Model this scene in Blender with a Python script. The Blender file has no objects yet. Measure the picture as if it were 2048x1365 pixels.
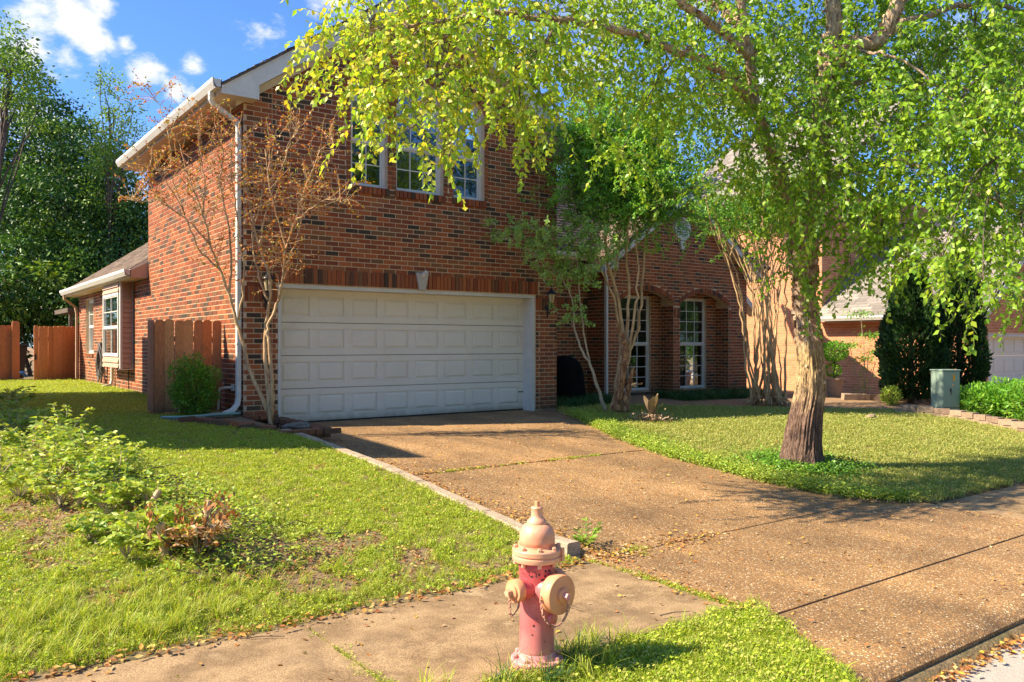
import bpy, bmesh, math, random
import numpy as np
from mathutils import Vector, Matrix, Euler, noise as mnoise
R = math.radians
rng = np.random.default_rng(7)
random.seed(7)
scene = bpy.context.scene
col = scene.collection

# ------------------------------------------------------------------ camera, sky, sun, exposure
FWD = (0.596, 0.803)          # viewing direction on the ground (house front runs along X)
F = 1640.0
CAMZ = 1.6
cd = bpy.data.cameras.new('camera')
cam = bpy.data.objects.new('camera', cd); col.objects.link(cam)
cam.location = (0, 0, CAMZ)
cam.rotation_euler = (R(90), 0, -math.atan2(FWD[0], FWD[1]))
cd.sensor_width = 36; cd.lens = F / 2048 * 36; cd.shift_y = 7.5 / 2048
cd.clip_start = 0.05; cd.clip_end = 2000
scene.camera = cam

SUN_EL, SUN_AZ = R(41.5), math.atan2(-0.92, 0.39)     # azimuth from +Y towards +X
world = bpy.data.worlds.new('World'); scene.world = world; world.use_nodes = True

def at(u, v, d):
    r = (u - 1024) / F * d
    return np.array([d * FWD[0] + r * FWD[1], d * FWD[1] - r * FWD[0], CAMZ + (690 - v) / F * d])

def world_nodes():
    nt = world.node_tree; N = nt.nodes; L = nt.links; N.clear()
    out = N.new('ShaderNodeOutputWorld'); bg = N.new('ShaderNodeBackground')
    sky = N.new('ShaderNodeTexSky'); sky.sky_type = 'NISHITA'; sky.sun_disc = False
    sky.sun_elevation = SUN_EL; sky.sun_rotation = SUN_AZ; sky.air_density = 1.0; sky.dust_density = 0.6; sky.ozone_density = 2.0
    bg.inputs['Strength'].default_value = 0.108
    tc = N.new('ShaderNodeTexCoord')
    mp = N.new('ShaderNodeMapping'); mp.inputs['Scale'].default_value = (1, 1, 1.7)
    L.new(tc.outputs['Generated'], mp.inputs['Vector'])
    no = N.new('ShaderNodeTexNoise'); no.inputs['Scale'].default_value = 9; no.inputs['Detail'].default_value = 9; no.inputs['Roughness'].default_value = .62
    L.new(mp.outputs['Vector'], no.inputs['Vector'])
    # soft cumulus puffs at fixed directions, edges broken by noise
    puffs = [(70, 80, 95, 1.0), (150, 70, 80, 1.0), (185, 95, 55, .9), (135, 110, 55, .9), (205, 4, 48, .8), (290, 148, 50, 1.0), (250, 90, 30, .5),
             (350, 190, 48, .95), (385, 200, 42, .9), (320, 243, 34, .7), (385, 130, 34, .45), (560, 60, 100, .6), (640, 30, 130, .8), (520, 88, 48, .6), (700, 70, 120, .8),
             (260, 185, 44, .55), (285, 380, 80, .6), (420, 20, 30, .35), (215, 100, 40, .6), (1200, 40, 160, .8), (1560, 160, 150, .8), (1900, 60, 200, .7), (1380, 60, 130, .7), (2040, 560, 240, .8), (1750, 480, 120, .7)]
    acc = None
    for (u, v, rad, st) in puffs:
        p = at(u, v, 1.0) - np.array([0, 0, CAMZ]); p = p / np.linalg.norm(p)
        d = N.new('ShaderNodeVectorMath'); d.operation = 'DISTANCE'
        L.new(tc.outputs['Generated'], d.inputs[0]); d.inputs[1].default_value = tuple(p)
        a = N.new('ShaderNodeMath'); a.operation = 'MULTIPLY_ADD'; L.new(d.outputs['Value'], a.inputs[0]); a.inputs[1].default_value = -F / rad * 1.08; a.inputs[2].default_value = 1.0
        b = N.new('ShaderNodeMath'); b.operation = 'MULTIPLY'; L.new(a.outputs[0], b.inputs[0]); b.inputs[1].default_value = st; b.use_clamp = True
        if acc is None: acc = b
        else:
            m = N.new('ShaderNodeMath'); m.operation = 'MAXIMUM'; L.new(acc.outputs[0], m.inputs[0]); L.new(b.outputs[0], m.inputs[1]); acc = m
    s1 = N.new('ShaderNodeMath'); s1.operation = 'MULTIPLY_ADD'; L.new(no.outputs['Fac'], s1.inputs[0]); s1.inputs[1].default_value = 3.8; s1.inputs[2].default_value = -2.15
    s2 = N.new('ShaderNodeMath'); s2.operation = 'ADD'; L.new(acc.outputs[0], s2.inputs[0]); L.new(s1.outputs[0], s2.inputs[1])
    m0 = N.new('ShaderNodeMath'); m0.operation = 'MULTIPLY'; L.new(acc.outputs[0], m0.inputs[0]); m0.inputs[1].default_value = 4; m0.use_clamp = True
    mr = N.new('ShaderNodeMapRange'); mr.interpolation_type = 'SMOOTHSTEP'; L.new(s2.outputs[0], mr.inputs['Value'])
    mr.inputs['From Min'].default_value = .12; mr.inputs['From Max'].default_value = .75
    m1 = N.new('ShaderNodeMath'); m1.operation = 'MULTIPLY'; L.new(mr.outputs[0], m1.inputs[0]); L.new(m0.outputs[0], m1.inputs[1])
    n2 = N.new('ShaderNodeTexNoise'); n2.inputs['Scale'].default_value = 3.2; n2.inputs['Detail'].default_value = 8; n2.inputs['Roughness'].default_value = .6; L.new(mp.outputs['Vector'], n2.inputs['Vector'])
    r2 = N.new('ShaderNodeMapRange'); r2.interpolation_type = 'SMOOTHSTEP'; L.new(n2.outputs['Fac'], r2.inputs['Value']); r2.inputs['From Min'].default_value = .53; r2.inputs['From Max'].default_value = .68; r2.inputs['To Max'].default_value = .8
    mm = N.new('ShaderNodeMath'); mm.operation = 'MAXIMUM'; L.new(m1.outputs[0], mm.inputs[0]); L.new(r2.outputs[0], mm.inputs[1])
    # thin wisps everywhere
    hv = N.new('ShaderNodeMix'); hv.data_type = 'RGBA'; hv.blend_type = 'MULTIPLY'; hv.inputs['Factor'].default_value = 1
    L.new(sky.outputs[0], hv.inputs['A']); hv.inputs['B'].default_value = (.44, .66, .98, 1)
    cm = N.new('ShaderNodeMix'); cm.data_type = 'RGBA'
    L.new(mm.outputs[0], cm.inputs['Factor']); L.new(hv.outputs['Result'], cm.inputs['A']); cm.inputs['B'].default_value = (4.2, 4.25, 4.4, 1)
    L.new(cm.outputs['Result'], bg.inputs['Color']); L.new(bg.outputs[0], out.inputs[0])
world_nodes()

sd = bpy.data.lights.new('sun', 'SUN'); sun = bpy.data.objects.new('sun', sd); col.objects.link(sun)
sd.energy = 5.0; sd.angle = R(0.55); sd.color = (1.0, 0.86, 0.64)
to_sun = Vector((math.sin(SUN_AZ) * math.cos(SUN_EL), math.cos(SUN_AZ) * math.cos(SUN_EL), math.sin(SUN_EL)))
sun.rotation_euler = to_sun.to_track_quat('Z', 'Y').to_euler(); sun.location = (-20, 10, 20)
vs = scene.view_settings; vs.view_transform = 'Standard'; vs.look = 'None'; vs.exposure = 1.28; vs.gamma = 1.0; vs.use_curve_mapping = False
scene.cycles.max_bounces = 8; scene.cycles.transparent_max_bounces = 12; scene.cycles.diffuse_bounces = 4

# ------------------------------------------------------------------ materials
def nodes_of(m):
    m.use_nodes = True; nt = m.node_tree; nt.nodes.clear(); return nt, nt.nodes, nt.links
def rgb(c): return (c[0], c[1], c[2], 1)
def mat(name, palette, rough=.7, scale=6, grain=.25, bump=.2, bscale=60, attr=False, trans=0, metal=0, stretch=(1, 1, 1), spec=.4, coat=0, patch=None, bdist=.01, detail=6):
    """palette: colours; chosen by the per-piece value 'rnd' (attr) or by noise. patch=(colour, scale, lo, hi): weathered patches"""
    m = bpy.data.materials.new(name); nt, N, L = nodes_of(m)
    out = N.new('ShaderNodeOutputMaterial'); bs = N.new('ShaderNodeBsdfPrincipled')
    geo = N.new('ShaderNodeNewGeometry'); mp = N.new('ShaderNodeMapping'); mp.inputs['Scale'].default_value = stretch
    L.new(geo.outputs['Position'], mp.inputs['Vector'])
    n1 = N.new('ShaderNodeTexNoise'); n1.inputs['Scale'].default_value = scale; n1.inputs['Detail'].default_value = detail; n1.inputs['Roughness'].default_value = .6
    L.new(mp.outputs[0], n1.inputs['Vector'])
    cr = N.new('ShaderNodeValToRGB'); el = cr.color_ramp.elements
    n = len(palette)
    for i, c in enumerate(palette):
        if attr: p = (i + .5) / n
        else: p = .3 + .4 * i / max(1, n - 1)
        if i < 2: e = el[i]; e.position = p
        else: e = el.new(p)
        e.color = rgb(c)
    if n == 1: el.remove(el[1])
    if attr:
        cr.color_ramp.interpolation = 'LINEAR'
        a = N.new('ShaderNodeAttribute'); a.attribute_name = 'rnd'; L.new(a.outputs['Fac'], cr.inputs[0])
    else: L.new(n1.outputs['Fac'], cr.inputs[0])
    c = cr.outputs[0]
    if grain:
        n2 = N.new('ShaderNodeTexNoise'); n2.inputs['Scale'].default_value = bscale * .7; n2.inputs['Detail'].default_value = 4
        L.new(mp.outputs[0], n2.inputs['Vector'])
        mr = N.new('ShaderNodeMapRange'); L.new(n2.outputs['Fac'], mr.inputs[0]); mr.inputs[1].default_value = .25; mr.inputs[2].default_value = .75
        mr.inputs[3].default_value = 1 - grain; mr.inputs[4].default_value = 1 + grain
        x = N.new('ShaderNodeMix'); x.data_type = 'RGBA'; x.blend_type = 'MULTIPLY'; x.inputs['Factor'].default_value = 1
        L.new(c, x.inputs['A']); L.new(mr.outputs[0], x.inputs['B']); c = x.outputs['Result']
    if patch:
        n3 = N.new('ShaderNodeTexNoise'); n3.inputs['Scale'].default_value = patch[1]; n3.inputs['Detail'].default_value = 5; n3.inputs['Roughness'].default_value = .7
        L.new(geo.outputs['Position'], n3.inputs['Vector'])
        mr = N.new('ShaderNodeMapRange'); L.new(n3.outputs['Fac'], mr.inputs[0]); mr.inputs[1].default_value = patch[2]; mr.inputs[2].default_value = patch[3]
        x = N.new('ShaderNodeMix'); x.data_type = 'RGBA'; L.new(mr.outputs[0], x.inputs['Factor']); L.new(c, x.inputs['A']); x.inputs['B'].default_value = rgb(patch[0]); c = x.outputs['Result']
    L.new(c, bs.inputs['Base Color']); bs.inputs['Roughness'].default_value = rough; bs.inputs['Metallic'].default_value = metal
    bs.inputs['Specular IOR Level'].default_value = spec; bs.inputs['Coat Weight'].default_value = coat
    if bump:
        nb = N.new('ShaderNodeTexNoise'); nb.inputs['Scale'].default_value = bscale; nb.inputs['Detail'].default_value = 5
        L.new(mp.outputs[0], nb.inputs['Vector'])
        b = N.new('ShaderNodeBump'); b.inputs['Strength'].default_value = bump; b.inputs['Distance'].default_value = bdist
        L.new(nb.outputs['Fac'], b.inputs['Height']); L.new(b.outputs[0], bs.inputs['Normal'])
    if trans:
        tr = N.new('ShaderNodeBsdfTranslucent'); x2 = N.new('ShaderNodeMix'); x2.data_type = 'RGBA'; x2.blend_type = 'MULTIPLY'; x2.inputs['Factor'].default_value = 1
        L.new(c, x2.inputs['A']); x2.inputs['B'].default_value = (1.5, 1.45, .6, 1); L.new(x2.outputs['Result'], tr.inputs['Color'])
        ms = N.new('ShaderNodeMixShader'); ms.inputs[0].default_value = trans; L.new(bs.outputs[0], ms.inputs[1]); L.new(tr.outputs[0], ms.inputs[2])
        L.new(ms.outputs[0], out.inputs[0])
    else: L.new(bs.outputs[0], out.inputs[0])
    return m

def aggregate(name, base=(.26, .147, .062)):
    m = bpy.data.materials.new(name); nt, N, L = nodes_of(m)
    out = N.new('ShaderNodeOutputMaterial'); bs = N.new('ShaderNodeBsdfPrincipled'); geo = N.new('ShaderNodeNewGeometry')
    vo = N.new('ShaderNodeTexVoronoi'); vo.inputs['Scale'].default_value = 95; L.new(geo.outputs['Position'], vo.inputs['Vector'])
    sp = N.new('ShaderNodeSeparateColor'); L.new(vo.outputs['Color'], sp.inputs[0])
    cr = N.new('ShaderNodeValToRGB'); cr.color_ramp.interpolation = 'CONSTANT'; el = cr.color_ramp.elements
    cs = [(.0, (.33, .168, .056)), (.2, (.50, .28, .10)), (.38, (.16, .09, .038)), (.52, (.60, .40, .18)), (.66, (.32, .178, .07)), (.8, (.56, .25, .05)), (.9, (.90, .74, .48)), (.96, (.11, .08, .055))]
    el[0].position = 0; el[0].color = rgb(cs[0][1]); el[1].position = cs[1][0]; el[1].color = rgb(cs[1][1])
    for p, c in cs[2:]: e = el.new(p); e.color = rgb(c)
    L.new(sp.outputs[0], cr.inputs[0])
    ed = N.new('ShaderNodeMapRange'); L.new(vo.outputs['Distance'], ed.inputs[0]); ed.inputs[1].default_value = .35; ed.inputs[2].default_value = .62
    x = N.new('ShaderNodeMix'); x.data_type = 'RGBA'; L.new(ed.outputs[0], x.inputs['Factor']); L.new(cr.outputs[0], x.inputs['A']); x.inputs['B'].default_value = rgb(base)
    big = N.new('ShaderNodeTexNoise'); big.inputs['Scale'].default_value = .9; big.inputs['Detail'].default_value = 7; big.inputs['Roughness'].default_value = .65; L.new(geo.outputs['Position'], big.inputs['Vector'])
    mr = N.new('ShaderNodeMapRange'); L.new(big.outputs['Fac'], mr.inputs[0]); mr.inputs[1].default_value = .3; mr.inputs[2].default_value = .7; mr.inputs[3].default_value = .52; mr.inputs[4].default_value = 1.12
    y = N.new('ShaderNodeMix'); y.data_type = 'RGBA'; y.blend_type = 'MULTIPLY'; y.inputs['Factor'].default_value = 1; L.new(x.outputs['Result'], y.inputs['A']); L.new(mr.outputs[0], y.inputs['B'])
    tm = N.new('ShaderNodeMapping'); tm.inputs['Scale'].default_value = (1.5, .16, 1); L.new(geo.outputs['Position'], tm.inputs['Vector'])
    tn = N.new('ShaderNodeTexNoise'); tn.inputs['Scale'].default_value = 1.6; tn.inputs['Detail'].default_value = 4; L.new(tm.outputs[0], tn.inputs['Vector'])
    tr = N.new('ShaderNodeMapRange'); L.new(tn.outputs['Fac'], tr.inputs[0]); tr.inputs[1].default_value = .35; tr.inputs[2].default_value = .65; tr.inputs[3].default_value = 1.14; tr.inputs[4].default_value = .80
    y2 = N.new('ShaderNodeMix'); y2.data_type = 'RGBA'; y2.blend_type = 'MULTIPLY'; y2.inputs['Factor'].default_value = 1; L.new(y.outputs['Result'], y2.inputs['A']); L.new(tr.outputs[0], y2.inputs['B'])
    L.new(y2.outputs['Result'], bs.inputs['Base Color']); bs.inputs['Roughness'].default_value = .75
    b = N.new('ShaderNodeBump'); b.inputs['Strength'].default_value = .5; b.inputs['Distance'].default_value = .005; b.invert = True
    L.new(vo.outputs['Distance'], b.inputs['Height']); L.new(b.outputs[0], bs.inputs['Normal'])
    L.new(bs.outputs[0], out.inputs[0]); return m

def glass(name, tint=(.02, .025, .03)):
    m = bpy.data.materials.new(name); nt, N, L = nodes_of(m)
    out = N.new('ShaderNodeOutputMaterial'); g = N.new('ShaderNodeBsdfGlossy'); g.inputs['Roughness'].default_value = .03; g.inputs['Color'].default_value = (.9, .95, 1, 1)
    t = N.new('ShaderNodeBsdfTransparent'); t.inputs['Color'].default_value = (.55, .6, .6, 1)
    fr = N.new('ShaderNodeFresnel'); fr.inputs['IOR'].default_value = 1.7
    a = N.new('ShaderNodeMath'); a.operation = 'MULTIPLY_ADD'; a.inputs[1].default_value = .9; a.inputs[2].default_value = .06; a.use_clamp = True; L.new(fr.outputs[0], a.inputs[0])
    geo = N.new('ShaderNodeNewGeometry'); no = N.new('ShaderNodeTexNoise'); no.inputs['Scale'].default_value = 3; L.new(geo.outputs['Position'], no.inputs['Vector'])
    b = N.new('ShaderNodeBump'); b.inputs['Strength'].default_value = .15; b.inputs['Distance'].default_value = .02; L.new(no.outputs['Fac'], b.inputs['Height']); L.new(b.outputs[0], g.inputs['Normal'])
    mx = N.new('ShaderNodeMixShader'); L.new(a.outputs[0], mx.inputs[0]); L.new(t.outputs[0], mx.inputs[1]); L.new(g.outputs[0], mx.inputs[2]); L.new(mx.outputs[0], out.inputs[0])
    return m

M = {}
M['brick'] = mat('red_brick', [(0.272, 0.069, 0.023), (0.363, 0.102, 0.031), (0.200, 0.051, 0.020), (0.299, 0.079, 0.024), (0.163, 0.079, 0.033), (0.399, 0.121, 0.039), (0.046, 0.035, 0.024), (0.245, 0.062, 0.021), (0.290, 0.106, 0.039), (0.190, 0.055, 0.024), (0.363, 0.097, 0.031), (0.082, 0.051, 0.029)], rough=.85, attr=True, grain=.28, bump=.35, bscale=90, bdist=.004, patch=((.22, .13, .085), 2.2, .62, .95))
M['brick_n'] = mat('salmon_brick', [(.54, .225, .10), (.62, .28, .135), (.46, .18, .08), (.58, .25, .115)], rough=.85, attr=True, grain=.2, bump=.3, bscale=90, bdist=.004)
M['mortar'] = mat('mortar', [(.54, .39, .25), (.66, .50, .34)], rough=.95, grain=.15, bump=.3, bscale=120, bdist=.004)
M['mortar_n'] = mat('pale_mortar', [(.66, .44, .30), (.74, .53, .38)], rough=.95, grain=.15, bump=.3, bscale=120, bdist=.004)
M['trim'] = mat('white_trim_paint', [(.58, .56, .51), (.66, .64, .58)], rough=.5, grain=.05, bump=.06, bscale=30, patch=((.46, .42, .34), 3.0, .62, 1.0))
M['door'] = mat('cream_door_paint', [(.72, .67, .58), (.78, .73, .64)], rough=.45, scale=1.5, grain=.03, bump=.05, bscale=40, patch=((.5, .46, .38), 1.2, .55, 1.1))
M['rubber'] = mat('dark_rubber', [(.03, .03, .03), (.05, .05, .05)], rough=.6)
M['siding'] = mat('tan_vinyl_siding', [(.46, .31, .20), (.52, .36, .24)], rough=.5, grain=.05, bump=.05)
M['soffit'] = mat('tan_soffit', [(.62, .52, .38), (.68, .58, .44)], rough=.6, grain=.05, bump=.05)
M['shingle'] = mat('brown_shingle', [(.11, .075, .055), (.16, .115, .085), (.13, .09, .07), (.19, .14, .11)], rough=.95, attr=True, grain=.35, bump=.5, bscale=160, bdist=.004)
M['shingle_n'] = mat('grey_shingle', [(.20, .175, .15), (.27, .24, .21), (.16, .14, .125), (.31, .27, .235)], rough=.95, attr=True, grain=.3, bump=.5, bscale=160, bdist=.004)
M['glass'] = glass('window_glass')
M['room'] = mat('dark_room', [(.012, .011, .010), (.03, .027, .024)], rough=.9, scale=1.2, grain=0, bump=0)
M['blind'] = mat('window_blind', [(.34, .32, .28), (.42, .40, .35)], rough=.7, grain=.05, bump=0)
M['shade'] = mat('window_shade', [(.55, .50, .40), (.6, .55, .45)], rough=.8, grain=.05, bump=0)
M['cover'] = mat('black_cloth_cover', [(.006, .006, .006), (.010, .010, .010)], rough=1, bump=.2, spec=.05)
M['caststone'] = mat('cast_stone', [(.42, .39, .34), (.52, .48, .42)], rough=.9, grain=.15, bump=.2)
M['black'] = mat('black_metal_paint', [(.012, .012, .013), (.022, .022, .024)], rough=.4, bump=.05)
M['lampglass'] = mat('frosted_lamp_glass', [(.75, .62, .38), (.8, .7, .5)], rough=.3, bump=0, grain=.05, trans=.35)
M['wood'] = mat('red_stained_wood', [(.44, .15, .05), (.54, .20, .07), (.36, .12, .045), (.50, .19, .075)], rough=.7, attr=True, grain=.32, bump=.35, bscale=26, stretch=(6, 6, .7), bdist=.006, patch=((.16, .07, .03), 3.5, .6, .9))
M['woodold'] = mat('weathered_fence_wood', [(.50, .235, .09), (.58, .30, .12), (.42, .19, .08), (.56, .19, .06)], rough=.8, attr=True, grain=.35, bump=.4, bscale=26, stretch=(6, 6, .7), bdist=.006, patch=((.14, .12, .05), 2.5, .6, .9))
M['concrete'] = mat('worn_concrete', [(.25, .16, .08), (.34, .225, .115), (.20, .125, .06), (.39, .275, .15)], rough=.9, scale=2.2, grain=.55, bump=.7, bscale=170, bdist=.004, detail=10, patch=((.13, .085, .05), 1.6, .52, .85))
M['street'] = mat('street_concrete', [(.34, .29, .24), (.42, .37, .32)], rough=.9, scale=3, grain=.3, bump=.5, bscale=170, bdist=.004, patch=((.22, .18, .15), 1.5, .55, .9))
M['kerb'] = mat('old_kerb_concrete', [(.30, .22, .15), (.40, .31, .22), (.24, .18, .12)], rough=.9, scale=5, grain=.3, bump=.6, bscale=60, bdist=.008, patch=((.12, .10, .07), 4, .58, .85))
M['agg'] = aggregate('exposed_aggregate')
M['soil'] = mat('lawn_soil', [(.13, .11, .04), (.20, .14, .07), (.16, .10, .055)], rough=1, scale=1.5, grain=.4, bump=.6, bscale=40, bdist=.02)
M['dirt'] = mat('bare_dirt', [(.22, .13, .065), (.30, .185, .095), (.16, .095, .05)], rough=1, scale=2, grain=.4, bump=.6, bscale=50, bdist=.02)
M['grass'] = mat('grass_blade', [(.23, .33, .02), (.40, .52, .035), (.31, .43, .028), (.54, .60, .055), (.13, .22, .02), (.60, .54, .14)], rough=.55, attr=True, grain=.15, bump=0, trans=.35, patch=((.36, .40, .06), 1.6, .5, .85))
M['grass_r'] = mat('soft_lawn_blade', [(.24, .31, .05), (.36, .41, .08), (.45, .46, .12), (.19, .25, .045), (.56, .49, .19)], rough=.55, attr=True, grain=.15, bump=0, trans=.3, patch=((.42, .42, .11), .6, .5, .8))
M['liriope'] = mat('dark_grass_blade', [(.03, .09, .02), (.05, .13, .03), (.04, .11, .025)], rough=.5, attr=True, bump=0, trans=.25)
M['birchleaf'] = mat('birch_leaf', [(.06, .15, .015), (.12, .26, .018), (.19, .36, .022), (.26, .44, .03), (.30, .47, .04), (.42, .54, .055), (.52, .58, .08), (.60, .52, .05)], rough=.40, attr=True, grain=.08, bump=0, trans=.42, spec=.5)
M['redleaf'] = mat('bronze_leaf', [(.50, .15, .04), (.54, .25, .05), (.42, .09, .04), (.46, .34, .05), (.28, .31, .05), (.58, .28, .05), (.36, .05, .03)], rough=.5, attr=True, grain=.1, bump=0, trans=.3)
M['myrtleleaf'] = mat('green_myrtle_leaf', [(.13, .34, .035), (.20, .43, .045), (.30, .50, .06), (.10, .27, .03)], rough=.45, attr=True, grain=.1, bump=0, trans=.35)
M['paleleaf'] = mat('pale_green_leaf', [(.28, .46, .10), (.40, .56, .16), (.20, .36, .07)], rough=.5, attr=True, grain=.1, bump=0, trans=.3)
M['darkleaf'] = mat('woodland_leaf', [(.010, .04, .010), (.022, .08, .015), (.04, .12, .02), (.065, .165, .028), (.11, .23, .03), (.23, .34, .04)], rough=.5, attr=True, grain=.12, bump=0, trans=.16)
M['sunleaf'] = mat('light_woodland_leaf', [(.15, .27, .04), (.23, .36, .045), (.10, .20, .035)], rough=.5, attr=True, grain=.12, bump=0, trans=.35)
M['boxleaf'] = mat('boxwood_leaf', [(.11, .26, .025), (.17, .36, .035), (.25, .45, .05), (.07, .18, .02)], rough=.4, attr=True, grain=.1, bump=0, trans=.25)
M['arbor'] = mat('arborvitae_spray', [(.018, .05, .012), (.03, .08, .015), (.05, .12, .02), (.022, .06, .015)], rough=.6, attr=True, bump=0, trans=.2)
M['weedleaf'] = mat('weed_leaf', [(.28, .43, .05), (.40, .52, .07), (.52, .56, .11), (.20, .35, .045), (.46, .47, .08), (.15, .27, .04)], rough=.5, attr=True, grain=.12, bump=0, trans=.35)
M['litter'] = mat('fallen_leaf', [(.42, .17, .045), (.30, .10, .03), (.48, .28, .10), (.22, .09, .04), (.55, .36, .05), (.56, .45, .28), (.38, .14, .04), (.62, .42, .06)], rough=.7, attr=True, grain=.2, bump=0, trans=.15)
def bark_mat():
    m = mat('river_birch_bark', [(.22, .145, .105), (.44, .32, .22), (.64, .50, .36), (.30, .20, .145), (.72, .60, .46)], rough=.9, scale=7, grain=.45, bump=1.0, bscale=22, bdist=.05, stretch=(2.6, 2.6, .55), detail=9)
    nt = m.node_tree; N, L = nt.nodes, nt.links; bs = [n for n in N if n.type == 'BSDF_PRINCIPLED'][0]; src = bs.inputs['Base Color'].links[0].from_socket
    geo = N.new('ShaderNodeNewGeometry'); sx = N.new('ShaderNodeSeparateXYZ'); L.new(geo.outputs['Position'], sx.inputs[0])
    no = N.new('ShaderNodeTexNoise'); no.inputs['Scale'].default_value = 5; no.inputs['Detail'].default_value = 5; L.new(geo.outputs['Position'], no.inputs['Vector'])
    ad = N.new('ShaderNodeMath'); ad.operation = 'MULTIPLY_ADD'; L.new(no.outputs['Fac'], ad.inputs[0]); ad.inputs[1].default_value = .7; L.new(sx.outputs['Z'], ad.inputs[2])
    cr = N.new('ShaderNodeValToRGB'); mr = N.new('ShaderNodeMapRange'); L.new(ad.outputs[0], mr.inputs[0]); mr.inputs[1].default_value = .4; mr.inputs[2].default_value = 3.2; L.new(mr.outputs[0], cr.inputs[0])
    e = cr.color_ramp.elements; e[0].position = 0; e[0].color = (.27, .22, .22, 1); e[1].position = .27; e[1].color = (.38, .30, .30, 1)
    for p, c in ((.33, (.95, .85, .66, 1)), (.5, (1.0, .92, .6, 1)), (.62, (.95, .9, .82, 1)), (1, (.9, .84, .78, 1))): q = e.new(p); q.color = c
    x = N.new('ShaderNodeMix'); x.data_type = 'RGBA'; x.blend_type = 'MULTIPLY'; x.inputs['Factor'].default_value = 1; L.new(src, x.inputs['A']); L.new(cr.outputs[0], x.inputs['B']); L.new(x.outputs['Result'], bs.inputs['Base Color']); return m
M['bark'] = bark_mat()
M['peel'] = mat('peeling_bark', [(.55, .38, .25), (.36, .20, .12), (.62, .47, .33), (.24, .13, .08)], rough=.8, attr=True, grain=.25, bump=.2)
M['darkbark'] = mat('dark_branch_bark', [(.06, .045, .035), (.11, .08, .06), (.17, .13, .10)], rough=.9, scale=12, grain=.3, bump=.6, bscale=40, bdist=.01)
M['myrtlebark'] = mat('smooth_myrtle_bark', [(.48, .30, .15), (.62, .42, .22), (.36, .22, .11), (.54, .36, .19)], rough=.7, scale=5, grain=.2, bump=.35, bscale=25, stretch=(3, 3, .6), bdist=.012)
M['palebark'] = mat('pale_grey_bark', [(.34, .26, .17), (.46, .37, .26)], rough=.7, scale=5, grain=.2, bump=.3, bscale=25, stretch=(3, 3, .6))
M['deadwood'] = mat('rotten_wood', [(.40, .16, .06), (.55, .30, .14), (.25, .10, .05), (.16, .09, .06)], rough=.95, scale=10, grain=.4, bump=1, bscale=30, stretch=(2, 2, .7), bdist=.03)
M['hred'] = mat('faded_red_paint', [(.54, .085, .095), (.60, .14, .14), (.50, .065, .075)], rough=.42, scale=3, grain=.06, bump=.15, bscale=35, bdist=.004, spec=.5, patch=((.66, .34, .33), 5, .58, .8))
M['hpeach'] = mat('faded_orange_paint', [(.70, .31, .18), (.76, .40, .26), (.66, .27, .14)], rough=.45, scale=3, grain=.06, bump=.15, bscale=35, bdist=.004, spec=.5, patch=((.78, .52, .38), 5, .56, .8))
M['hcap'] = mat('faded_orange_cap_paint', [(.70, .27, .12), (.74, .33, .17)], rough=.5, scale=4, grain=.07, bump=.2, bscale=35, bdist=.004, patch=((.60, .26, .16), 9, .6, .8))
M['hflange'] = mat('chalky_pink_paint', [(.72, .36, .33), (.66, .22, .22)], rough=.6, scale=6, grain=.15, bump=.3, bscale=35)
M['rust'] = mat('rusty_chain', [(.36, .17, .12), (.48, .24, .17), (.26, .10, .06)], rough=.8, scale=40, grain=.2, bump=.3)
M['chip'] = mat('paint_chip', [(.03, .025, .03)], rough=.8, bump=0, grain=0)
M['ubox'] = mat('grey_green_enamel', [(.22, .30, .245), (.25, .335, .275)], rough=.45, scale=2, grain=.04, bump=.04)
M['sticker'] = mat('orange_sticker', [(.75, .33, .02)], rough=.5, bump=0, grain=.05)
M['block'] = mat('tan_edging_block', [(.30, .21, .145), (.37, .27, .19), (.25, .17, .12)], rough=.95, attr=True, grain=.3, bump=.6, bscale=50, bdist=.01)
M['pot'] = mat('plastic_pot', [(.35, .24, .17), (.42, .30, .22)], rough=.6)
M['stone'] = mat('grey_stone', [(.12, .105, .085), (.20, .175, .14), (.08, .07, .06)], spec=.1, rough=1, scale=6, grain=.3, bump=.8, bscale=20, bdist=.02)
M['hose'] = mat('garden_hose', [(.10, .09, .085), (.17, .155, .14)], rough=.5, bump=.1)
M['pipe'] = mat('green_pipe', [(.18, .30, .25), (.22, .36, .30)], rough=.5, bump=.05)
M['blue'] = mat('blue_plastic', [(.02, .12, .35), (.03, .15, .42)], rough=.4, bump=0)
M['darkplant'] = mat('dried_leaf', [(.30, .20, .13), (.40, .28, .18), (.22, .15, .10), (.34, .25, .19)], rough=.7, attr=True, grain=.2, bump=.2, trans=.15)

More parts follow.
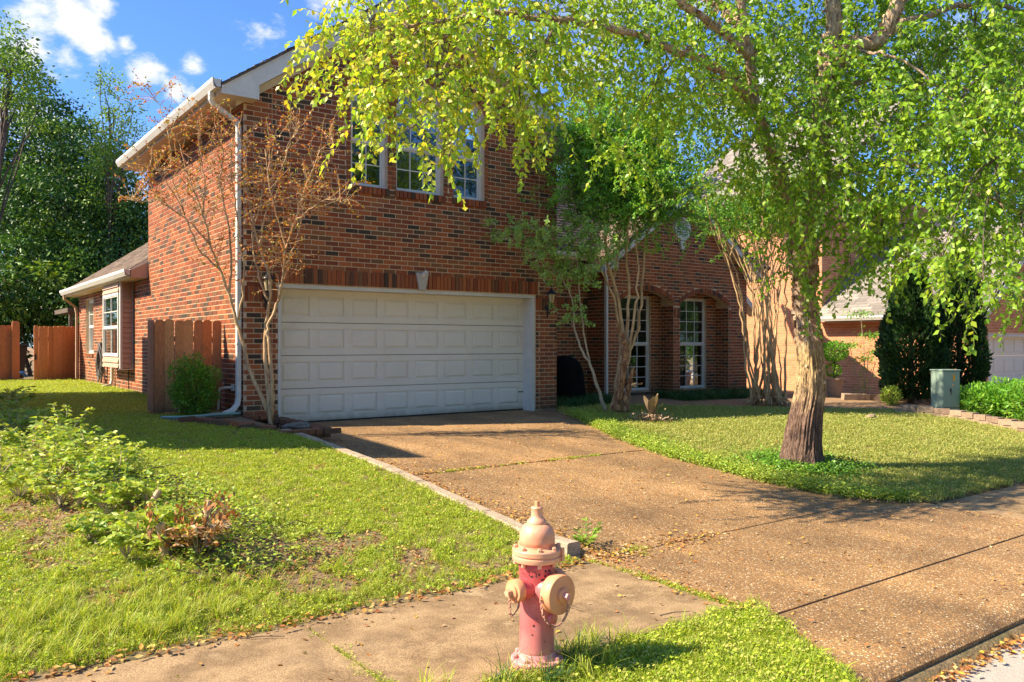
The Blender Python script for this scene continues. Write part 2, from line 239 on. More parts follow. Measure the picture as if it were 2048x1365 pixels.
def dirty_foot(m, z0, z1, c, nscale=9, amt=.8):
    """splash-back dirt: a stain whose height is broken by noise"""
    nt = m.node_tree; N, L = nt.nodes, nt.links; bs = [n for n in N if n.type == 'BSDF_PRINCIPLED'][0]; src = bs.inputs['Base Color'].links[0].from_socket
    geo = N.new('ShaderNodeNewGeometry'); sx = N.new('ShaderNodeSeparateXYZ'); L.new(geo.outputs['Position'], sx.inputs[0])
    no = N.new('ShaderNodeTexNoise'); no.inputs['Scale'].default_value = nscale; no.inputs['Detail'].default_value = 7; L.new(geo.outputs['Position'], no.inputs['Vector'])
    a = N.new('ShaderNodeMapRange'); L.new(sx.outputs['Z'], a.inputs[0]); a.inputs[1].default_value = z0; a.inputs[2].default_value = z1; a.inputs[3].default_value = 1; a.inputs[4].default_value = 0
    b = N.new('ShaderNodeMath'); b.operation = 'MULTIPLY_ADD'; L.new(no.outputs['Fac'], b.inputs[0]); b.inputs[1].default_value = 1.6; b.inputs[2].default_value = -.8
    d = N.new('ShaderNodeMath'); d.operation = 'ADD'; L.new(a.outputs[0], d.inputs[0]); L.new(b.outputs[0], d.inputs[1])
    e = N.new('ShaderNodeMath'); e.operation = 'MULTIPLY'; L.new(d.outputs[0], e.inputs[0]); L.new(a.outputs[0], e.inputs[1])
    f = N.new('ShaderNodeMath'); f.operation = 'MULTIPLY'; f.use_clamp = True; L.new(e.outputs[0], f.inputs[0]); f.inputs[1].default_value = amt
    x = N.new('ShaderNodeMix'); x.data_type = 'RGBA'; L.new(f.outputs[0], x.inputs['Factor']); L.new(src, x.inputs['A']); x.inputs['B'].default_value = rgb(c); L.new(x.outputs['Result'], bs.inputs['Base Color'])
dirty_foot(M['door'], .38, .62, (.33, .27, .19)); dirty_foot(M['brick'], .40, .95, (.10, .065, .04), 5, .7); dirty_foot(M['mortar'], .40, .95, (.22, .16, .10), 5, .8)
dirty_foot(M['hred'], .05, .30, (.50, .30, .24), 16, .7); dirty_foot(M['hflange'], -.10, .07, (.30, .20, .13), 25, 1.0); dirty_foot(M['woodold'], .55, 1.0, (.10, .08, .04), 6, .8); dirty_foot(M['wood'], .55, .95, (.16, .13, .05), 5, .7)
# ------------------------------------------------------------------ builders
def tag(o, label=None, cat=None, group=None, kind=None):
    if label: o['label'] = label
    if cat: o['category'] = cat
    if group: o['group'] = group
    if kind: o['kind'] = kind
    return o
def thing(name, label, cat, loc=(0, 0, 0), group=None):
    o = bpy.data.objects.new(name, None); col.objects.link(o); o.location = tuple(float(c) for c in loc); o.empty_display_size = .2
    return tag(o, label, cat, group)
def adopt(o, p):
    if p is not None:
        o.parent = p
        if p.type == 'EMPTY': o.matrix_parent_inverse = Matrix.Translation(-Vector(p.location))
    return o
def np_mesh(name, V, Fc, mats, rnd=None, mi=None, smooth=False):
    """V (n,3); Fc (m,k) all faces of one size"""
    me = bpy.data.meshes.new(name); V = np.asarray(V, dtype=np.float32); Fc = np.asarray(Fc, dtype=np.int32)
    m, k = Fc.shape
    me.vertices.add(len(V)); me.vertices.foreach_set('co', V.ravel())
    me.loops.add(m * k); me.loops.foreach_set('vertex_index', Fc.ravel())
    me.polygons.add(m); me.polygons.foreach_set('loop_start', np.arange(m, dtype=np.int32) * k); me.polygons.foreach_set('loop_total', np.full(m, k, dtype=np.int32))
    if smooth: me.polygons.foreach_set('use_smooth', np.ones(m, dtype=bool))
    for x in mats: me.materials.append(x)
    if mi is not None: me.polygons.foreach_set('material_index', np.asarray(mi, dtype=np.int32))
    me.update(calc_edges=True)
    if rnd is not None:
        a = me.attributes.new('rnd', 'FLOAT', 'FACE'); a.data.foreach_set('value', np.asarray(rnd, dtype=np.float32))
    return me
def link(name, me, parent=None, stuff=False):
    o = bpy.data.objects.new(name, me); col.objects.link(o); adopt(o, parent)
    if stuff: o['kind'] = 'stuff'
    return o
front = lambda Y0: (lambda p: (p[0], Y0 - p[1], p[2]))
left = lambda X0: (lambda p: (X0 - p[1], p[0], p[2]))
ident = lambda p: p
class MB:
    def __init__(s, T=ident): s.v = []; s.f = []; s.mi = []; s.r = []; s.T = T
    def add(s, vs, fs, mi=0, r=None):
        b = len(s.v); s.v += [tuple(s.T(tuple(v))) for v in vs]; r = random.random() if r is None else r
        for f in fs: s.f.append([b + i for i in f]); s.mi.append(mi); s.r.append(r)
        return s
    def box(s, x0, x1, y0, y1, z0, z1, mi=0, r=None):
        return s.add([(x0, y0, z0), (x1, y0, z0), (x1, y1, z0), (x0, y1, z0), (x0, y0, z1), (x1, y0, z1), (x1, y1, z1), (x0, y1, z1)],
                     [(0, 3, 2, 1), (4, 5, 6, 7), (0, 1, 5, 4), (1, 2, 6, 5), (2, 3, 7, 6), (3, 0, 4, 7)], mi, r)
    def prism(s, pts, off, mi=0, r=None):
        n = len(pts); a = [tuple(p) for p in pts]; b = [tuple(np.add(p, off)) for p in pts]
        return s.add(a + b, [tuple(range(n))[::-1], tuple(range(n, 2 * n))] + [(i, (i + 1) % n, n + (i + 1) % n, n + i) for i in range(n)], mi, r)
    def tube(s, path, rad, n=6, mi=0, cap=True, r=None, jit=0):
        path = [np.array(p, float) for p in path]; m = len(path)
        if np.isscalar(rad): rad = [rad] * m
        t0 = path[1] - path[0]; ref = np.array([0, 0, 1.0]) if abs(t0[2]) < .9 * np.linalg.norm(t0) else np.array([1.0, 0, 0])
        a = np.cross(t0, ref); a /= np.linalg.norm(a); vs = []
        for i, p in enumerate(path):
            t = path[min(i + 1, m - 1)] - path[max(i - 1, 0)]; t = t / (np.linalg.norm(t) + 1e-9)
            a = a - t * a.dot(t); a /= (np.linalg.norm(a) + 1e-9); b = np.cross(t, a)
            for k in range(n):
                th = 2 * math.pi * k / n; rr = rad[i] * (1 + (random.uniform(-jit, jit) if jit else 0))
                vs.append(p + (a * math.cos(th) + b * math.sin(th)) * rr)
        fs = [(i * n + k, i * n + (k + 1) % n, (i + 1) * n + (k + 1) % n, (i + 1) * n + k) for i in range(m - 1) for k in range(n)]
        if cap: fs += [tuple(range(n))[::-1], tuple(range((m - 1) * n, m * n))]
        return s.add(vs, fs, mi, r)
    def lathe(s, prof, org=(0, 0, 0), axis=(0, 0, 1), n=24, mi=0, sq=None):
        ax = Vector(axis).normalized(); ref = Vector((0, 0, 1)) if abs(ax.z) < .9 else Vector((1, 0, 0))
        a = ax.cross(ref).normalized(); b = ax.cross(a); vs = []
        for (r_, h) in prof:
            for k in range(n):
                th = 2 * math.pi * k / n; vs.append(tuple(Vector(org) + ax * h + (a * math.cos(th) + b * math.sin(th)) * r_))
        m = len(prof); fs = [(i * n + k, i * n + (k + 1) % n, (i + 1) * n + (k + 1) % n, (i + 1) * n + k) for i in range(m - 1) for k in range(n)]
        fs += [tuple(range(n))[::-1], tuple(range((m - 1) * n, m * n))]
        return s.add(vs, fs, mi)
    def mesh(s, name, mats, smooth=False):
        me = bpy.data.meshes.new(name); me.from_pydata(s.v, [], s.f)
        for x in mats: me.materials.append(x)
        me.polygons.foreach_set('material_index', s.mi)
        a = me.attributes.new('rnd', 'FLOAT', 'FACE'); a.data.foreach_set('value', s.r)
        if smooth: me.polygons.foreach_set('use_smooth', [True] * len(s.f))
        bm = bmesh.new(); bm.from_mesh(me); bmesh.ops.recalc_face_normals(bm, faces=bm.faces); bm.to_mesh(me); bm.free()
        return me
    def build(s, name, mats, parent=None, smooth=False, stuff=False, bevel=0, auto=False):
        if not isinstance(mats, (list, tuple)): mats = [mats]
        o = link(name, s.mesh(name, mats, smooth), parent, stuff)
        if bevel:
            b = o.modifiers.new('bevel', 'BEVEL'); b.width = bevel; b.segments = 2; b.limit_method = 'ANGLE'; b.angle_limit = R(40)
        if auto:
            b = o.modifiers.new('edge', 'EDGE_SPLIT'); b.split_angle = R(35)
        return o

def unit(v): return v / (np.linalg.norm(v, axis=-1, keepdims=True) + 1e-9)
def leaves(name, P, D, L, W, matl, parent=None, rnd=None, fold=.16, stuff=True, Nv=None):
    """one folded, pointed leaf (4 triangles) at each point P, pointing along D"""
    P = np.asarray(P, float); n = len(P); D = unit(np.asarray(D, float))
    if Nv is None: Nv = rng.normal(size=(n, 3)) + np.array([0, 0, .8])
    S = unit(np.cross(D, Nv)); Nn = unit(np.cross(S, D))
    L = np.broadcast_to(np.asarray(L, float), (n,))[:, None] * rng.uniform(.7, 1.2, (n, 1)); W = np.broadcast_to(np.asarray(W, float), (n,))[:, None] * rng.uniform(.75, 1.15, (n, 1))
    b = P; m = P + D * L * .45 - Nn * W * fold; l = P + D * L * .42 + S * W * .5; r = P + D * L * .42 - S * W * .5
    t = P + D * L - Nn * L * .12
    V = np.stack([b, l, t, r, m], 1).reshape(-1, 3)
    k = (np.arange(n) * 5)[:, None]
    Fc = np.concatenate([k + [0, 4, 1], k + [1, 4, 2], k + [0, 3, 4], k + [3, 2, 4]], 1).reshape(-1, 3)
    if rnd is None: rnd = rng.random(n)
    return link(name, np_mesh(name, V, Fc, [matl], np.repeat(rnd, 4)), parent, stuff)

def smooth_path(pts, k=4):
    pts = [np.array(p, float) for p in pts]; P = [2 * pts[0] - pts[1]] + pts + [2 * pts[-1] - pts[-2]]; out = []
    for i in range(1, len(P) - 2):
        for j in range(k):
            t = j / k; p0, p1, p2, p3 = P[i - 1:i + 3]
            out.append(.5 * ((2 * p1) + (-p0 + p2) * t + (2 * p0 - 5 * p1 + 4 * p2 - p3) * t * t + (-p0 + 3 * p1 - 3 * p2 + p3) * t ** 3))
    out.append(pts[-1]); return out

# ------------------------------------------------------------------ ground heights
def interp(y, xs, ys): return np.interp(y, xs, ys)
def zd(Y): return interp(Y, [0, 2.1, 3.0, 4.4, 5.3, 7.5, 9, 12.4, 40], [0, 0, .0, .03, .10, .25, .32, .364, .4])
DRX_Y = [2.0, 2.97, 4.09, 4.11, 4.35, 4.6, 5.2, 5.8, 6.33, 7.0, 7.64, 8.4, 9.17, 10.5, 12.1, 12.5]
DRX_X = [12., 12., 12., 8.2, 7.85, 7.65, 7.5, 7.5, 7.55, 7.6, 7.75, 8.05, 8.46, 9.2, 10.02, 10.02]
def xr(Y): return interp(Y, DRX_Y, DRX_X)
def gz(X, Y):
    """lawn surface"""
    X = np.asarray(X, float); Y = np.asarray(Y, float)
    zl = interp(Y, [0, 2.0, 3.2, 4.5, 5.3, 6.5, 7.5, 9.5, 12, 18, 26, 60, 400], [-.15, -.02, -.02, .02, .12, .23, .33, .45, .54, .58, .6, .2, -.5])
    cx = interp(Y, [5, 6.2, 8, 12, 16, 30], [1.8, 1.75, 1.4, 1.0, .8, .6])
    zl = zl + .17 * np.exp(-((X - cx) / .5) ** 2) * interp(Y, [5.2, 6.2, 20, 24], [0, 1, 1, 0])
    zr = interp(Y, [0, 2, 3.9, 5, 6, 8, 11, 14, 20, 60, 400], [-.15, -.02, .03, .09, .15, .29, .36, .41, .42, .1, -.5])
    zr = zr * interp(X, [12, 18, 24, 40], [1, .85, .2, -.2])
    w = interp(X, [5.5, 6.5], [0, 1]); z = zl * (1 - w) + zr * w
    ins = (X > np.where(Y < 3.0, 3.72 + (Y - 2.14) * .62, 4.0)) & (X < xr(Y) - .05) & (Y > 2.0) & (Y < 12.6)
    z = np.where(ins, np.minimum(z, zd(Y)) - .06, z)
    z = np.where((Y > 3.2) & (Y < 4.40) & (X < 4.1), -.03, z); z = np.where((Y > 2.9) & (Y < 4.0) & (X > 7), -.03, z)
    z = np.where(Y < 2.1, -.28, z)
    z = np.where((X > 4.15) & (X < 10) & (Y > 12.1) & (Y < 18), .3, z)
    return z
def ground_at(u, v, off=0):
    lo, hi = 2.5, 60
    for _ in range(60):
        d = (lo + hi) / 2; p = at(u, v, d)
        if p[2] - off > float(gz(p[0], p[1])): lo = d
        else: hi = d
    return p
def vis(X, Y, Z=0.3, m=120):
    d = X * FWD[0] + Y * FWD[1]; r = X * FWD[1] - Y * FWD[0]
    u = 1024 + F * r / np.maximum(d, .1); v = 690 - F * (Z - CAMZ) / np.maximum(d, .1)
    return (d > 1) & (u > -m) & (u < 2048 + m) & (v < 1365 + m * 1.5), d

gx = np.concatenate([-np.geomspace(400, 9, 14), np.arange(-8, 20.01, .1), np.geomspace(21, 400, 16)])
gy = np.concatenate([-np.geomspace(300, 1, 10), np.arange(0, 27.01, .1), np.geomspace(28, 500, 14)])
GX, GY = np.meshgrid(gx, gy); GZ = gz(GX, GY)
GZ = GZ + (rng.random(GZ.shape) - .5) * .012 * (GY > 4.5)
nx = len(gx); idx = (np.arange(len(gy) - 1)[:, None] * nx + np.arange(nx - 1)[None, :]).ravel()
q = np.stack([idx, idx + 1, idx + nx + 1, idx + nx], 1)
cxq = (GX.ravel()[q]).mean(1); cyq = (GY.ravel()[q]).mean(1)
dep = cxq * FWD[0] + cyq * FWD[1]
dirtm = ((cxq > 10.2) & (dep > 16.2) & (cyq > 9)) | ((cxq > 15.2) & (cyq < 12) & (cyq > 7.0)) | ((cxq > 13.9) & (cyq < 8) & (cyq > 4.2))
g = link('ground', np_mesh('ground', np.stack([GX.ravel(), GY.ravel(), GZ.ravel()], 1), q, [M['soil'], M['dirt']], mi=dirtm.astype(int), smooth=True)); g['kind'] = 'structure'

# ------------------------------------------------------------------ driveway, pavement, kerb, street
def slab(y0, y1, x0, x1, zf, name, m, parent, seg=.2, skirt=.12, edge=0):
    """x0, x1 functions of Y"""
    ys = np.linspace(y0, y1, max(2, int((y1 - y0) / seg) + 1)); mb = MB(); vs = []; nX = 12
    for y in ys:
        a, b = x0(y), x1(y)
        for i in range(nX + 1):
            x = a + (b - a) * i / nX
            vs.append((x, y, float(zf(y))))
    fs = [(j * (nX + 1) + i, j * (nX + 1) + i + 1, (j + 1) * (nX + 1) + i + 1, (j + 1) * (nX + 1) + i) for j in range(len(ys) - 1) for i in range(nX)]
    per = [i for i in range(nX + 1)] + [j * (nX + 1) + nX for j in range(1, len(ys))] + [(len(ys) - 1) * (nX + 1) + i for i in range(nX - 1, -1, -1)] + [j * (nX + 1) for j in range(len(ys) - 2, 0, -1)]
    b = len(vs); vs += [(vs[i][0], vs[i][1], vs[i][2] - skirt) for i in per]
    n = len(per); fs += [(per[k], b + k, b + (k + 1) % n, per[(k + 1) % n]) for k in range(n)]
    mb.add(vs, fs); return mb.build(name, m, parent)
def wob(f, a=.02, s=3.0, o=0): return lambda y: f(y) + a * mnoise.noise(Vector((y * s, o, 3.3)))
drive = link('driveway', MB().box(4.1, 7.3, 4.2, 12.45, -.4, -.1).mesh('driveway', [M['concrete']])); drive['kind'] = 'structure'
XL = lambda y: 4.07; XR = wob(lambda y: float(xr(y)), .035, 2.2)
slab(7.47, 12.45, XL, XR, lambda y: zd(y), 'slab', M['agg'], drive)
slab(4.46, 7.45, XL, XR, lambda y: zd(y) - .004, 'slab', M['agg'], drive)
slab(4.115, 4.44, lambda y: 4.07, lambda y: float(xr(y)), lambda y: zd(y) - .002, 'slab', M['agg'], drive, seg=.1)
slab(2.985, 4.11, lambda y: 4.07, lambda y: 8.18, lambda y: zd(y), 'slab', M['agg'], drive)
slab(2.14, 2.965, lambda y: 3.66 + (y - 2.14) * .62, lambda y: 12, lambda y: -.004 - .05 * (1 - min(1, (y - 2.14) / .12)) ** 2, 'apron', M['agg'], drive, seg=.04, skirt=.16)
for (ya, yb, x1) in ((2.96, 2.99, 8.2), (4.108, 4.117, 8.1), (4.438, 4.462, 7.7), (7.445, 7.475, 7.7)):
    MB().box(4.075, x1, ya, yb, -.12, float(zd((ya + yb) / 2)) - .010).build('joint_filler', M['dirt'], drive)
walk = link('sidewalk', MB().box(-30, 30, 3.3, 3.9, -.4, -.12).mesh('sidewalk', [M['concrete']])); walk['kind'] = 'structure'
for (a, b) in [(-6, -2.6), (-2.585, -.7), (-.685, 1.81), (1.83, 4.05)]:
    slab(3.2, 4.42, wob(lambda y, a=a: a, .012, 6, a), wob(lambda y, b=b: b, .012, 6, b + 9), lambda y: .006 + .012 * (y - 3.2), 'slab', M['concrete'], walk, seg=.06)
for (a, b) in [(8.2, 10.2), (10.22, 12.6), (12.62, 15), (15.02, 18)]:
    slab(2.99, 4.05, lambda y, a=a: a, lambda y, b=b: b, lambda y: .01, 'slab', M['concrete'], walk)
road = link('road', MB().box(-120, 150, -8, 2.135, -.3, -.12).mesh('road', [M['street']])); road['kind'] = 'structure'
kb = MB().box(-40, 3.25, 1.98, 2.13, -.3, .0).build('kerb', M['kerb'], None, bevel=.03); kb['kind'] = 'structure'

# raised concrete edging between lawn and driveway
edge = link('driveway_kerb', MB().box(3.98, 4.04, 5.0, 10.5, -.1, .0).mesh('driveway_kerb', [M['kerb']])); edge['kind'] = 'structure'
ys = [4.62, 5.05, 5.75, 6.9, 8.1, 9.3, 10.35]
for i in range(len(ys) - 1):
    y0, y1 = ys[i] + .006, ys[i + 1] - .006; n = 10; mb = MB(); vs = []
    for j in range(n + 1):
        y = y0 + (y1 - y0) * j / n; zt = float(gz(3.5, y)) + .022 + .006 * mnoise.noise(Vector((y * 5, 1, 1))); w = .006 * mnoise.noise(Vector((y * 7, 4, 1)))
        if i == 0: zt = .13
        vs += [(3.93 + w, y, zt - .25), (3.94 + w, y, zt - .008), (3.955 + w, y, zt), (4.05 + w, y, zt), (4.068 + w, y, zt - .012), (4.075 + w, y, zt - .25)]
    fs = [(j * 6 + k, j * 6 + k + 1, (j + 1) * 6 + k + 1, (j + 1) * 6 + k) for j in range(n) for k in range(5)] + [tuple(range(6)), tuple(range(n * 6, n * 6 + 6))]
    mb.add(vs, fs).build('kerb_stone', M['kerb'], edge)
# ------------------------------------------------------------------ masonry
CH, ML, JT = .0770, .2265, .0145      # course height, brick module length, joint
PIECES = []                           # candidates for single bricks (house)
def courses(T, ua, ub, va, vb, inside, cuts=(), off0=0.0, thick=.010, step=.01):
    """running bond over inside(u,v); returns list of (u0,u1,v0,v1)"""
    us = np.arange(ua, ub + step / 2, step); res = []; k0 = int(math.floor(va / CH)); k1 = int(math.ceil(vb / CH))
    for k in range(k0, k1):
        v0, v1 = k * CH + JT / 2, (k + 1) * CH - JT / 2
        if v0 < va - .03 or v1 > vb + .001: continue
        ok = inside(us, (v0 + v1) / 2)
        for c in cuts: ok = ok & (np.abs(us - c) > step * .6)
        d = np.diff(np.concatenate([[0], ok.astype(int), [0]])); s = np.where(d == 1)[0]; e = np.where(d == -1)[0] - 1
        for a, b in zip(us[s], us[e]):
            a -= step * .4; b += step * .4
            o = off0 + (k % 2) * ML / 2; j = math.floor((a - o) / ML); 
            while o + j * ML < b:
                x0, x1 = max(a, o + j * ML + JT / 2), min(b, o + (j + 1) * ML - JT / 2)
                if x1 - x0 > .025: res.append((x0, x1, v0, v1))
                j += 1
    return res
def pick_rnd():
    t = random.random()
    if t < .10: return (6.5 + random.uniform(-.3, .3)) / 12
    if t < .15: return (11.5 + random.uniform(-.3, .2)) / 12
    if t < .24: return (4.5 + random.uniform(-.3, .3)) / 12
    return random.choice([.5, 1.5, 2.5, 3.5, 5.5, 7.5, 8.5, 9.5, 10.5]) / 12 + random.uniform(-.03, .03)
def lay(mb, T, bricks, thick=.0055, keep=None):
    mb.T = T
    for (a, b, c, d) in bricks:
        n = thick + random.uniform(-.0018, .0018); r = pick_rnd()
        if keep is not None: keep.append((T, a, b, c, d, n, r)); continue
        mb.add([(a, 0, c), (b, 0, c), (b, 0, d), (a, 0, d), (a, n, c), (b, n, c), (b, n, d), (a, n, d)],
               [(4, 5, 6, 7), (0, 1, 5, 4), (1, 2, 6, 5), (2, 3, 7, 6), (3, 0, 4, 7)], 0, r)
def soldier(mb, T, ua, ub, v0, v1, thick=.012, lean=0):
    mb.T = T; n = max(1, round((ub - ua) / CH)); w = (ub - ua) / n
    for i in range(n):
        a, b = ua + i * w + JT / 2, ua + (i + 1) * w - JT / 2; t = thick + random.uniform(-.003, .003); r = pick_rnd()
        mb.add([(a, 0, v0), (b, 0, v0), (b, 0, v1), (a, 0, v1), (a, t, v0), (b, t, v0), (b, t, v1), (a, t, v1)],
               [(4, 5, 6, 7), (0, 1, 5, 4), (1, 2, 6, 5), (2, 3, 7, 6), (3, 0, 4, 7)], 0, r)
def arch_ring(mb, T, uc, vc, rad, h, a0, a1, n, thick=.014):
    mb.T = T
    for i in range(n):
        t0 = a0 + (a1 - a0) * (i + .08) / n; t1 = a0 + (a1 - a0) * (i + .92) / n; t = thick + random.uniform(-.003, .003)
        P = [(uc + rr * math.cos(x), vc + rr * math.sin(x)) for rr, x in ((rad, t0), (rad, t1), (rad + h, t1), (rad + h, t0))]
        mb.add([(p[0], 0, p[1]) for p in P] + [(p[0], t, p[1]) for p in P], [(4, 5, 6, 7), (0, 1, 5, 4), (1, 2, 6, 5), (2, 3, 7, 6), (3, 0, 4, 7)], 0, pick_rnd())
def wall(T, ua, ub, vbot, top, openings=(), thick=.25, brk=(), name='wall', m=None, parent=None):
    """openings: (u0,u1,v0,v1) with v1 number or function of u"""
    br = {ua, ub, *brk}
    for (a, b, c, d) in openings:
        br |= {a, b}
        if callable(d): br |= set(np.linspace(a, b, 17))
    br = sorted(x for x in br if ua <= x <= ub); mb = MB(T); e = 1e-5
    for a, b in zip(br[:-1], br[1:]):
        mid = (a + b) / 2; op = sorted([o for o in openings if o[0] < mid < o[1]], key=lambda o: o[2])
        segs = []; lo = (vbot, vbot)
        for o in op:
            f = o[3] if callable(o[3]) else (lambda u, c=o[3]: c)
            segs.append((lo, (o[2], o[2]))); lo = (f(a + e), f(b - e))
        segs.append((lo, (top(a + e), top(b - e))))
        for (l0, l1), (h0, h1) in segs:
            if h0 - l0 > .001 or h1 - l1 > .001:
                mb.prism([(a, 0, l0), (b, 0, l1), (b, 0, h1), (a, 0, h0)], (0, -thick, 0))
    return mb.build(name, m or M['mortar'], parent)

def roof_plane(name, e0, e1, up, length, parent, msh, tab=.31, expo=.145, thick=.10, smat=None, rows=None):
    """e0,e1 eave corners, up = unit vector up the slope"""
    e0, e1, up = [np.array(x, float) for x in (e0, e1, up)]; al = e1 - e0; W = np.linalg.norm(al); al /= W; nn = np.cross(al, up); nn /= np.linalg.norm(nn)
    if nn[2] < 0: nn = -nn
    mb = MB().prism([e0, e1, e1 + up * length, e0 + up * length], -nn * thick)
    deck = mb.build(name, smat or M['darkbark'], parent)
    nr = int(length / expo) + 1; V = []; Fq = []; rn = []
    for j in range(nr):
        t0 = j * expo; t1 = min(length, t0 + expo + .02)
        if t0 >= length: break
        x = -((j * 37) % 10) / 10 * tab
        while x < W:
            w = tab * random.choice([.8, 1, 1, 1.2]); a, b = max(0, x + .004), min(W, x + w - .004); x += w
            if b - a < .02: continue
            h = .011 + random.choice([0, 0, .006]); k = len(V)
            for (s_, t_, hh) in ((a, t0, 0), (b, t0, 0), (a, t0, h), (b, t0, h), (a, t1, .002), (b, t1, .002)): V.append(e0 + al * s_ + up * t_ + nn * (hh + .003))
            Fq += [(k, k + 1, k + 3, k + 2), (k + 2, k + 3, k + 5, k + 4)]; r = random.random(); rn += [r, r]
    sh = link('shingles', np_mesh('shingles', V, Fq, [msh], rn), deck); sh['kind'] = 'stuff'
    return deck

# ------------------------------------------------------------------ windows
def bars(mb, u0, u1, v0, v1, cols, rows, w=.02, n0=.0, n1=.018):
    for i in range(1, cols): x = u0 + (u1 - u0) * i / cols; mb.box(x - w / 2, x + w / 2, n0, n1, v0, v1)
    for j in range(1, rows): y = v0 + (v1 - v0) * j / rows; mb.box(u0, u1, n0 + .001, n1 + .001, y - w / 2, y + w / 2)
def window(T0, u0, u1, v0, v1, n, parent, cols=2, rows=2, rail=None, arch=False, fw=.05, blinds=None, shade=0, name='window', single=False, backing=True):
    """T0 wall mapping; n = outward offset of the frame face; v1 = spring line when arched"""
    T = lambda p: T0((p[0], p[1] + n, p[2]))
    mb = MB(T); d = .06
    mb.box(u0, u0 + fw, -d, 0, v0, v1); mb.box(u1 - fw, u1, -d, 0, v0, v1); mb.box(u0 + fw, u1 - fw, -d, 0, v0, v0 + fw * .8)
    if not arch: mb.box(u0 + fw, u1 - fw, -d, 0, v1 - fw, v1)
    else:
        mb.box(u0 + fw, u1 - fw, -d, -.002, v1 - fw * .6, v1 + fw * .6); uc = (u0 + u1) / 2; ro = (u1 - u0) / 2; N_ = 20
        for i in range(N_):
            a, b = math.pi * i / N_, math.pi * (i + 1) / N_
            q_ = [(uc + r_ * math.cos(x), v1 + r_ * math.sin(x)) for r_, x in ((ro - fw, a), (ro, a), (ro, b), (ro - fw, b))]
            mb.prism([(x, 0, y) for x, y in q_], (0, -d, 0))
    fr = mb.build(name, M['trim'], parent, bevel=.004)
    iu0, iu1, iv0, iv1 = u0 + fw, u1 - fw, v0 + fw * .8, v1 - (fw if not arch else fw * .6)
    rail = rail if rail is not None else (iv0 + iv1) / 2
    secs = [(iv0, rail - .02), (rail + .02, iv1)] if not single else [(iv0, iv1)]
    if not single: MB(T).box(iu0, iu1, -d, -.004, rail - .022, rail + .022).build('meeting_rail', M['trim'], fr)
    for k, (a, b) in enumerate(secs):
        s = .025; dn = -.012 - .014 * (len(secs) > 1 and k == 0)
        sm = MB(T); sm.box(iu0, iu0 + s, dn - .03, dn, a, b).box(iu1 - s, iu1, dn - .03, dn, a, b).box(iu0 + s, iu1 - s, dn - .03, dn, a, a + s).box(iu0 + s, iu1 - s, dn - .03, dn, b - s, b)
        rr = rows if isinstance(rows, int) else rows[k]
        bars(sm, iu0 + s, iu1 - s, a + s, b - s, cols, rr, .018, dn - .025, dn - .006)
        sm.build('sash', M['trim'], fr)
        W_, H_ = (iu1 - iu0 - 2 * s) / cols, (b - a - 2 * s) / rr
        for i in range(cols):
            for j in range(rr):
                x, y = iu0 + s + i * W_, a + s + j * H_
                MB(T).add([(x, dn - .018, y), (x + W_, dn - .018, y), (x + W_, dn - .018, y + H_), (x, dn - .018, y + H_)], [(0, 1, 2, 3)]).build('pane', M['glass'], fr)
    if arch:
        uc = (u0 + u1) / 2; ro = (u1 - u0) / 2 - fw; sm = MB(T)
        for a in (R(45), R(90), R(135)):
            c, s_ = math.cos(a), math.sin(a); p = lambda r_, o: (uc + r_ * c - o * s_, -.02, v1 + r_ * s_ + o * c)
            sm.prism([p(.05, -.009), p(ro, -.009), p(ro, .009), p(.05, .009)], (0, -.02, 0))
        sm.lathe([(.045, -.04), (.045, -.018)], (uc, 0, v1), (0, 1, 0), 12)
        sm.build('fan_bars', M['trim'], fr)
        MB(T).add([(uc, -.035, v1)] + [(uc + ro * math.cos(math.pi * i / 20), -.035, v1 + ro * math.sin(math.pi * i / 20)) for i in range(21)], [(0, i + 1, i + 2) for i in range(20)]).build('fan_pane', M['glass'], fr)
    vt = v1 + ((u1 - u0) / 2 if arch else 0)
    if blinds:
        bm_ = MB(T); y = blinds[0]
        while y < blinds[1]:
            bm_.prism([(iu0, -.10, y), (iu1, -.10, y), (iu1, -.085, y + .012 + random.uniform(0, .006)), (iu0, -.085, y + .012)], (0, 0, .0018)); y += .032
        bm_.build('blind', M['blind'], fr)
    if shade: MB(T).box(iu0, iu1, -.11, -.10, iv1 - shade, iv1).build('shade', M['shade'], fr)
    if backing:
        MB(T).box(u0 - .01, u1 + .01, -.5, -.48, v0, vt).box(u0 - .02, u0 - .01, -.48, -.13, v0, vt).box(u1 + .01, u1 + .02, -.48, -.13, v0, vt).build('interior', M['room'], fr)
    return fr

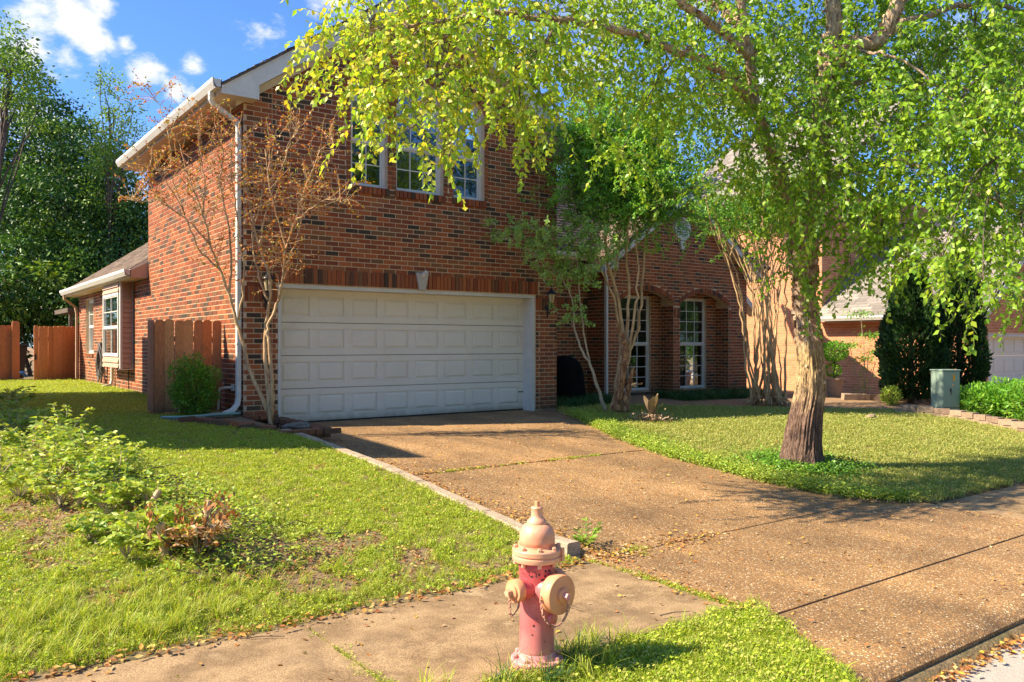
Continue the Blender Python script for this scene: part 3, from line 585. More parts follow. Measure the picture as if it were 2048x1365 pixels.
# ================================================================== THE HOUSE
house = thing('brick_house', 'two storey red brick house with white double garage door and arched upper windows', 'house', (7.04, 12.1, .36))
GX0, GX1, GY, GYD, SL = 4.04, 10.04, 12.1, 12.4, .70
TF, TS = front(GY), left(GX0)
gtop = lambda u: 5.40 + SL * ((u - GX0) if u < 7.04 else (GX1 - u))
WIN = [(5.76, 6.42, 4.17, 5.62), (6.58, 7.50, 4.17, 5.62), (7.70, 8.36, 4.17, 5.62)]
def archtop(a, b, s): return lambda u: s + math.sqrt(max(0, ((b - a) / 2) ** 2 - (u - (a + b) / 2) ** 2))
gop = [(4.56, 9.52, .2, 2.53)] + [(a, b, c, archtop(a, b, d)) for a, b, c, d in WIN]
wf = wall(TF, GX0, GX1, .1, gtop, gop, .28, (7.04,), 'garage_front_wall', None, house)
def in_front(us, v):
    ok = (us > GX0) & (us < GX1) & (v < 5.40 + SL * np.minimum(us - GX0, GX1 - us) - .02)
    ok &= ~((us > 4.55) & (us < 9.53) & (v < 2.545)); ok &= ~((us > 4.50) & (us < 9.58) & (v > 2.54) & (v < 2.785))
    ok &= ~(((us < 4.55) | (us > 9.53)) & (v > 2.24) & (v < 2.50))
    for a, b, c, d in WIN:
        r = (b - a) / 2; m = (a + b) / 2
        ok &= ~((us > a - .005) & (us < b + .005) & (v > c - .12) & (v < d)); ok &= ~(((us - m) ** 2 + (v - d) ** 2 < (r + .20) ** 2) & (v >= d))
        ok &= ~((np.abs(us - m) < r + .085) & (np.abs(us - m) > r - .01) & (v > c) & (v < d))
    ok &= ~((v > 6.25) & (v < 6.62) & (np.abs(us - 7.04) < .13))
    return ok
keep = []
fb = courses(TF, GX0, GX1, .38, 7.6, in_front, cuts=(4.47, 9.61))
bw = MB(); lay(bw, TF, fb, keep=keep)
soldier(bw, TF, 4.50, 9.58, 2.545, 2.775, .022); soldier(bw, TF, GX0 + .005, 4.55, 2.245, 2.475, .014); soldier(bw, TF, 9.53, GX1 - .005, 2.245, 2.475, .014)
for a, b, c, d in WIN:
    soldier(bw, TF, a - .03, b + .03, c - .115, c - .005, .04); r = (b - a) / 2; arch_ring(bw, TF, (a + b) / 2, d, r + .005, .19, 0, math.pi, int(math.pi * (r + .1) / .075))
    vv = c
    while vv < d - .04:                        # rounded jamb bricks beside the windows
        for s0, s1 in ((a - .078, a - .004), (b + .004, b + .078)): bw.T = TF; bw.box(s0, s1, -.05, .016 + random.uniform(-.002, .002), vv + JT / 2, vv + CH - JT / 2, 0, pick_rnd())
        vv += CH
# side wall + wing side wall (one plane)
EV = 5.30
ws = wall(TS, GY + .279, 17.95, .2, lambda u: EV, [], .28, (), 'garage_side_wall', None, house)
WY1 = 26.2
BW = [(24.0, 25.15, 1.37, 2.82)]
ww = wall(TS, 17.95, WY1, .2, lambda u: 3.02, BW, .28, (), 'wing_side_wall', None, house)
def in_side(us, v):
    ok = (us > GY + .0) & (us < WY1) & ((us < 17.95) | (v < 3.02))
    for a, b, c, d in BW: ok &= ~((us > a - .005) & (us < b + .005) & (v > c - .11) & (v < d + .0))
    ok &= ~((us > 19.3) & (us < 21.15) & (v > 1.1) & (v < 3.0))
    return ok
sb = courses(TS, GY, WY1, .40, EV, in_side, off0=.113)
lay(bw, TS, sb, keep=keep)
soldier(bw, TS, 24.0, 25.15, 1.265, 1.365, .035)
# entry wing: left recessed wall, gable with two arched bays
EY = 13.6; TE = front(EY); TR = front(14.2)
EX0, EX1, EC = 12.72, 17.75, 15.24
etop = lambda u: 3.58 + .68 * ((u - EX0) if u < EC else (EX1 - u))
ARC = [(13.17, 14.96), (15.19, 17.02)]
asp, ah = 2.62, .27
def segarch(a, b): return lambda u: asp + ah * (1 - ((u - (a + b) / 2) / ((b - a) / 2)) ** 2)
eop = [(a, b, .2, segarch(a, b)) for a, b in ARC]
wall(TE, EX0, EX1, .1, etop, eop, .20, (EC,), 'entry_gable_wall', None, house)
wall(TR, 9.9, EX0, .1, lambda u: 3.6, [], .2, (), 'entry_side_wall', None, house)
TB = front(EY + .42)
EW = [(13.56, 14.60, .50, 2.78), (15.60, 16.65, .50, 2.78)]
wall(TB, EX0 + .05, EX1 - .05, .1, lambda u: 2.95, EW, .2, (), 'bay_back_wall', None, house)
MB().box(EX0 + .02, EX1 - .02, EY + .2, EY + .42, 2.96, 3.0).build('bay_soffit', M['mortar'], house)
wall(left(EX0), EY + .199, 14.6, .1, lambda u: 3.5, [], .06, (), 'entry_return_wall', None, house)
def in_entry(us, v):
    ok = (us > EX0) & (us < EX1) & (v < 3.56 + .68 * np.minimum(us - EX0, EX1 - us))
    for a, b in ARC:
        t = asp + ah * (1 - ((us - (a + b) / 2) / ((b - a) / 2)) ** 2)
        ok &= ~((us > a - .005) & (us < b + .005) & (v < t + .13)); 
        ok &= ~(((us <= a) & (us > a - .11) | (us >= b) & (us < b + .11)) & (v > 2.28) & (v < 2.52))
    ok &= ~(((us - EC) ** 2 + (v - 4.42) ** 2 < .30 ** 2))
    return ok
lay(bw, TE, courses(TE, EX0, EX1, .35, 5.3, in_entry, cuts=(17.4,)), keep=keep)
for a, b in ARC:
    bw.T = TE; n = 20
    for i in range(n):
        x0 = a - .02 + (b - a + .04) * (i + .06) / n; x1 = a - .02 + (b - a + .04) * (i + .94) / n
        f = lambda u: asp + ah * (1 - ((u - (a + b) / 2) / ((b - a) / 2)) ** 2)
        t = .02 + random.uniform(-.003, .003); P = [(x0, f(x0)), (x1, f(x1)), (x1, f(x1) + .115), (x0, f(x0) + .115)]
        bw.add([(p[0], -.1, p[1]) for p in P] + [(p[0], t, p[1]) for p in P], [(4, 5, 6, 7), (0, 1, 5, 4), (1, 2, 6, 5), (2, 3, 7, 6), (3, 0, 4, 7)], 0, pick_rnd())
    soldier(bw, TE, a - .10, a - .005, 2.285, 2.50, .02); soldier(bw, TE, b + .005, b + .10, 2.285, 2.50, .02)
lay(bw, TR, courses(TR, 10.0, EX0, .35, 3.6, lambda u, v: (u > 9.95) & (u < EX0) & ~((v > 2.44) & (v < 2.68))), keep=keep)
soldier(bw, TR, 10.0, EX0, 2.445, 2.675, .014)
lay(bw, TB, courses(TB, EX0 + .1, EX1 - .1, .35, 2.95, lambda u, v: (u > 12.8) & (u < 17.65) & ~((u > 13.555) & (u < 14.605) & (v > .5) & (v < 2.78)) & ~((u > 15.595) & (u < 16.655) & (v > .5) & (v < 2.78))), keep=keep)
lay(bw, left(EX0), courses(left(EX0), EY, 14.2, .35, 3.45, lambda u, v: (u > EY + .006) & (u < 14.19)), keep=keep)
TV = left(17.10 - .0)          # bay reveals that face left
for xx in (14.96, 17.02):
    T_ = left(xx); MB(T_).box(EY + .002, EY + .001 + .19, -.02, -.001, .1, 2.6) ; lay(bw, T_, courses(T_, EY, EY + .41, .35, 2.6, lambda u, v: (u > EY + .005) & (u < EY + .405)), keep=keep)
    MB(T_).box(EY + .19, EY + .43, -.15, 0, .1, 2.96).build('bay_reveal', M['mortar'], house)

# the 300 bricks that show largest are single objects, the rest one mesh
def face_px(k):
    T, a, b, c, d, n, r = k; p = [np.array(T((u, 0, v))) for u, v in ((a, c), (b, c), (b, d), (a, d))]; q_ = []
    for x in p:
        dd = x[0] * FWD[0] + x[1] * FWD[1]; rr = x[0] * FWD[1] - x[1] * FWD[0]; q_.append((1024 + F * rr / dd, 690 - F * (x[2] - CAMZ) / dd))
    A = 0
    for i in range(4): A += q_[i][0] * q_[(i + 1) % 4][1] - q_[(i + 1) % 4][0] * q_[i][1]
    hid = (q_[0][1] < 0) or (q_[0][0] < 297 - 0 and False) or (640 < q_[0][0] < 1150 and q_[0][1] < 330)
    full = b - a > ML - JT - .012
    return abs(A) / 2 * (0 if (hid or not full) else 1)
keep.sort(key=face_px, reverse=True)
cache = {}
for (T, a, b, c, d, n, r) in keep[:300]:
    key = int(r * 12)
    if key not in cache:
        w_, h_ = ML - JT, CH - JT
        cache[key] = MB().add([(0, 0, 0), (w_, 0, 0), (w_, 0, h_), (0, 0, h_), (0, -.009, 0), (w_, -.009, 0), (w_, -.009, h_), (0, -.009, h_)],
                              [(7, 6, 5, 4), (4, 5, 1, 0), (5, 6, 2, 1), (6, 7, 3, 2), (7, 4, 0, 3)], 0, (key + .5) / 12).mesh('brick', [M['brick']])
    o = bpy.data.objects.new('brick', cache[key]); col.objects.link(o)
    side = abs(T((0, 0, 0))[0] - T((1, 0, 0))[0]) < .5
    p = T((b if side else a, 0, c)); o.location = p
    if side: o.rotation_euler = (0, 0, R(-90)); o.parent = ws if p[1] < 17.95 else ww
    else: o.parent = wf
    o.scale = (1, n / .009, 1)
for (T, a, b, c, d, n, r) in keep[300:]:
    bw.T = T
    bw.add([(a, 0, c), (b, 0, c), (b, 0, d), (a, 0, d), (a, n, c), (b, n, c), (b, n, d), (a, n, d)], [(4, 5, 6, 7), (0, 1, 5, 4), (1, 2, 6, 5), (2, 3, 7, 6), (3, 0, 4, 7)], 0, r)
bw.build('brickwork', M['brick'], house, stuff=True)

# upper windows
for i, (a, b, c, d) in enumerate(WIN):
    window(TF, a, b, c, d, -.09, house, cols=3 if i == 1 else 2, rows=2, rail=4.92, arch=True, fw=.055, shade=.18)
MB(TF).prism([(6.96, .0, 6.24), (7.12, .0, 6.24), (7.17, .0, 6.62), (6.91, .0, 6.62)], (0, .05, 0)).build('keystone', M['caststone'], house, bevel=.01)
MB(TF).prism([(7.0, .0, 2.52), (7.12, .0, 2.52), (7.18, .0, 2.82), (6.94, .0, 2.82)], (0, .06, 0)).build('keystone', M['caststone'], house, bevel=.01)
fx = MB(TF); fx.lathe([(.03, 0), (.03, .03), (.018, .035), (.018, .075)], (7.06, .06, 2.80), (0, 1, 0), 10).lathe([(.022, 0), (.032, .05)], (7.06, .12, 2.80), (.3, 1, .7), 10).lathe([(.022, 0), (.03, .05)], (7.04, .12, 2.79), (-.6, .8, -.5), 10)
fx.build('floodlight_mount', M['trim'], house, smooth=True, auto=True)

# garage door
TD = front(GYD)
jm = MB(TF)
jm.box(4.561, 4.625, -.30, -.02, .36, 2.47).box(9.455, 9.519, -.30, -.005, .36, 2.47).box(4.561, 9.519, -.30, -.005, 2.471, 2.529)
jm.box(4.561, 4.60, -.019, .012, .36, 2.47)
jm.build('door_jamb', M['trim'], house, bevel=.003)
gd = MB(TD)
DX0, DX1, DZ0, SH = 4.60, 9.47, .385, .5225
PW = (DX1 - DX0 - .10) / 8
for k in range(4):
    z0, z1 = DZ0 + k * SH + .004, DZ0 + (k + 1) * SH - .004
    gd.box(DX0, DX1, -.04, .0, z0, z1)
    a, b = z0 + .10, z1 - .10
    gd.box(DX0, DX1, 0, .018, z0, a).box(DX0, DX1, 0, .018, b, z1)
    for i in range(9):
        xc = DX0 + .05 + i * PW; gd.box(xc - (.065 if 0 < i < 8 else .05), xc + (.065 if 0 < i < 8 else .05), 0, .018, a, b)
gdo = gd.build('garage_door', M['door'], house, bevel=.004)
pm = MB()
w_, h_ = PW - .13 - .006, SH - .006 - .20 - .006
pm.add([(0, 0, 0), (w_, 0, 0), (w_, 0, h_), (0, 0, h_), (.016, -.001, .016), (w_ - .016, -.001, .016), (w_ - .016, -.001, h_ - .016), (.016, -.001, h_ - .016), (.048, -.017, .048), (w_ - .048, -.017, .048), (w_ - .048, -.017, h_ - .048), (.048, -.017, h_ - .048)],
       [(0, 1, 5, 4), (1, 2, 6, 5), (2, 3, 7, 6), (3, 0, 4, 7), (4, 5, 9, 8), (5, 6, 10, 9), (6, 7, 11, 10), (7, 4, 8, 11), (8, 9, 10, 11)])
pme = pm.mesh('door_panel', [M['door']])
for k in range(4):
    for i in range(8):
        o = bpy.data.objects.new('door_panel', pme); col.objects.link(o); o.parent = gdo
        o.location = (DX0 + .05 + i * PW + .065 + .003, GYD - .001, DZ0 + k * SH + .003 + .10 + .003)
MB(TD).box(DX0, DX1, -.03, .01, .362, .384).build('bottom_seal', M['rubber'], gdo)
MB(TD).box(9.35, 9.46, 0, .02, .70, .72).build('door_bolt', M['rubber'], gdo)
MB().box(4.56, 9.52, 12.45, 12.5, .2, 2.5).build('dark_backing', M['room'], house)

# lamps on the piers
def wall_lamp(x, z, label):
    t = thing('wall_lantern', label, 'wall lamp', (x, GY - .01, z), 'carriage lamps either side of the garage door')
    T = lambda p: (x + p[0], GY - .012 - p[1], z + p[2])
    MB(T).lathe([(.0, 0), (.05, 0), (.05, .012), (.03, .02), (0, .02)], (0, 0, -.16), (0, 1, 0), 16).tube(smooth_path([(0, .01, -.16), (0, .05, -.26), (0, .10, -.24), (0, .13, -.14), (0, .13, -.09)]), .011, 8).tube([(0, .02, -.16), (0, .02, -.33), (0, .02, -.36)], [.02, .013, .004], 8).build('bracket', M['black'], t, smooth=True, auto=True)
    MB(T).lathe([(.0, -.10), (.025, -.10), (.045, -.085), (.05, -.075), (0, -.075)], (0, .13, 0), (0, 0, 1), 16).build('lamp_base', M['black'], t)
    cage = MB(T); n = 6
    for k in range(n):
        th = math.pi * 2 * k / n; c, s_ = math.cos(th), math.sin(th)
        cage.tube([(.048 * c, .13 + .048 * s_, -.075), (.08 * c, .13 + .08 * s_, .09)], .005, 5)
    cage.build('cage', M['black'], t)
    MB(T).lathe([(.043, -.074), (.073, .088), (0.0, .088)], (0, .13, 0), (0, 0, 1), 6).build('lamp_glass', M['lampglass'], t)
    MB(T).lathe([(.096, .088), (.098, .098), (.085, .125), (.045, .155), (.03, .172), (.014, .18), (.02, .195), (.008, .21), (.003, .26)], (0, .13, 0), (0, 0, 1), 16).build('lamp_roof', M['black'], t, smooth=True)
wall_lamp(4.36, 2.48, 'black lantern on the brick pier left of the garage door, behind the bare stems')
wall_lamp(9.80, 2.46, 'black lantern on the brick pier at the right end of the garage door')

# garage roof, rakes, soffits
rid = 7.04; ry0, ry1 = 11.80, 18.25; oh = .42
def slope_pts(x): return 5.40 + .10 + SL * (min(x - GX0, GX1 - x))
u1 = np.array([1, 0, SL]); u1 /= np.linalg.norm(u1); u2 = np.array([-1, 0, SL]); u2 /= np.linalg.norm(u2)
ln = (3.0 + oh) * math.hypot(1, SL)
roof_plane('roof', (GX0 - oh, ry0 - .045, slope_pts(GX0 - oh) + .10), (GX0 - oh, ry1, slope_pts(GX0 - oh) + .10), u1, ln, house, M['shingle'], thick=.03)
roof_plane('roof', (GX1 + oh, ry0 - .045, slope_pts(GX0 - oh) + .10), (GX1 + oh, ry1, slope_pts(GX0 - oh) + .10), u2, ln, house, M['shingle'], thick=.03)
def rake(x0, z0, x1, z1, y, h, t, name, m, parent):
    MB().prism([(x0, y, z0 - h), (x1, y, z1 - h), (x1, y, z1), (x0, y, z0)], (0, t, 0)).build(name, m, parent, bevel=.004)
zc = lambda x: slope_pts(x) + .065
for s, xe in ((1, GX0 - oh), (-1, GX1 + oh)):
    xm = 7.04
    x_in = xe + s * (oh + .12)
    MB().prism([(xe, ry0 - .022, 5.17), (x_in, ry0 - .022, 5.17), (x_in, ry0 - .022, zc(x_in) - .27), (xm, ry0 - .022, zc(xm) - .27), (xm, ry0 - .022, zc(xm)), (xe, ry0 - .022, zc(xe))], (0, .022, 0)).build('rake_board', M['trim'], house)
    MB().prism([(x_in, ry0 - .026, 5.16), (x_in - s * .02, ry0 - .026, 5.16), (x_in - s * .02, ry0 - .026, zc(x_in) - .27), (x_in, ry0 - .026, zc(x_in) - .27)], (0, .003, 0)).build('return_edge', M['trim'], house)
    rake(xe, zc(xe) + .012, xm, zc(xm) + .012, ry0 - .032, .05, .03, 'rake_drip', M['trim'], house)
    # soffit under the rake and frieze on the brick
    a, b = xe + s * .3, xm
    MB().prism([(a, ry0, zc(a) - .26), (b, ry0, zc(b) - .26), (b, GY, zc(b) - .26), (a, GY, zc(a) - .26)], (0, 0, .02)).build('rake_soffit', M['soffit'], house)
    MB().prism([(a, GY - .035, zc(a) - .38), (b, GY - .035, zc(b) - .38), (b, GY - .035, zc(b) - .265), (a, GY - .035, zc(a) - .265)], (0, .03, 0)).build('frieze', M['soffit'], house)
    # boxed return at the eave
    x_in = xe + s * (oh + .12)
    xa, xb = sorted((xe, x_in if True else 0))
    MB().box(min(xe, x_in - s * .12) , max(xe, x_in - s * .12), ry0, ry1 - .02, 5.185, 5.20).build('soffit', M['soffit'], house)
    MB().box(min(x_in - s * .12, x_in), max(x_in - s * .12, x_in), ry0, GY - .012, 5.185, 5.20).build('return_soffit', M['soffit'], house)
    MB().box(min(xe, xe + s * .02), max(xe, xe + s * .02), ry0, ry1, 5.20, zc(xe) - .02).build('fascia', M['trim'], house)
def gutter(x, y0, y1, z, s, parent, m=None):
    """K style gutter along Y, on the side s of x"""
    pr = [(0, 0), (0, .13), (.012, .13), (.012, .012), (.075, .012), (.118, .085), (.118, .125), (.105, .125), (.105, .135), (.13, .135), (.13, .08), (.085, 0)]
    mb = MB(); n = len(pr); A = [(x - s * p[0], y0, z + p[1]) for p in pr]; B = [(x - s * p[0], y1, z + p[1]) for p in pr]
    mb.add(A + B, [(i, (i + 1) % n, n + (i + 1) % n, n + i) for i in range(n)] + [tuple(range(n))[::-1], tuple(range(n, 2 * n))])
    mb.box(min(x, x - s * .12), max(x, x - s * .12), y0, y0 + .004, z + .002, z + .12)
    return mb.build('gutter', m or M['trim'], parent)
gutter(GX0 - oh, ry0 - .03, ry1 + .05, 5.235, 1, house)
def downspout(pts, parent, w=.075, d=.055, m=None):
    """rectangular pipe along pts"""
    pts = [np.array(p, float) for p in pts]; mb = MB(); rings = []
    for i, p in enumerate(pts):
        t = unit(pts[min(i + 1, len(pts) - 1)] - pts[max(i - 1, 0)]); a = np.array([0, 1.0, 0]) if abs(t[1]) < .7 else np.array([1.0, 0, 0]); a = unit(a - t * a.dot(t)); b = np.cross(t, a)
        rings.append([p + a * w / 2 + b * d / 2, p - a * w / 2 + b * d / 2, p - a * w / 2 - b * d / 2, p + a * w / 2 - b * d / 2])
    vs = [q_ for r_ in rings for q_ in r_]; n = len(pts)
    mb.add(vs, [(i * 4 + k, i * 4 + (k + 1) % 4, (i + 1) * 4 + (k + 1) % 4, (i + 1) * 4 + k) for i in range(n - 1) for k in range(4)] + [(3, 2, 1, 0), (n * 4 - 4, n * 4 - 3, n * 4 - 2, n * 4 - 1)])
    return mb.build('downspout', m or M['trim'], parent, bevel=.008)
xg = GX0 - oh - .065; xs_ = GX0 - .055
downspout([(xg, 12.06, 5.24), (xg, 12.06, 5.13), (xg + .04, 12.08, 5.07), (xs_ - .04, 12.15, 4.90), (xs_, 12.17, 4.82), (xs_, 12.17, 2.5), (xs_, 12.17, .82), (xs_ - .02, 12.16, .72), (xs_ - .10, 12.12, .64), (xs_ - .24, 12.05, .60)], house, .085, .065)
for z in (1.6, 3.2, 4.4): MB(TS).box(12.12, 12.22, 0, .095, z, z + .025).build('pipe_strap', M['trim'], house)

# wing: roof, gutter, windows, bay box
wo = .34; wz = 3.14; wr = .69; uw = np.array([1, 0, wr]); uw /= np.linalg.norm(uw)
roof_plane('wing_roof', (GX0 - wo, 18.02, wz), (GX0 - wo, WY1 + .2, wz), uw, 4.6, house, M['shingle'], smat=M['trim'])
MB().box(GX0 - wo, GX0 - wo + .02, 17.96, WY1 + .2, 2.98, wz - .09).build('wing_fascia', M['trim'], house)
MB().box(GX0 - wo, GX0 - .01, 17.96, WY1 + .2, 2.965, 2.98).build('wing_soffit', M['soffit'], house)
MB().prism([(GX0 - wo, 17.955, 2.965), (GX0 - .012, 17.955, 2.965), (GX0 - .012, 17.955, wz + .16), (GX0 - wo, 17.955, wz - .03)], (0, .022, 0)).build('wing_return', M['siding'], house)
gutter(GX0 - wo, 17.93, WY1 + .25, 3.0, 1, house)
wall(front(WY1 - .0), GX0 + .1, 8, .2, lambda u: 3.0 + .6 * (u - GX0), [], -.2, (), 'wing_back_wall', None, house)
window(TS, 24.0, 25.15, 1.37, 2.82, -.07, house, cols=2, rows=(1, 2), rail=2.08, fw=.06, blinds=None, shade=.05)
# box bay with siding
BX = .28; by0, by1, bz0, bz1 = 19.3, 21.15, 1.10, 2.96
TBx = left(GX0 - BX)
bay = MB().box(GX0 - BX + .02, GX0 - .012, by0 + .02, by1 - .02, bz0, bz0 + .02).build('bay_box', M['siding'], house)
wb0, wb1 = 1.34, 2.74
def lap(T, u0, u1, v0, v1, parent, ex=.11):
    v = v0
    while v < v1 - .01:
        t = min(v1, v + ex); MB(T).prism([(u0, .0, v), (u0, .034, v), (u0, .004, t), (u0, .0, t)], (u1 - u0, 0, 0)).build('siding_board', M['siding'], parent); v += ex
lap(TBx, by0 + .06, by1 - .06, bz0, wb0 - .02, bay); lap(TBx, by0 + .06, by1 - .06, wb1 + .02, bz1, bay)
lap(front(by0), GX0 - BX + .05, GX0 - .03, bz0, bz1, bay)
MB().box(GX0 - BX + .0, GX0 - BX + .05, by0 - .026, by0 + .06, bz0 - .02, bz1).box(GX0 - .03, GX0 - .012, by0 - .026, by0 + .01, bz0 - .02, bz1).box(GX0 - BX, GX0 - BX + .05, by1 - .06, by1, bz0 - .02, bz1).box(GX0 - BX - .03, GX0 - .012, by0 - .028, by0 - .001, bz0 - .045, bz0 - .021).build('corner_board', M['trim'], bay, bevel=.003)
MB(TBx).box(by0 + .06, by1 - .06, -.02, 0, bz0, wb0).box(by0 + .06, by1 - .06, -.02, 0, wb1, bz1).build('bay_sheathing', M['siding'], bay)
MB().box(GX0 - BX + .051, GX0 - .012, by0 + .001, by0 + .02, bz0, bz1).build('bay_sheathing', M['siding'], bay)
window(TBx, by0 + .08, by1 - .08, wb0, wb1, .025, house, cols=2, rows=(1, 2), rail=1.98, fw=.06, shade=0, backing=False)
MB().box(GX0 - .04, GX0 - .012, by0 + .08, by1 - .08, wb0, wb1).build('curtain', M['blind'], house)
downspout([(GX0 - .06, 21.28, 3.0), (GX0 - .06, 21.28, 2.0), (GX0 - .06, 21.28, .78), (GX0 - .10, 21.24, .66), (GX0 - .30, 21.2, .60)], house, .08, .06)
downspout([(GX0 - .4, WY1 - .1, 3.0), (GX0 - .4, WY1 - .1, 2.9), (GX0 - .1, WY1 + .05, 2.68), (GX0 - .06, WY1 + .05, 2.5), (GX0 - .06, WY1 + .05, .65)], house, .08, .06, M['siding'])
for k in range(2):
    yy = 19.6 - .05; MB().tube([(GX0 - .05, yy, .62 + .0), (GX0 - .05, yy, 1.1)], .012, 6).build('cable_conduit', M['black'], house); break

# entry roofs
s2 = .68; ue = np.array([1, 0, s2]); ue /= np.linalg.norm(ue); uf = np.array([-1, 0, s2]); uf /= np.linalg.norm(uf); um = np.array([0, 1, .7]); um /= np.linalg.norm(um)
eo = .30; ez = 3.70; le = (EC - EX0 + eo) * math.hypot(1, s2)
roof_plane('entry_roof', (EX0 - eo, EY - .32, ez - s2 * eo), (EX0 - eo, EY + 3.2, ez - s2 * eo), ue, le, house, M['shingle'])
roof_plane('entry_roof', (EX1 + eo, EY - .32, ez - s2 * eo), (EX1 + eo, EY + 3.2, ez - s2 * eo), uf, le, house, M['shingle'])
roof_plane('main_roof', (GX1 - .3, 13.9, 3.72), (19.2, 13.9, 3.72), um, 4.1, house, M['shingle'])
ze = lambda x: 3.60 + s2 * (x - EX0 if x < EC else EX1 - x)
for s, xe in ((1, EX0 - eo), (-1, EX1 + eo)):
    f_ = lambda x: 3.62 + s2 * ((x - EX0) if s > 0 else (EX1 - x))
    rake(xe, f_(xe), EC, f_(EC), EY - .31, .20, .022, 'rake_board', M['trim'], house)
    a = xe + s * .3
    MB().prism([(a, EY - .29, f_(a) - .19), (EC, EY - .29, f_(EC) - .19), (EC, EY, f_(EC) - .19), (a, EY, f_(a) - .19)], (0, 0, .02)).build('rake_soffit', M['soffit'], house)
    x_in = xe + s * .40
    MB().prism([(xe, EY - .312, 3.30), (x_in, EY - .312, 3.30), (x_in, EY - .312, f_(x_in) - .2), (xe, EY - .312, f_(xe) - .2)], (0, .3, 0)).build('eave_return', M['trim'], house)
    MB().box(min(xe, xe + s * .02), max(xe, xe + s * .02), EY - .29, EY + 3, 3.30, f_(xe)).build('fascia', M['trim'], house)
MB().box(10, EX0 - eo - .0, 13.88, 14.2, 3.5, 3.52).box(10, EX0 - eo, 13.86, 13.88, 3.5, 3.66).build('entry_fascia', M['soffit'], house)
MB().box(10, EX0 - eo, 13.75, 13.86, 3.56, 3.66).build('gutter', M['soffit'], house)
MB(front(14.2 + .3)).box(17.75, 18.6, -.1, 0, .2, 3.2).build('rear_entry_wall', M['brick'], house)
# lower rake beyond the gable
MB().prism([(17.95, EY + .5, 3.3), (18.9, EY + .5, 2.55), (18.9, EY + .5, 2.38), (17.95, EY + .5, 3.12)], (0, .3, 0)).build('lower_rake', M['trim'], house)
downspout([(EX0 - .10, EY - .06, 3.35), (EX0 - .06, EY - .045, 3.2), (EX0 - .02, EY - .045, 3.1), (EX0 - .02, EY - .045, 1.0), (EX0 - .02, EY - .045, .38)], house, .08, .06, M['trim'])
for a, b, c, d in EW:
    window(TB, a, b, c, d, -.05, house, cols=3, rows=4, rail=1.62, fw=.045, blinds=(1.66, d - .06))
# round gable vent
T = TE; vt = MB(T)
vt.lathe([(.19, 0), (.19, .05), (.21, .06), (.28, .06), (.29, .03), (.29, 0)], (EC, 0, 4.42), (0, 1, 0), 28)
vo = vt.build('gable_vent', M['trim'], house)
for k in range(-3, 4):
    h = .055 * k; w = math.sqrt(max(.001, .185 ** 2 - h * h)); MB(T).prism([(EC - w, .055, 4.42 + h - .012), (EC + w, .055, 4.42 + h - .012), (EC + w, .03, 4.42 + h + .03), (EC - w, .03, 4.42 + h + .03)], (0, .006, 0)).build('louvre', M['trim'], vo)
MB(T).prism([(EC - .05, 0, 3.92), (EC + .05, 0, 3.92), (EC + .09, 0, 4.12), (EC - .09, 0, 4.12)], (0, .06, 0)).build('keystone', M['trim'], vo)

# ================================================================== neighbour on the right
nb = thing('neighbour_house', 'salmon brick house with grey shingle roof and white garage door, far right beyond the conifers', 'house', (22.5, 12, .1))
NX, NY0, NY1, NE = 22.5, 9.9, 14.45, 2.42; TN = left(NX); TNF = front(NY0)
wall(TN, NY0, NY1, -.4, lambda u: NE, [], .25, (), 'garage_side_wall', M['mortar_n'], nb)
wall(TNF, NX, 29.0, -.4, lambda u: NE + .72 * min(u - NX, 29 - u), [(23.0, 28.2, -.4, 1.88)], .25, (25.75,), 'garage_front_wall', M['mortar_n'], nb)
wall(TN, NY1, 20.5, -.4, lambda u: 6.4, [(14.6, 15.15, 1.0, 2.05), (17.3, 17.9, 3.6, 4.6)], .25, (), 'tall_side_wall', M['mortar_n'], nb)
wall(front(NY1), NX + .25, 31, -.4, lambda u: 6.4, [], .25, (), 'tall_front_wall', M['mortar_n'], nb)
nbw = MB()
for T_, args, f in ((TN, (NY0, 20.5, -.2, 6.4), lambda u, v: ((u < NY1) & (v < NE) | (u > NY1) & (v < 6.4)) & ~((u > 14.59) & (u < 15.16) & (v > 1.) & (v < 2.06)) & ~((u > 17.29) & (u < 17.91) & (v > 3.6) & (v < 4.61))),
                    (TNF, (NX, 29, -.2, 4.7), lambda u, v: (v < NE + .72 * np.minimum(u - NX, 29 - u)) & ~((u > 22.99) & (u < 28.21) & (v < 1.9)) & (v > -.2)),
                    (front(NY1), (NX, 29, 2.3, 6.4), lambda u, v: (u > NX) & (v > 2.3))):
    nbw.T = T_
    for (a, b, c, d) in courses(T_, *args, f, step=.02): 
        n = .008; nbw.add([(a, 0, c), (b, 0, c), (b, 0, d), (a, 0, d), (a, n, c), (b, n, c), (b, n, d), (a, n, d)], [(4, 5, 6, 7), (0, 1, 5, 4), (1, 2, 6, 5), (2, 3, 7, 6), (3, 0, 4, 7)], 0)
nbw.build('brickwork', M['brick_n'], nb, stuff=True)
un = np.array([1, 0, .72]); un /= np.linalg.norm(un); un2 = np.array([-1, 0, .72]); un2 /= np.linalg.norm(un2)
roof_plane('roof', (NX - .4, NY0 - .3, NE + .02), (NX - .4, NY1 - .01, NE + .02), un, 4.5, nb, M['shingle_n'])
roof_plane('roof', (29.4, NY0 - .3, NE + .02), (29.4, NY1 - .01, NE + .02), un2, 4.5, nb, M['shingle_n'])
roof_plane('tall_roof', (NX - .4, 14.2, 6.3), (NX - .4, 21, 6.3), un, 6, nb, M['shingle_n'])
gutter(NX - .4, NY0 - .3, NY1, NE - .12, 1, nb)
MB().box(NX - .4, NX - .01, NY0 - .3, NY1, NE - .16, NE - .14).build('soffit', M['siding'], nb)
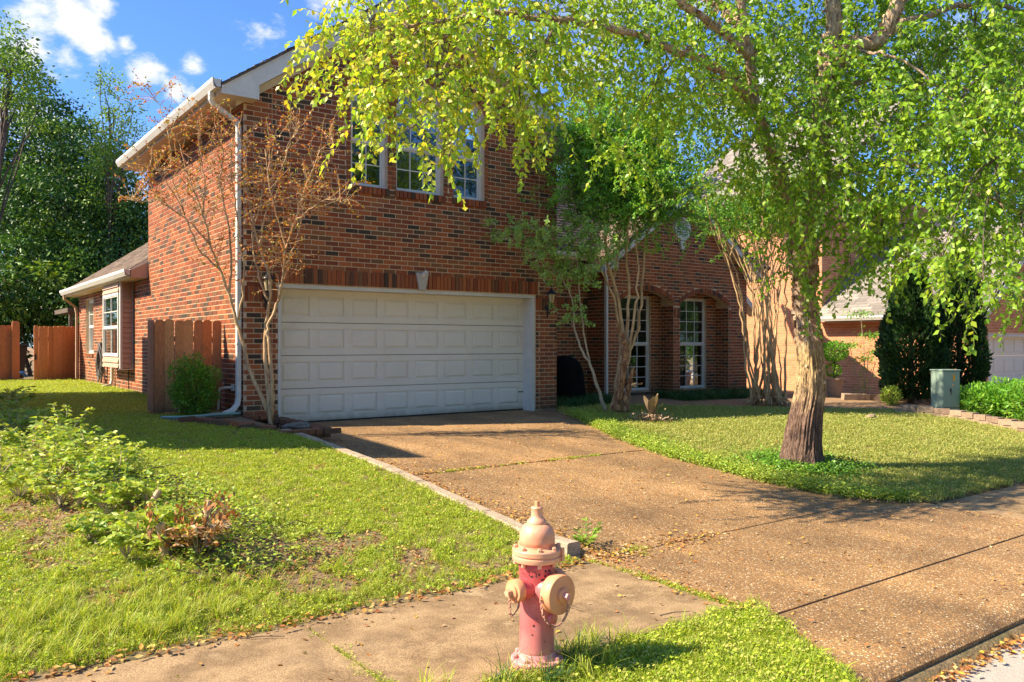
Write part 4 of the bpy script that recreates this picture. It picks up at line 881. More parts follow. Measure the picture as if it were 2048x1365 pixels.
rake(NX - .4, NE - .05, 25.75, NE - .05 + .72 * 3.65, NY0 - .33, .2, .02, 'rake_board', M['trim'], nb)
rake(29.4, NE - .05, 25.75, NE - .05 + .72 * 3.65, NY0 - .33, .2, .02, 'rake_board', M['trim'], nb)
window(TN, 14.6, 15.15, 1.0, 2.05, .0, nb, cols=1, rows=2, fw=.07)
window(TN, 17.3, 17.9, 3.6, 4.6, .0, nb, cols=1, rows=2, fw=.07)
gdn = MB(TNF)
for k in range(4): gdn.box(23.05, 28.15, -.22, -.18, -.35 + k * .55 + .004, -.35 + (k + 1) * .55 - .004)
gno = gdn.build('garage_door', M['door'], nb)
for k in range(4):
    for i in range(8): x = 23.12 + i * .63; MB(TNF).box(x, x + .5, -.179, -.167, -.35 + k * .55 + .10, -.35 + k * .55 + .45).build('door_panel', M['door'], gno, bevel=.008)
MB(TNF).box(23.0, 23.05, -.24, .01, -.4, 1.88).box(28.15, 28.2, -.24, .01, -.4, 1.88).box(23.0, 28.2, -.24, .012, 1.82, 1.88).build('door_jamb', M['trim'], nb)

# the house next door on the left, outside the picture: its shadow lies across the lawn
lh = thing('brick_house', 'brick house standing beyond the left edge of the lawn', 'house', (-5, 15, .5))
Cx, Cy = -1.45, 10.95; fu = np.array([-.92, .39]); fv = np.array([.07, 1.0])
def foot(a, b, ins=0): q_ = np.array([Cx, Cy]) + fu * a + fv * b; return q_
def ring(o): return [foot(o, o), foot(7.5 - o, o), foot(7.5 - o, 9.6 - o), foot(o, 9.6 - o)]
MB().prism([(p[0], p[1], .2) for p in ring(.3)], (0, 0, 6.0)).build('wall', M['brick'], lh)
lo, hi_ = ring(0), ring(3.2)
MB().add([(p[0], p[1], 6.2) for p in lo] + [(p[0], p[1], 6.4) for p in lo] + [(p[0], p[1], 8.0) for p in hi_], [(3, 2, 1, 0), (0, 1, 5, 4), (1, 2, 6, 5), (2, 3, 7, 6), (3, 0, 4, 7), (4, 5, 9, 8), (5, 6, 10, 9), (6, 7, 11, 10), (7, 4, 8, 11), (8, 9, 10, 11)]).build('roof', M['shingle'], lh)
# ------------------------------------------------------------------ fences and gate
def board_mesh(w, h, t, m, r):
    c = w * .22
    return MB().prism([(0, 0, 0), (w, 0, 0), (w, 0, h - c), (w - c, 0, h), (c, 0, h), (0, 0, h - c)], (0, t, 0), 0, r).mesh('board', [m])
bm_new = [board_mesh(.135, 1.5, .018, M['wood'], i / 5 + .1) for i in range(5)]
bm_old = [board_mesh(.142, 1.40, .018, M['woodold'], i / 5 + .1) for i in range(5)]
def boards(parent, p0, p1, n, meshes, z, h=1.0, jit=.006, ang=None):
    p0, p1 = np.array(p0, float), np.array(p1, float); d = (p1 - p0) / n; a = math.atan2(d[1], d[0])
    for i in range(n):
        o = bpy.data.objects.new('board', random.choice(meshes)); col.objects.link(o); adopt(o, parent)
        p = p0 + d * i; o.location = (p[0], p[1], z + random.uniform(-.012, .012)); o.rotation_euler = (random.uniform(-jit, jit), random.uniform(-jit, jit), a); o.scale = (np.linalg.norm(d) * .965 / (.135 if meshes is bm_new else .142), 1, h)
def rail(parent, p0, p1, z, m, off=.035):
    p0, p1 = np.array(p0, float), np.array(p1, float); u = unit(p1 - p0); n = np.array([-u[1], u[0]]) * off
    MB().prism([(p0[0] + n[0], p0[1] + n[1], z), (p1[0] + n[0], p1[1] + n[1], z), (p1[0] + n[0], p1[1] + n[1], z + .08), (p0[0] + n[0], p0[1] + n[1], z + .08)], (n[0], n[1], 0)).build('rail', m, parent)
sc_ = thing('screen_fence', 'short dog eared wooden screen standing beside the garage corner behind the round bush', 'fence', (3.5, 13.05, .55))
boards(sc_, (3.02, 13.02), (4.0, 13.02), 7, bm_old, .58)
boards(sc_, (3.0, 13.42), (3.0, 13.06), 2, bm_old, .60, .985)
for z in (.85, 1.65): rail(sc_, (3.02, 13.03), (3.98, 13.03), z, M['woodold'], .02)
MB().box(2.99 + .03, 3.11, 13.06, 13.14, .5, 1.9).build('post', M['woodold'], sc_)
gt = thing('wooden_gate', 'red stained wooden gate standing ajar between the fence and the brick wing', 'gate', (3.9, 26.0, .55))
boards(gt, (2.86, 25.7), (3.93, 26.15), 9, bm_new, .62)
for z in (.85, 1.75): rail(gt, (2.88, 25.7), (3.9, 26.13), z, M['wood'], .03)
MB().box(2.87, 2.91, 25.64, 25.70, 1.18, 1.34).tube([(2.83, 25.66, 1.30), (2.90, 25.64, 1.30)], .012, 6).tube([(2.86, 25.66, 1.18), (2.92, 25.64, 1.25)], .012, 6).build('latch', M['black'], gt)
gp = thing('gate_post', 'red stained post against the corner of the brick wing', 'post', (4.0, 26.2, .5))
MB().box(3.965, 4.035, 26.24, 26.36, .5, 2.16, 0, .3).build('post_board', M['wood'], gp); MB().box(3.975, 4.03, 26.22, 26.24, .5, 2.12, 0, .7).build('face_board', M['wood'], gp)
lf = thing('board_fence', 'red stained board fence at the far left edge of the back lawn', 'fence', (1.5, 26.6, .55))
boards(lf, (-2.5, 26.6), (2.42, 26.6), 36, bm_new, .6, 1.03)
for z in (.85, 1.8): rail(lf, (-2.5, 26.62), (2.4, 26.62), z, M['wood'], .03)
MB().prism([(2.42, 26.5, .5), (2.60, 26.5, .5), (2.60, 26.5, 2.22), (2.57, 26.5, 2.26), (2.45, 26.5, 2.26), (2.42, 26.5, 2.22)], (0, .12, 0), 0, .4).build('post', M['wood'], lf)
dk = thing('back_porch', 'dark roofed back porch seen just past the corner of the brick wing', 'porch', (3.6, 27.2, .6))
MB().box(3.84, 6.5, 26.9, 29.5, 2.55, 2.68).build('porch_roof', M['darkbark'], dk); MB().box(3.90, 4.0, 27.0, 27.12, .5, 2.55).build('post', M['darkbark'], dk)
bn = thing('waste_bin', 'dark wheeled bin glimpsed through the gap beside the open gate', 'bin', (2.75, 28.2, .55))
MB().prism([(2.35, 28.0, .6), (2.85, 28.0, .6), (2.95, 28.0, 1.55), (2.25, 28.0, 1.55)], (0, .6, 0)).build('body', M['black'], bn, bevel=.02); MB().box(2.22, 2.98, 27.95, 28.65, 1.555, 1.62).build('lid', M['black'], bn, bevel=.02)
tb = MB().tube([(2.5, 27.3, .66), (2.62, 27.3, .78), (2.75, 27.3, .80), (2.85, 27.3, .68)], .045, 8).build('blue_tube', M['blue'], None, smooth=True); tag(tb, 'bent blue plastic tube lying on the ground in the gap beside the gate', 'tube')

# hose coiled on the wing wall
ho = thing('garden_hose', 'dark garden hose hanging in loops on the brick wing between its two windows', 'hose', (4.0, 22.6, 1.0))
mb = MB()
for k in range(9):
    w = random.uniform(.12, .30); h0 = 1.62 + random.uniform(-.05, .03); h1 = .66 + random.uniform(0, .35); yc = 22.4 + random.uniform(-.06, .06); x = 3.985 - random.uniform(.02, .10); P = []
    for i in range(25):
        t = 2 * math.pi * i / 24; P.append((x + .02 * math.sin(3 * t), yc + w * math.sin(t) * (1 - .35 * math.cos(t)) , (h0 + h1) / 2 + (h0 - h1) / 2 * math.cos(t)))
    mb.tube(P, .016, 6, cap=False)
mb.build('coil', M['hose'], ho, smooth=True); MB(TS).box(22.34, 22.46, 0, .12, 1.56, 1.60).box(22.36, 22.44, 0, .02, 1.50, 1.68).build('hose_hook', M['black'], ho)

# tap, splash block, pipe and wall branch near the corner
tp = thing('wall_tap', 'white wall tap and stub pipe low on the brick side wall behind the bush', 'tap', (4.0, 12.55, .95))
MB(TS).box(12.5, 12.6, 0, .03, .90, 1.0).tube([(12.55, .02, .95), (12.55, .12, .95), (12.62, .2, .93)], .02, 8).tube([(12.60, .20, .93), (12.60, .22, .62)], .018, 8).build('tap_body', M['trim'], tp)
sb_ = MB().box(3.62, 3.86, 12.0, 12.5, .545, .60).build('splash_block', M['block'], None, bevel=.015); tag(sb_, 'tan splash block under the white downspout at the garage corner', 'splash block')
pp = MB().tube(smooth_path([(3.95, 11.98, .60), (3.6, 11.95, .60), (3.2, 11.9, .59), (2.9, 12.15, .58)]), .022, 8).build('drain_pipe', M['pipe'], None, smooth=True); tag(pp, 'thin green pipe lying on the ground below the round bush', 'pipe')
# brick edging
be = thing('brick_edging', 'loose bricks laid as a low border round the bare stemmed tree at the garage corner', 'edging', (4.3, 10.8, .45))
lb = MB().box(-.045, .045, -.10, .10, 0, .06, 0, .3).mesh('brick', [M['brick']])
lbs = [MB().box(-.045, .045, -.10, .10, 0, .06, 0, (k + .5) / 12).mesh('brick', [M['brick']]) for k in (1, 4, 4, 8, 11, 9)]
def loose(x, y, z, a, tilt=.05):
    o = bpy.data.objects.new('brick', random.choice(lbs)); col.objects.link(o); adopt(o, be); o.location = (x, y, z); o.rotation_euler = (random.uniform(-tilt, tilt), random.uniform(-tilt, tilt), a)
for k in range(19):
    y = 10.12 + k * .102; x = 4.42 + .10 * k / 19
    loose(x + random.uniform(-.015, .015), y, .455, R(90) + random.uniform(-.08, .08)); 
    if k % 2 == 0: loose(x - .0, y + .03, .385, R(90) + random.uniform(-.05, .05), .01)
for k in range(5): loose(4.30 - k * .105, 10.02 + random.uniform(-.02, .02), .455, random.uniform(-.06, .06), .03); 
for k in range(4): loose(4.28 - k * .11, 10.05, .39, random.uniform(-.03, .03), .01)
for k in range(12):
    t = k / 12; loose(3.80 - .75 * t + .06 * math.sin(k * 2.3), 10.45 + 1.35 * t, .49 + .07 * t, R(60) + random.uniform(-.25, .25), .12)
for k in range(5): loose(4.04 + k * .1, 11.95, .50, random.uniform(-.1, .1), .04)
hb = MB().box(4.36, 4.58, 9.90, 9.965, .45, .515, 0, .37)
hbo = hb.build('brick', M['brick'], be); hm = MB()
for k in range(3): hm.lathe([(.012, -.002), (.012, .001)], (4.43 + k * .045, 9.90, .483), (0, -1, 0), 10)
hm.build('core_hole', M['rubber'], hbo)
rs = MB(); bmm = bmesh.new(); bmesh.ops.create_icosphere(bmm, subdivisions=3, radius=1)
for v in bmm.verts: v.co = v.co * (1 + .25 * mnoise.noise(v.co * 1.6)); v.co.x *= .20; v.co.y *= .14; v.co.z *= .06
me = bpy.data.meshes.new('flat_stone'); bmm.to_mesh(me); me.materials.append(M['stone']); o = link('flat_stone', me); o.location = (4.20, 10.42, .52); tag(o, 'flat grey stone lying against the base of the bare stemmed tree', 'stone')
for i, (u, v, s, lb_) in enumerate([(1742, 838, .13, 'pale broken stone block lying alone on the right lawn'), (1895, 806, .10, 'small pale rock at the foot of the conifers')]):
    o = bpy.data.objects.new('rock', me.copy()); o.data.materials.clear(); o.data.materials.append(M['block']); col.objects.link(o); p = ground_at(u, v); o.location = (p[0], p[1], p[2] + .02); o.scale = (s / .2, s / .2, s / .12); tag(o, lb_, 'stone')

# ------------------------------------------------------------------ fire hydrant
hy = thing('fire_hydrant', 'faded red and orange fire hydrant standing in the grass strip by the street', 'fire hydrant', (2.53, 3.20, -.03))
HX, HY_, HZ = 2.53, 3.20, 0.0
T = lambda p: (HX + p[0], HY_ + p[1], HZ + p[2])
br_ = MB(T).lathe([(.0895, .04), (.088, .10), (.086, .18), (.085, .30), (.085, .36), (.087, .44), (.092, .50), (.098, .53)], n=40)
barrel = br_.build('barrel', M['hred'], hy, smooth=True)
MB(T).lathe([(.095, -.14), (.098, -.03), (.10, .0), (.128, .002), (.131, .012), (.131, .022), (.128, .027), (.128, .031), (.131, .035), (.131, .047), (.126, .052), (.098, .054), (.092, .075), (.088, .085)], n=40).build('base_flange', M['hflange'], hy, smooth=True, auto=True)
bo = MB(T)
for k in range(8):
    a = 2 * math.pi * (k + .5) / 8; bo.lathe([(.013, .05), (.013, .066), (.009, .07)], (.112 * math.cos(a), .112 * math.sin(a), 0), n=6)
    bo.lathe([(.011, -.018), (.011, .001)], (.112 * math.cos(a), .112 * math.sin(a), 0), n=6)
bo.build('flange_bolt', M['hflange'], hy)
MB(T).lathe([(.10, .532), (.121, .533), (.124, .540), (.124, .556), (.118, .560), (.118, .564), (.124, .568), (.124, .588), (.119, .594), (.100, .597), (.090, .602), (.088, .612)], n=44).build('bonnet_flange', M['hpeach'], hy, smooth=True, auto=True)
MB(T).lathe([(.088, .600), (.089, .630), (.088, .655), (.084, .674), (.076, .692), (.064, .705), (.052, .713)], n=44).build('bonnet', M['hpeach'], hy, smooth=True)
MB(T).lathe([(.049, .711), (.050, .718), (.047, .727), (.038, .737), (.031, .745), (.029, .755), (.029, .785), (.031, .790), (.028, .796), (.012, .797)], n=32).build('nut_shield', M['hpeach'], hy, smooth=True, auto=True)
MB(T).lathe([(.0145, .795), (.0125, .822), (.010, .824)], n=5).build('operating_nut', M['hcap'], hy)
bb = MB(T)
for k in range(8):
    a = 2 * math.pi * (k + .30) / 8; bb.lathe([(.012, .594), (.012, .606), (.007, .612)], (.107 * math.cos(a), .107 * math.sin(a), 0), n=6); bb.lathe([(.011, .515), (.011, .533)], (.107 * math.cos(a), .107 * math.sin(a), 0), n=6)
bb.build('bonnet_bolt', M['hpeach'], hy)
A1 = -1.44 + .0                                          # pumper axis angle
def dirv(a): return (math.cos(a), math.sin(a), 0)
pd = dirv(A1); hz = .392
MB(T).lathe([(.075, .04), (.070, .07), (.068, .085), (.066, .10), (.072, .108)], (0, 0, hz), pd, 36).build('pumper_neck', M['hred'], hy, smooth=True)
MB(T).lathe([(.080, .108), (.093, .110), (.096, .116), (.096, .163), (.092, .170), (.04, .172)], (0, 0, hz), pd, 44).build('pumper_cap', M['hcap'], hy, smooth=True, auto=True)
MB(T).lathe([(.036, .171), (.036, .184), (.030, .188)], (0, 0, hz), pd, 24).build('pumper_boss', M['hcap'], hy, smooth=True, auto=True)
MB(T).lathe([(.0185, .187), (.0165, .213)], (0, 0, hz), pd, 5).build('pumper_nut', M['hflange'], hy)
for s, lbn in ((-math.pi + .10, 'hose'), (.10, 'hose')):
    d_ = dirv(s)
    MB(T).lathe([(.060, .05), (.052, .085), (.047, .105), (.050, .112), (.050, .122)], (0, 0, .405), d_, 32).build('hose_neck', M['hred'], hy, smooth=True)
    MB(T).lathe([(.046, .118), (.054, .122), (.056, .130), (.056, .158), (.052, .164), (.036, .167), (.036, .174), (.028, .178)], (0, 0, .405), d_, 32).build('hose_cap', M['hcap'], hy, smooth=True, auto=True)
    MB(T).lathe([(.018, .176), (.0165, .205)], (0, 0, .405), d_, 5).build('hose_nut', M['hpeach'], hy)
MB(T).lathe([(.032, .07), (.034, .098), (.028, .102)], (0, 0, .255), dirv(A1 + .22), 20).build('drain_boss', M['hred'], hy, smooth=True, auto=True)
MB(T).box(.07, .086, -.11, -.103, .535, .60).build('clip', M['hpeach'], hy)
def chain(P, n, parent, w=.011):
    P = smooth_path(P, 10); seg = np.array(P); L_ = np.concatenate([[0], np.cumsum(np.linalg.norm(np.diff(seg, axis=0), axis=1))]); mb = MB(T)
    for k in range(n):
        s = L_[-1] * (k + .5) / n; c = np.array([np.interp(s, L_, seg[:, j]) for j in range(3)]); e = np.array([np.interp(min(s + .01, L_[-1]), L_, seg[:, j]) for j in range(3)]) - np.array([np.interp(max(s - .01, 0), L_, seg[:, j]) for j in range(3)])
        t = unit(e); ref = np.array([.3, .2, 1.0]) if k % 2 else np.array([1.0, -.4, .1]); b = unit(np.cross(t, ref)); hl = L_[-1] / n * .68
        mb.tube([c + t * math.cos(x) * hl + b * math.sin(x) * w * .6 for x in np.linspace(0, 2 * math.pi, 11)], .0030, 5, cap=False)
    return mb.build('chain', M['rust'], parent, smooth=True)
a_ = np.array(dirv(A1)); r_ = np.array([a_[1], -a_[0], 0]) * 1.0
def onp(along, side, z): return tuple(a_ * along - r_ * -side + np.array([0, 0, z]))
chain([onp(.118, .099, .395), onp(.135, .108, .35), onp(.145, .10, .30), onp(.155, .07, .262), onp(.168, .035, .252), onp(.182, .005, .275), onp(.192, -.012, .315), onp(.194, -.012, .35)], 19, hy, .014)
MB(T).tube(smooth_path([onp(.194, -.012, .345), onp(.196, -.016, .365), onp(.192, -.008, .38), onp(.19, .01, .395)]), .005, 6).build('chain_hook', M['hpeach'], hy, smooth=True)
nd = np.array(dirv(-math.pi + .10))
chain([tuple(nd * .19 + np.array([0, -.01, .388])), tuple(nd * .195 + np.array([0, -.015, .34])), tuple(nd * .185 + np.array([0, -.02, .30])), tuple(nd * .155 + np.array([0, -.03, .33])), tuple(nd * .145 + np.array([0, -.03, .36]))], 11, hy)
# chipped paint flakes on the shoulder
cp = MB(T)
for k in range(46):
    a = A1 + random.uniform(-1.9, 1.2); z = random.choice([random.uniform(.42, .52), random.uniform(.1, .5), random.uniform(.46, .5)]); r = float(np.interp(z, [.04, .18, .36, .44, .5, .53], [.0895, .086, .085, .087, .092, .098])) + .0006; s = random.uniform(.0018, .0065)
    pts = [(r * math.cos(a + s / r * math.cos(t) * random.uniform(.6, 1.3)), r * math.sin(a + s / r * math.cos(t)), z + s * math.sin(t) * random.uniform(.7, 1.6)) for t in np.linspace(0, 2 * math.pi, 7)[:-1]]
    cp.add(pts, [tuple(range(6))])
cp.build('paint_chips', M['chip'], hy, stuff=True)

# ------------------------------------------------------------------ utility cabinet, right bed
p = ground_at(1893, 826); ux, uy, uz = p
ub = thing('utility_box', 'grey green metal utility cabinet with orange sticker on the edge of the bed', 'utility box', (ux, uy, uz))
Tm = Matrix.Rotation(R(-24), 4, 'Z')
T = lambda q_: tuple(np.array((Tm @ Vector(q_))) + np.array([ux, uy, uz]))
MB(T).box(-.205, .205, -.13, .20, -.05, .10).build('plinth', M['ubox'], ub, bevel=.006)
MB(T).box(-.20, .20, -.125, .195, .105, .83).build('cabinet', M['ubox'], ub, bevel=.008)
MB(T).box(-.215, .215, -.145, .215, .832, .86).build('lid', M['ubox'], ub, bevel=.01)
MB(T).box(-.19, .19, -.135, -.126, .115, .82).build('door', M['ubox'], ub, bevel=.003)
MB(T).box(.03, .075, -.138, -.1355, .64, .76).build('warning_sticker', M['sticker'], ub)
MB(T).box(.03, .06, -.1385, -.1355, .53, .565).build('small_sticker', M['deadwood'], ub)
MB(T).tube([T((0, 0, 0)) and (-.02, -.14, .50), (-.02, -.155, .46), (-.02, -.155, .40), (-.02, -.14, .37)], .007, 6).box(-.035, -.005, -.139, -.1355, .42, .48).build('handle', M['black'], ub)

# block edging of the bed on the right
bd = thing('block_edging', 'two courses of tan edging blocks curving round the bed on the right lawn', 'edging', (15, 7, .3))
bk = [MB().add([(-.14, -.08, 0), (.14, -.08, 0), (.11, .08, 0), (-.11, .08, 0), (-.14, -.08, .095), (.14, -.08, .095), (.11, .08, .095), (-.11, .08, .095)], [(0, 3, 2, 1), (4, 5, 6, 7), (0, 1, 5, 4), (1, 2, 6, 5), (2, 3, 7, 6), (3, 0, 4, 7)], 0, r).mesh('block', [M['block']]) for r in (.1, .35, .6, .85)]
pa = [ground_at(u, v) for u, v in ((1792, 826), (1850, 832), (1905, 838), (1960, 848), (2010, 858), (2060, 868), (2140, 885))]
pa = smooth_path([(p[0], p[1], 0) for p in pa], 12); seg = np.array(pa); L_ = np.concatenate([[0], np.cumsum(np.linalg.norm(np.diff(seg, axis=0), axis=1))])
for c in range(2):
    s = .15 * c
    while s < L_[-1] - .15:
        q0 = np.array([np.interp(s, L_, seg[:, j]) for j in range(2)]); q1 = np.array([np.interp(s + .28, L_, seg[:, j]) for j in range(2)]); a = math.atan2(q1[1] - q0[1], q1[0] - q0[0])
        o = bpy.data.objects.new('block', random.choice(bk)); col.objects.link(o); adopt(o, bd)
        m_ = (q0 + q1) / 2; o.location = (m_[0], m_[1], float(gz(m_[0], m_[1])) - .02 + .097 * c); o.rotation_euler = (random.uniform(-.03, .03), random.uniform(-.03, .03), a + random.uniform(-.05, .05)); o.scale = (1, 1, 1)
        s += .288
# older low stone border further back
ob = thing('stone_border', 'low dark mossy stone border at the foot of the conifers', 'edging', (18, 9.5, .3))
P0, P1 = ground_at(1690, 800), ground_at(1888, 806)
for k in range(16):
    q0 = P0 + (P1 - P0) * (k + .5) / 16; o = bpy.data.objects.new('block', random.choice(bk)); col.objects.link(o); adopt(o, ob); o.location = (q0[0], q0[1], float(gz(q0[0], q0[1])) - .01); o.rotation_euler = (random.uniform(-.1, .1), random.uniform(-.1, .1), math.atan2(P1[1] - P0[1], P1[0] - P0[0]) + random.uniform(-.1, .1)); o.scale = (1.15, 1.3, 1.6)
# unidentified black domed shape beside the garage, modelled as a covered grill
gp_ = at(1128, 800, 17.2); gx_, gy_ = gp_[0], gp_[1]
gr = thing('grill_stand_in', 'black domed stand-in built as a covered grill in the dark corner right of the garage', 'grill', (gx_, gy_, .38))
T = lambda q_: (gx_ + q_[0], gy_ + q_[1], .38 + q_[2]); mb = MB(T); vs = []; nn = 32
for (h, r) in ((0, .42), (.3, .39), (.6, .37), (.72, .36), (.84, .31), (.93, .22), (.98, .10), (.99, .02)):
    for k in range(nn):
        a = 2 * math.pi * k / nn; q_ = abs(math.cos(a)) ** 4 + abs(math.sin(a)) ** 4; rr = r / q_ ** .25 * (1 + (.05 if h < .7 else .01) * math.sin(a * 7 + h * 3)); vs.append((rr * math.cos(a), rr * .8 * math.sin(a), h))
mb.add(vs, [(i * nn + k, i * nn + (k + 1) % nn, (i + 1) * nn + (k + 1) % nn, (i + 1) * nn + k) for i in range(7) for k in range(nn)] + [tuple(range(7 * nn, 8 * nn))]); mb.build('cover', M['cover'], gr, smooth=True)
MB(T).tube([(-.38, -.05, .74), (-.52, -.05, .74)], .02, 8).build('side_handle', M['black'], gr)
# ================================================================== trees
def limb(mb, pts, r0, r1, n=8, k=5, wob_=.0, mi=0):
    P = smooth_path(pts, k); m = len(P)
    if wob_: P = [p + rng.normal(size=3) * wob_ * (0 < i < m - 1) for i, p in enumerate(P)]
    mb.tube(P, [r0 + (r1 - r0) * (i / (m - 1)) ** .8 for i in range(m)], n, mi=mi); return P
# ---- river birch
B = at(1606, 935, 9.75); bz = float(gz(B[0], B[1])); B[2] = bz
birch = thing('river_birch', 'tall river birch with peeling tan bark and drooping bright green leaves beside the driveway', 'tree', tuple(B))
spine = [(1607, 945, 9.75), (1603, 905, 9.75), (1610, 840, 9.75), (1622, 770, 9.72), (1620, 700, 9.7), (1611, 630, 9.7), (1609, 560, 9.7), (1606, 500, 9.68), (1612, 450, 9.65)]
SP = [at(*s) for s in spine]; SP[0][2] = bz - .1; path = smooth_path(SP, 12)
rad_v = lambda z: np.interp(z, [bz - .1, bz + .06, bz + .25, bz + .7, bz + 1.3, bz + 2.0, bz + 2.7, bz + 3.2], [.31, .25, .210, .175, .142, .120, .155, .14])
n = 120; V = []; m = len(path)
for i, p in enumerate(path):
    for k in range(n):
        a = 2 * math.pi * k / n; z = p[2]; r = rad_v(z); q_ = Vector((math.cos(a) * 2.3, math.sin(a) * 2.3, z * .9))
        flare = max(0, 1 - (z - bz) / .35); r *= 1 + .22 * flare * mnoise.noise(Vector((math.cos(a) * 1.6, math.sin(a) * 1.6, .5)))
        f1 = mnoise.noise(q_); f2 = mnoise.noise(Vector((math.cos(a) * 7, math.sin(a) * 7, z * 2.2))); f3 = mnoise.noise(Vector((math.cos(a) * 15, math.sin(a) * 15, z * 7)))
        f4 = abs(mnoise.noise(Vector((math.cos(a) * 9 + .8 * f1, math.sin(a) * 9, z * 1.1)))); low = float(np.interp(z, [bz + .8, bz + 1.9], [1, .35])); r += .018 * f1 - .016 * abs(f2) + .010 * f3 + .030 * low * (min(f4 * 3, 1) - .6)
        V.append(p + np.array([math.cos(a), math.sin(a), 0]) * r)
fs = [(i * n + k, i * n + (k + 1) % n, (i + 1) * n + (k + 1) % n, (i + 1) * n + k) for i in range(m - 1) for k in range(n)]
trunk = link('trunk', np_mesh('trunk', V, fs, [M['bark']], smooth=True), birch)
LB = MB(); LP = []
def bl(pts, r0, r1, n=10): LP.append((limb(LB, [at(*q_) for q_ in pts], r0, r1, n, 6, .015), r0, r1))
bl([(1612, 500, 9.68), (1622, 420, 9.62), (1640, 330, 9.5), (1640, 230, 9.4), (1652, 130, 9.3), (1665, 60, 9.2), (1668, -80, 9.2), (1660, -260, 9.2)], .15, .07, 14)
bl([(1606, 480, 9.68), (1590, 410, 9.6), (1562, 345, 9.5), (1535, 290, 9.4), (1512, 220, 9.2), (1500, 120, 9.0), (1482, 20, 8.8), (1470, -120, 8.6)], .085, .04, 10)
bl([(1655, 150, 9.3), (1700, 95, 9.1), (1760, 75, 8.9), (1800, 0, 8.8), (1850, -110, 8.7)], .10, .06, 12)
bl([(1512, 220, 9.2), (1470, 165, 8.9), (1410, 125, 8.6), (1340, 98, 8.3), (1240, 60, 8.0), (1120, 40, 7.8), (980, 30, 7.6), (850, 50, 7.4), (740, 60, 7.3)], .055, .015, 8)
bl([(1500, 120, 9.0), (1400, 30, 8.6), (1250, -50, 8.2), (1060, -60, 7.9), (900, -40, 7.6)], .05, .015, 8)
bl([(1490, 60, 8.9), (1420, 0, 9.4), (1330, -80, 9.7)], .04, .015, 7)
bl([(1640, 330, 9.5), (1590, 260, 9.9), (1500, 200, 10.3), (1380, 190, 10.5), (1290, 210, 10.5)], .04, .012, 7)
bl([(1648, 200, 9.4), (1740, 160, 9.8), (1860, 170, 10.1), (1980, 190, 10.2)], .045, .012, 7)
bl([(1630, 380, 9.6), (1720, 330, 9.3), (1830, 330, 9.0), (1940, 380, 8.7), (2040, 430, 8.4)], .045, .012, 7)
bl([(1700, 95, 9.1), (1800, 120, 8.6), (1920, 210, 8.4), (2000, 310, 8.2)], .022, .006, 7)
bl([(1760, 75, 8.9), (1850, 30, 9.2), (1980, 10, 9.5), (2080, 40, 9.6)], .05, .02, 7)
bl([(1615, 470, 9.65), (1640, 482, 9.5), (1665, 478, 9.35), (1700, 476, 9.2), (1760, 470, 9.0)], .022, .008, 7)
bl([(1604, 470, 9.7), (1590, 455, 9.8), (1580, 470, 9.6), (1562, 498, 9.4)], .02, .006, 7)
bl([(1120, 40, 7.8), (1060, 120, 7.5), (980, 200, 7.2), (920, 270, 7.0)], .018, .006, 6)
bl([(980, 30, 7.6), (900, 120, 7.2), (840, 230, 6.9), (800, 270, 6.8)], .015, .005, 6)
bl([(850, 50, 7.4), (770, 120, 7.1), (720, 210, 6.9)], .012, .005, 6)
LB.build('limb', M['bark'], birch, smooth=True)
# peeling flakes
V = []; Fq = []; rn = []
def flakes(path_, rf, cnt, zlo=-9, zhi=99, sz=(.02, .06)):
    for _ in range(cnt):
        i = random.randrange(1, len(path_) - 1); p = path_[i] + (path_[i + 1] - path_[i]) * random.random()
        if not (zlo < p[2] < zhi): continue
        t = unit(path_[i + 1] - path_[i]); a = unit(np.cross(t, rng.normal(size=3))); b = np.cross(t, a); r = rf(p, i) * .98; s = random.uniform(*sz); h = s * random.uniform(.6, 1.6); k = len(V)
        sg = random.choice((-1, 1)); c0 = p + a * r
        for j in range(4):
            w = j / 3; curl = a * (s * .55 * w * w); side = b * sg * s * (w - .2)
            V.append(c0 + side + curl - t * h * .5 * (1 - .3 * w)); V.append(c0 + side + curl + t * h * .5 * (1 - .4 * w))
        r1 = random.random()
        for j in range(3): Fq.append((k + 2 * j, k + 2 * j + 1, k + 2 * j + 3, k + 2 * j + 2)); rn.append(r1)
flakes(path, lambda p, i: rad_v(p[2]), 1700, bz + 1.5, 9, (.02, .065)); flakes(path, lambda p, i: rad_v(p[2]), 260, bz + .9, bz + 1.7, (.01, .035))
for P_, a_, b_ in LP[:6]: flakes(P_, lambda p, i, P_=P_, a_=a_, b_=b_: a_ + (b_ - a_) * (i / len(P_)) ** .8, 160, sz=(.015, .055))
fl = link('peeling_bark', np_mesh('peeling_bark', V, Fq, [M['peel']], rn, smooth=True), birch); fl['kind'] = 'stuff'
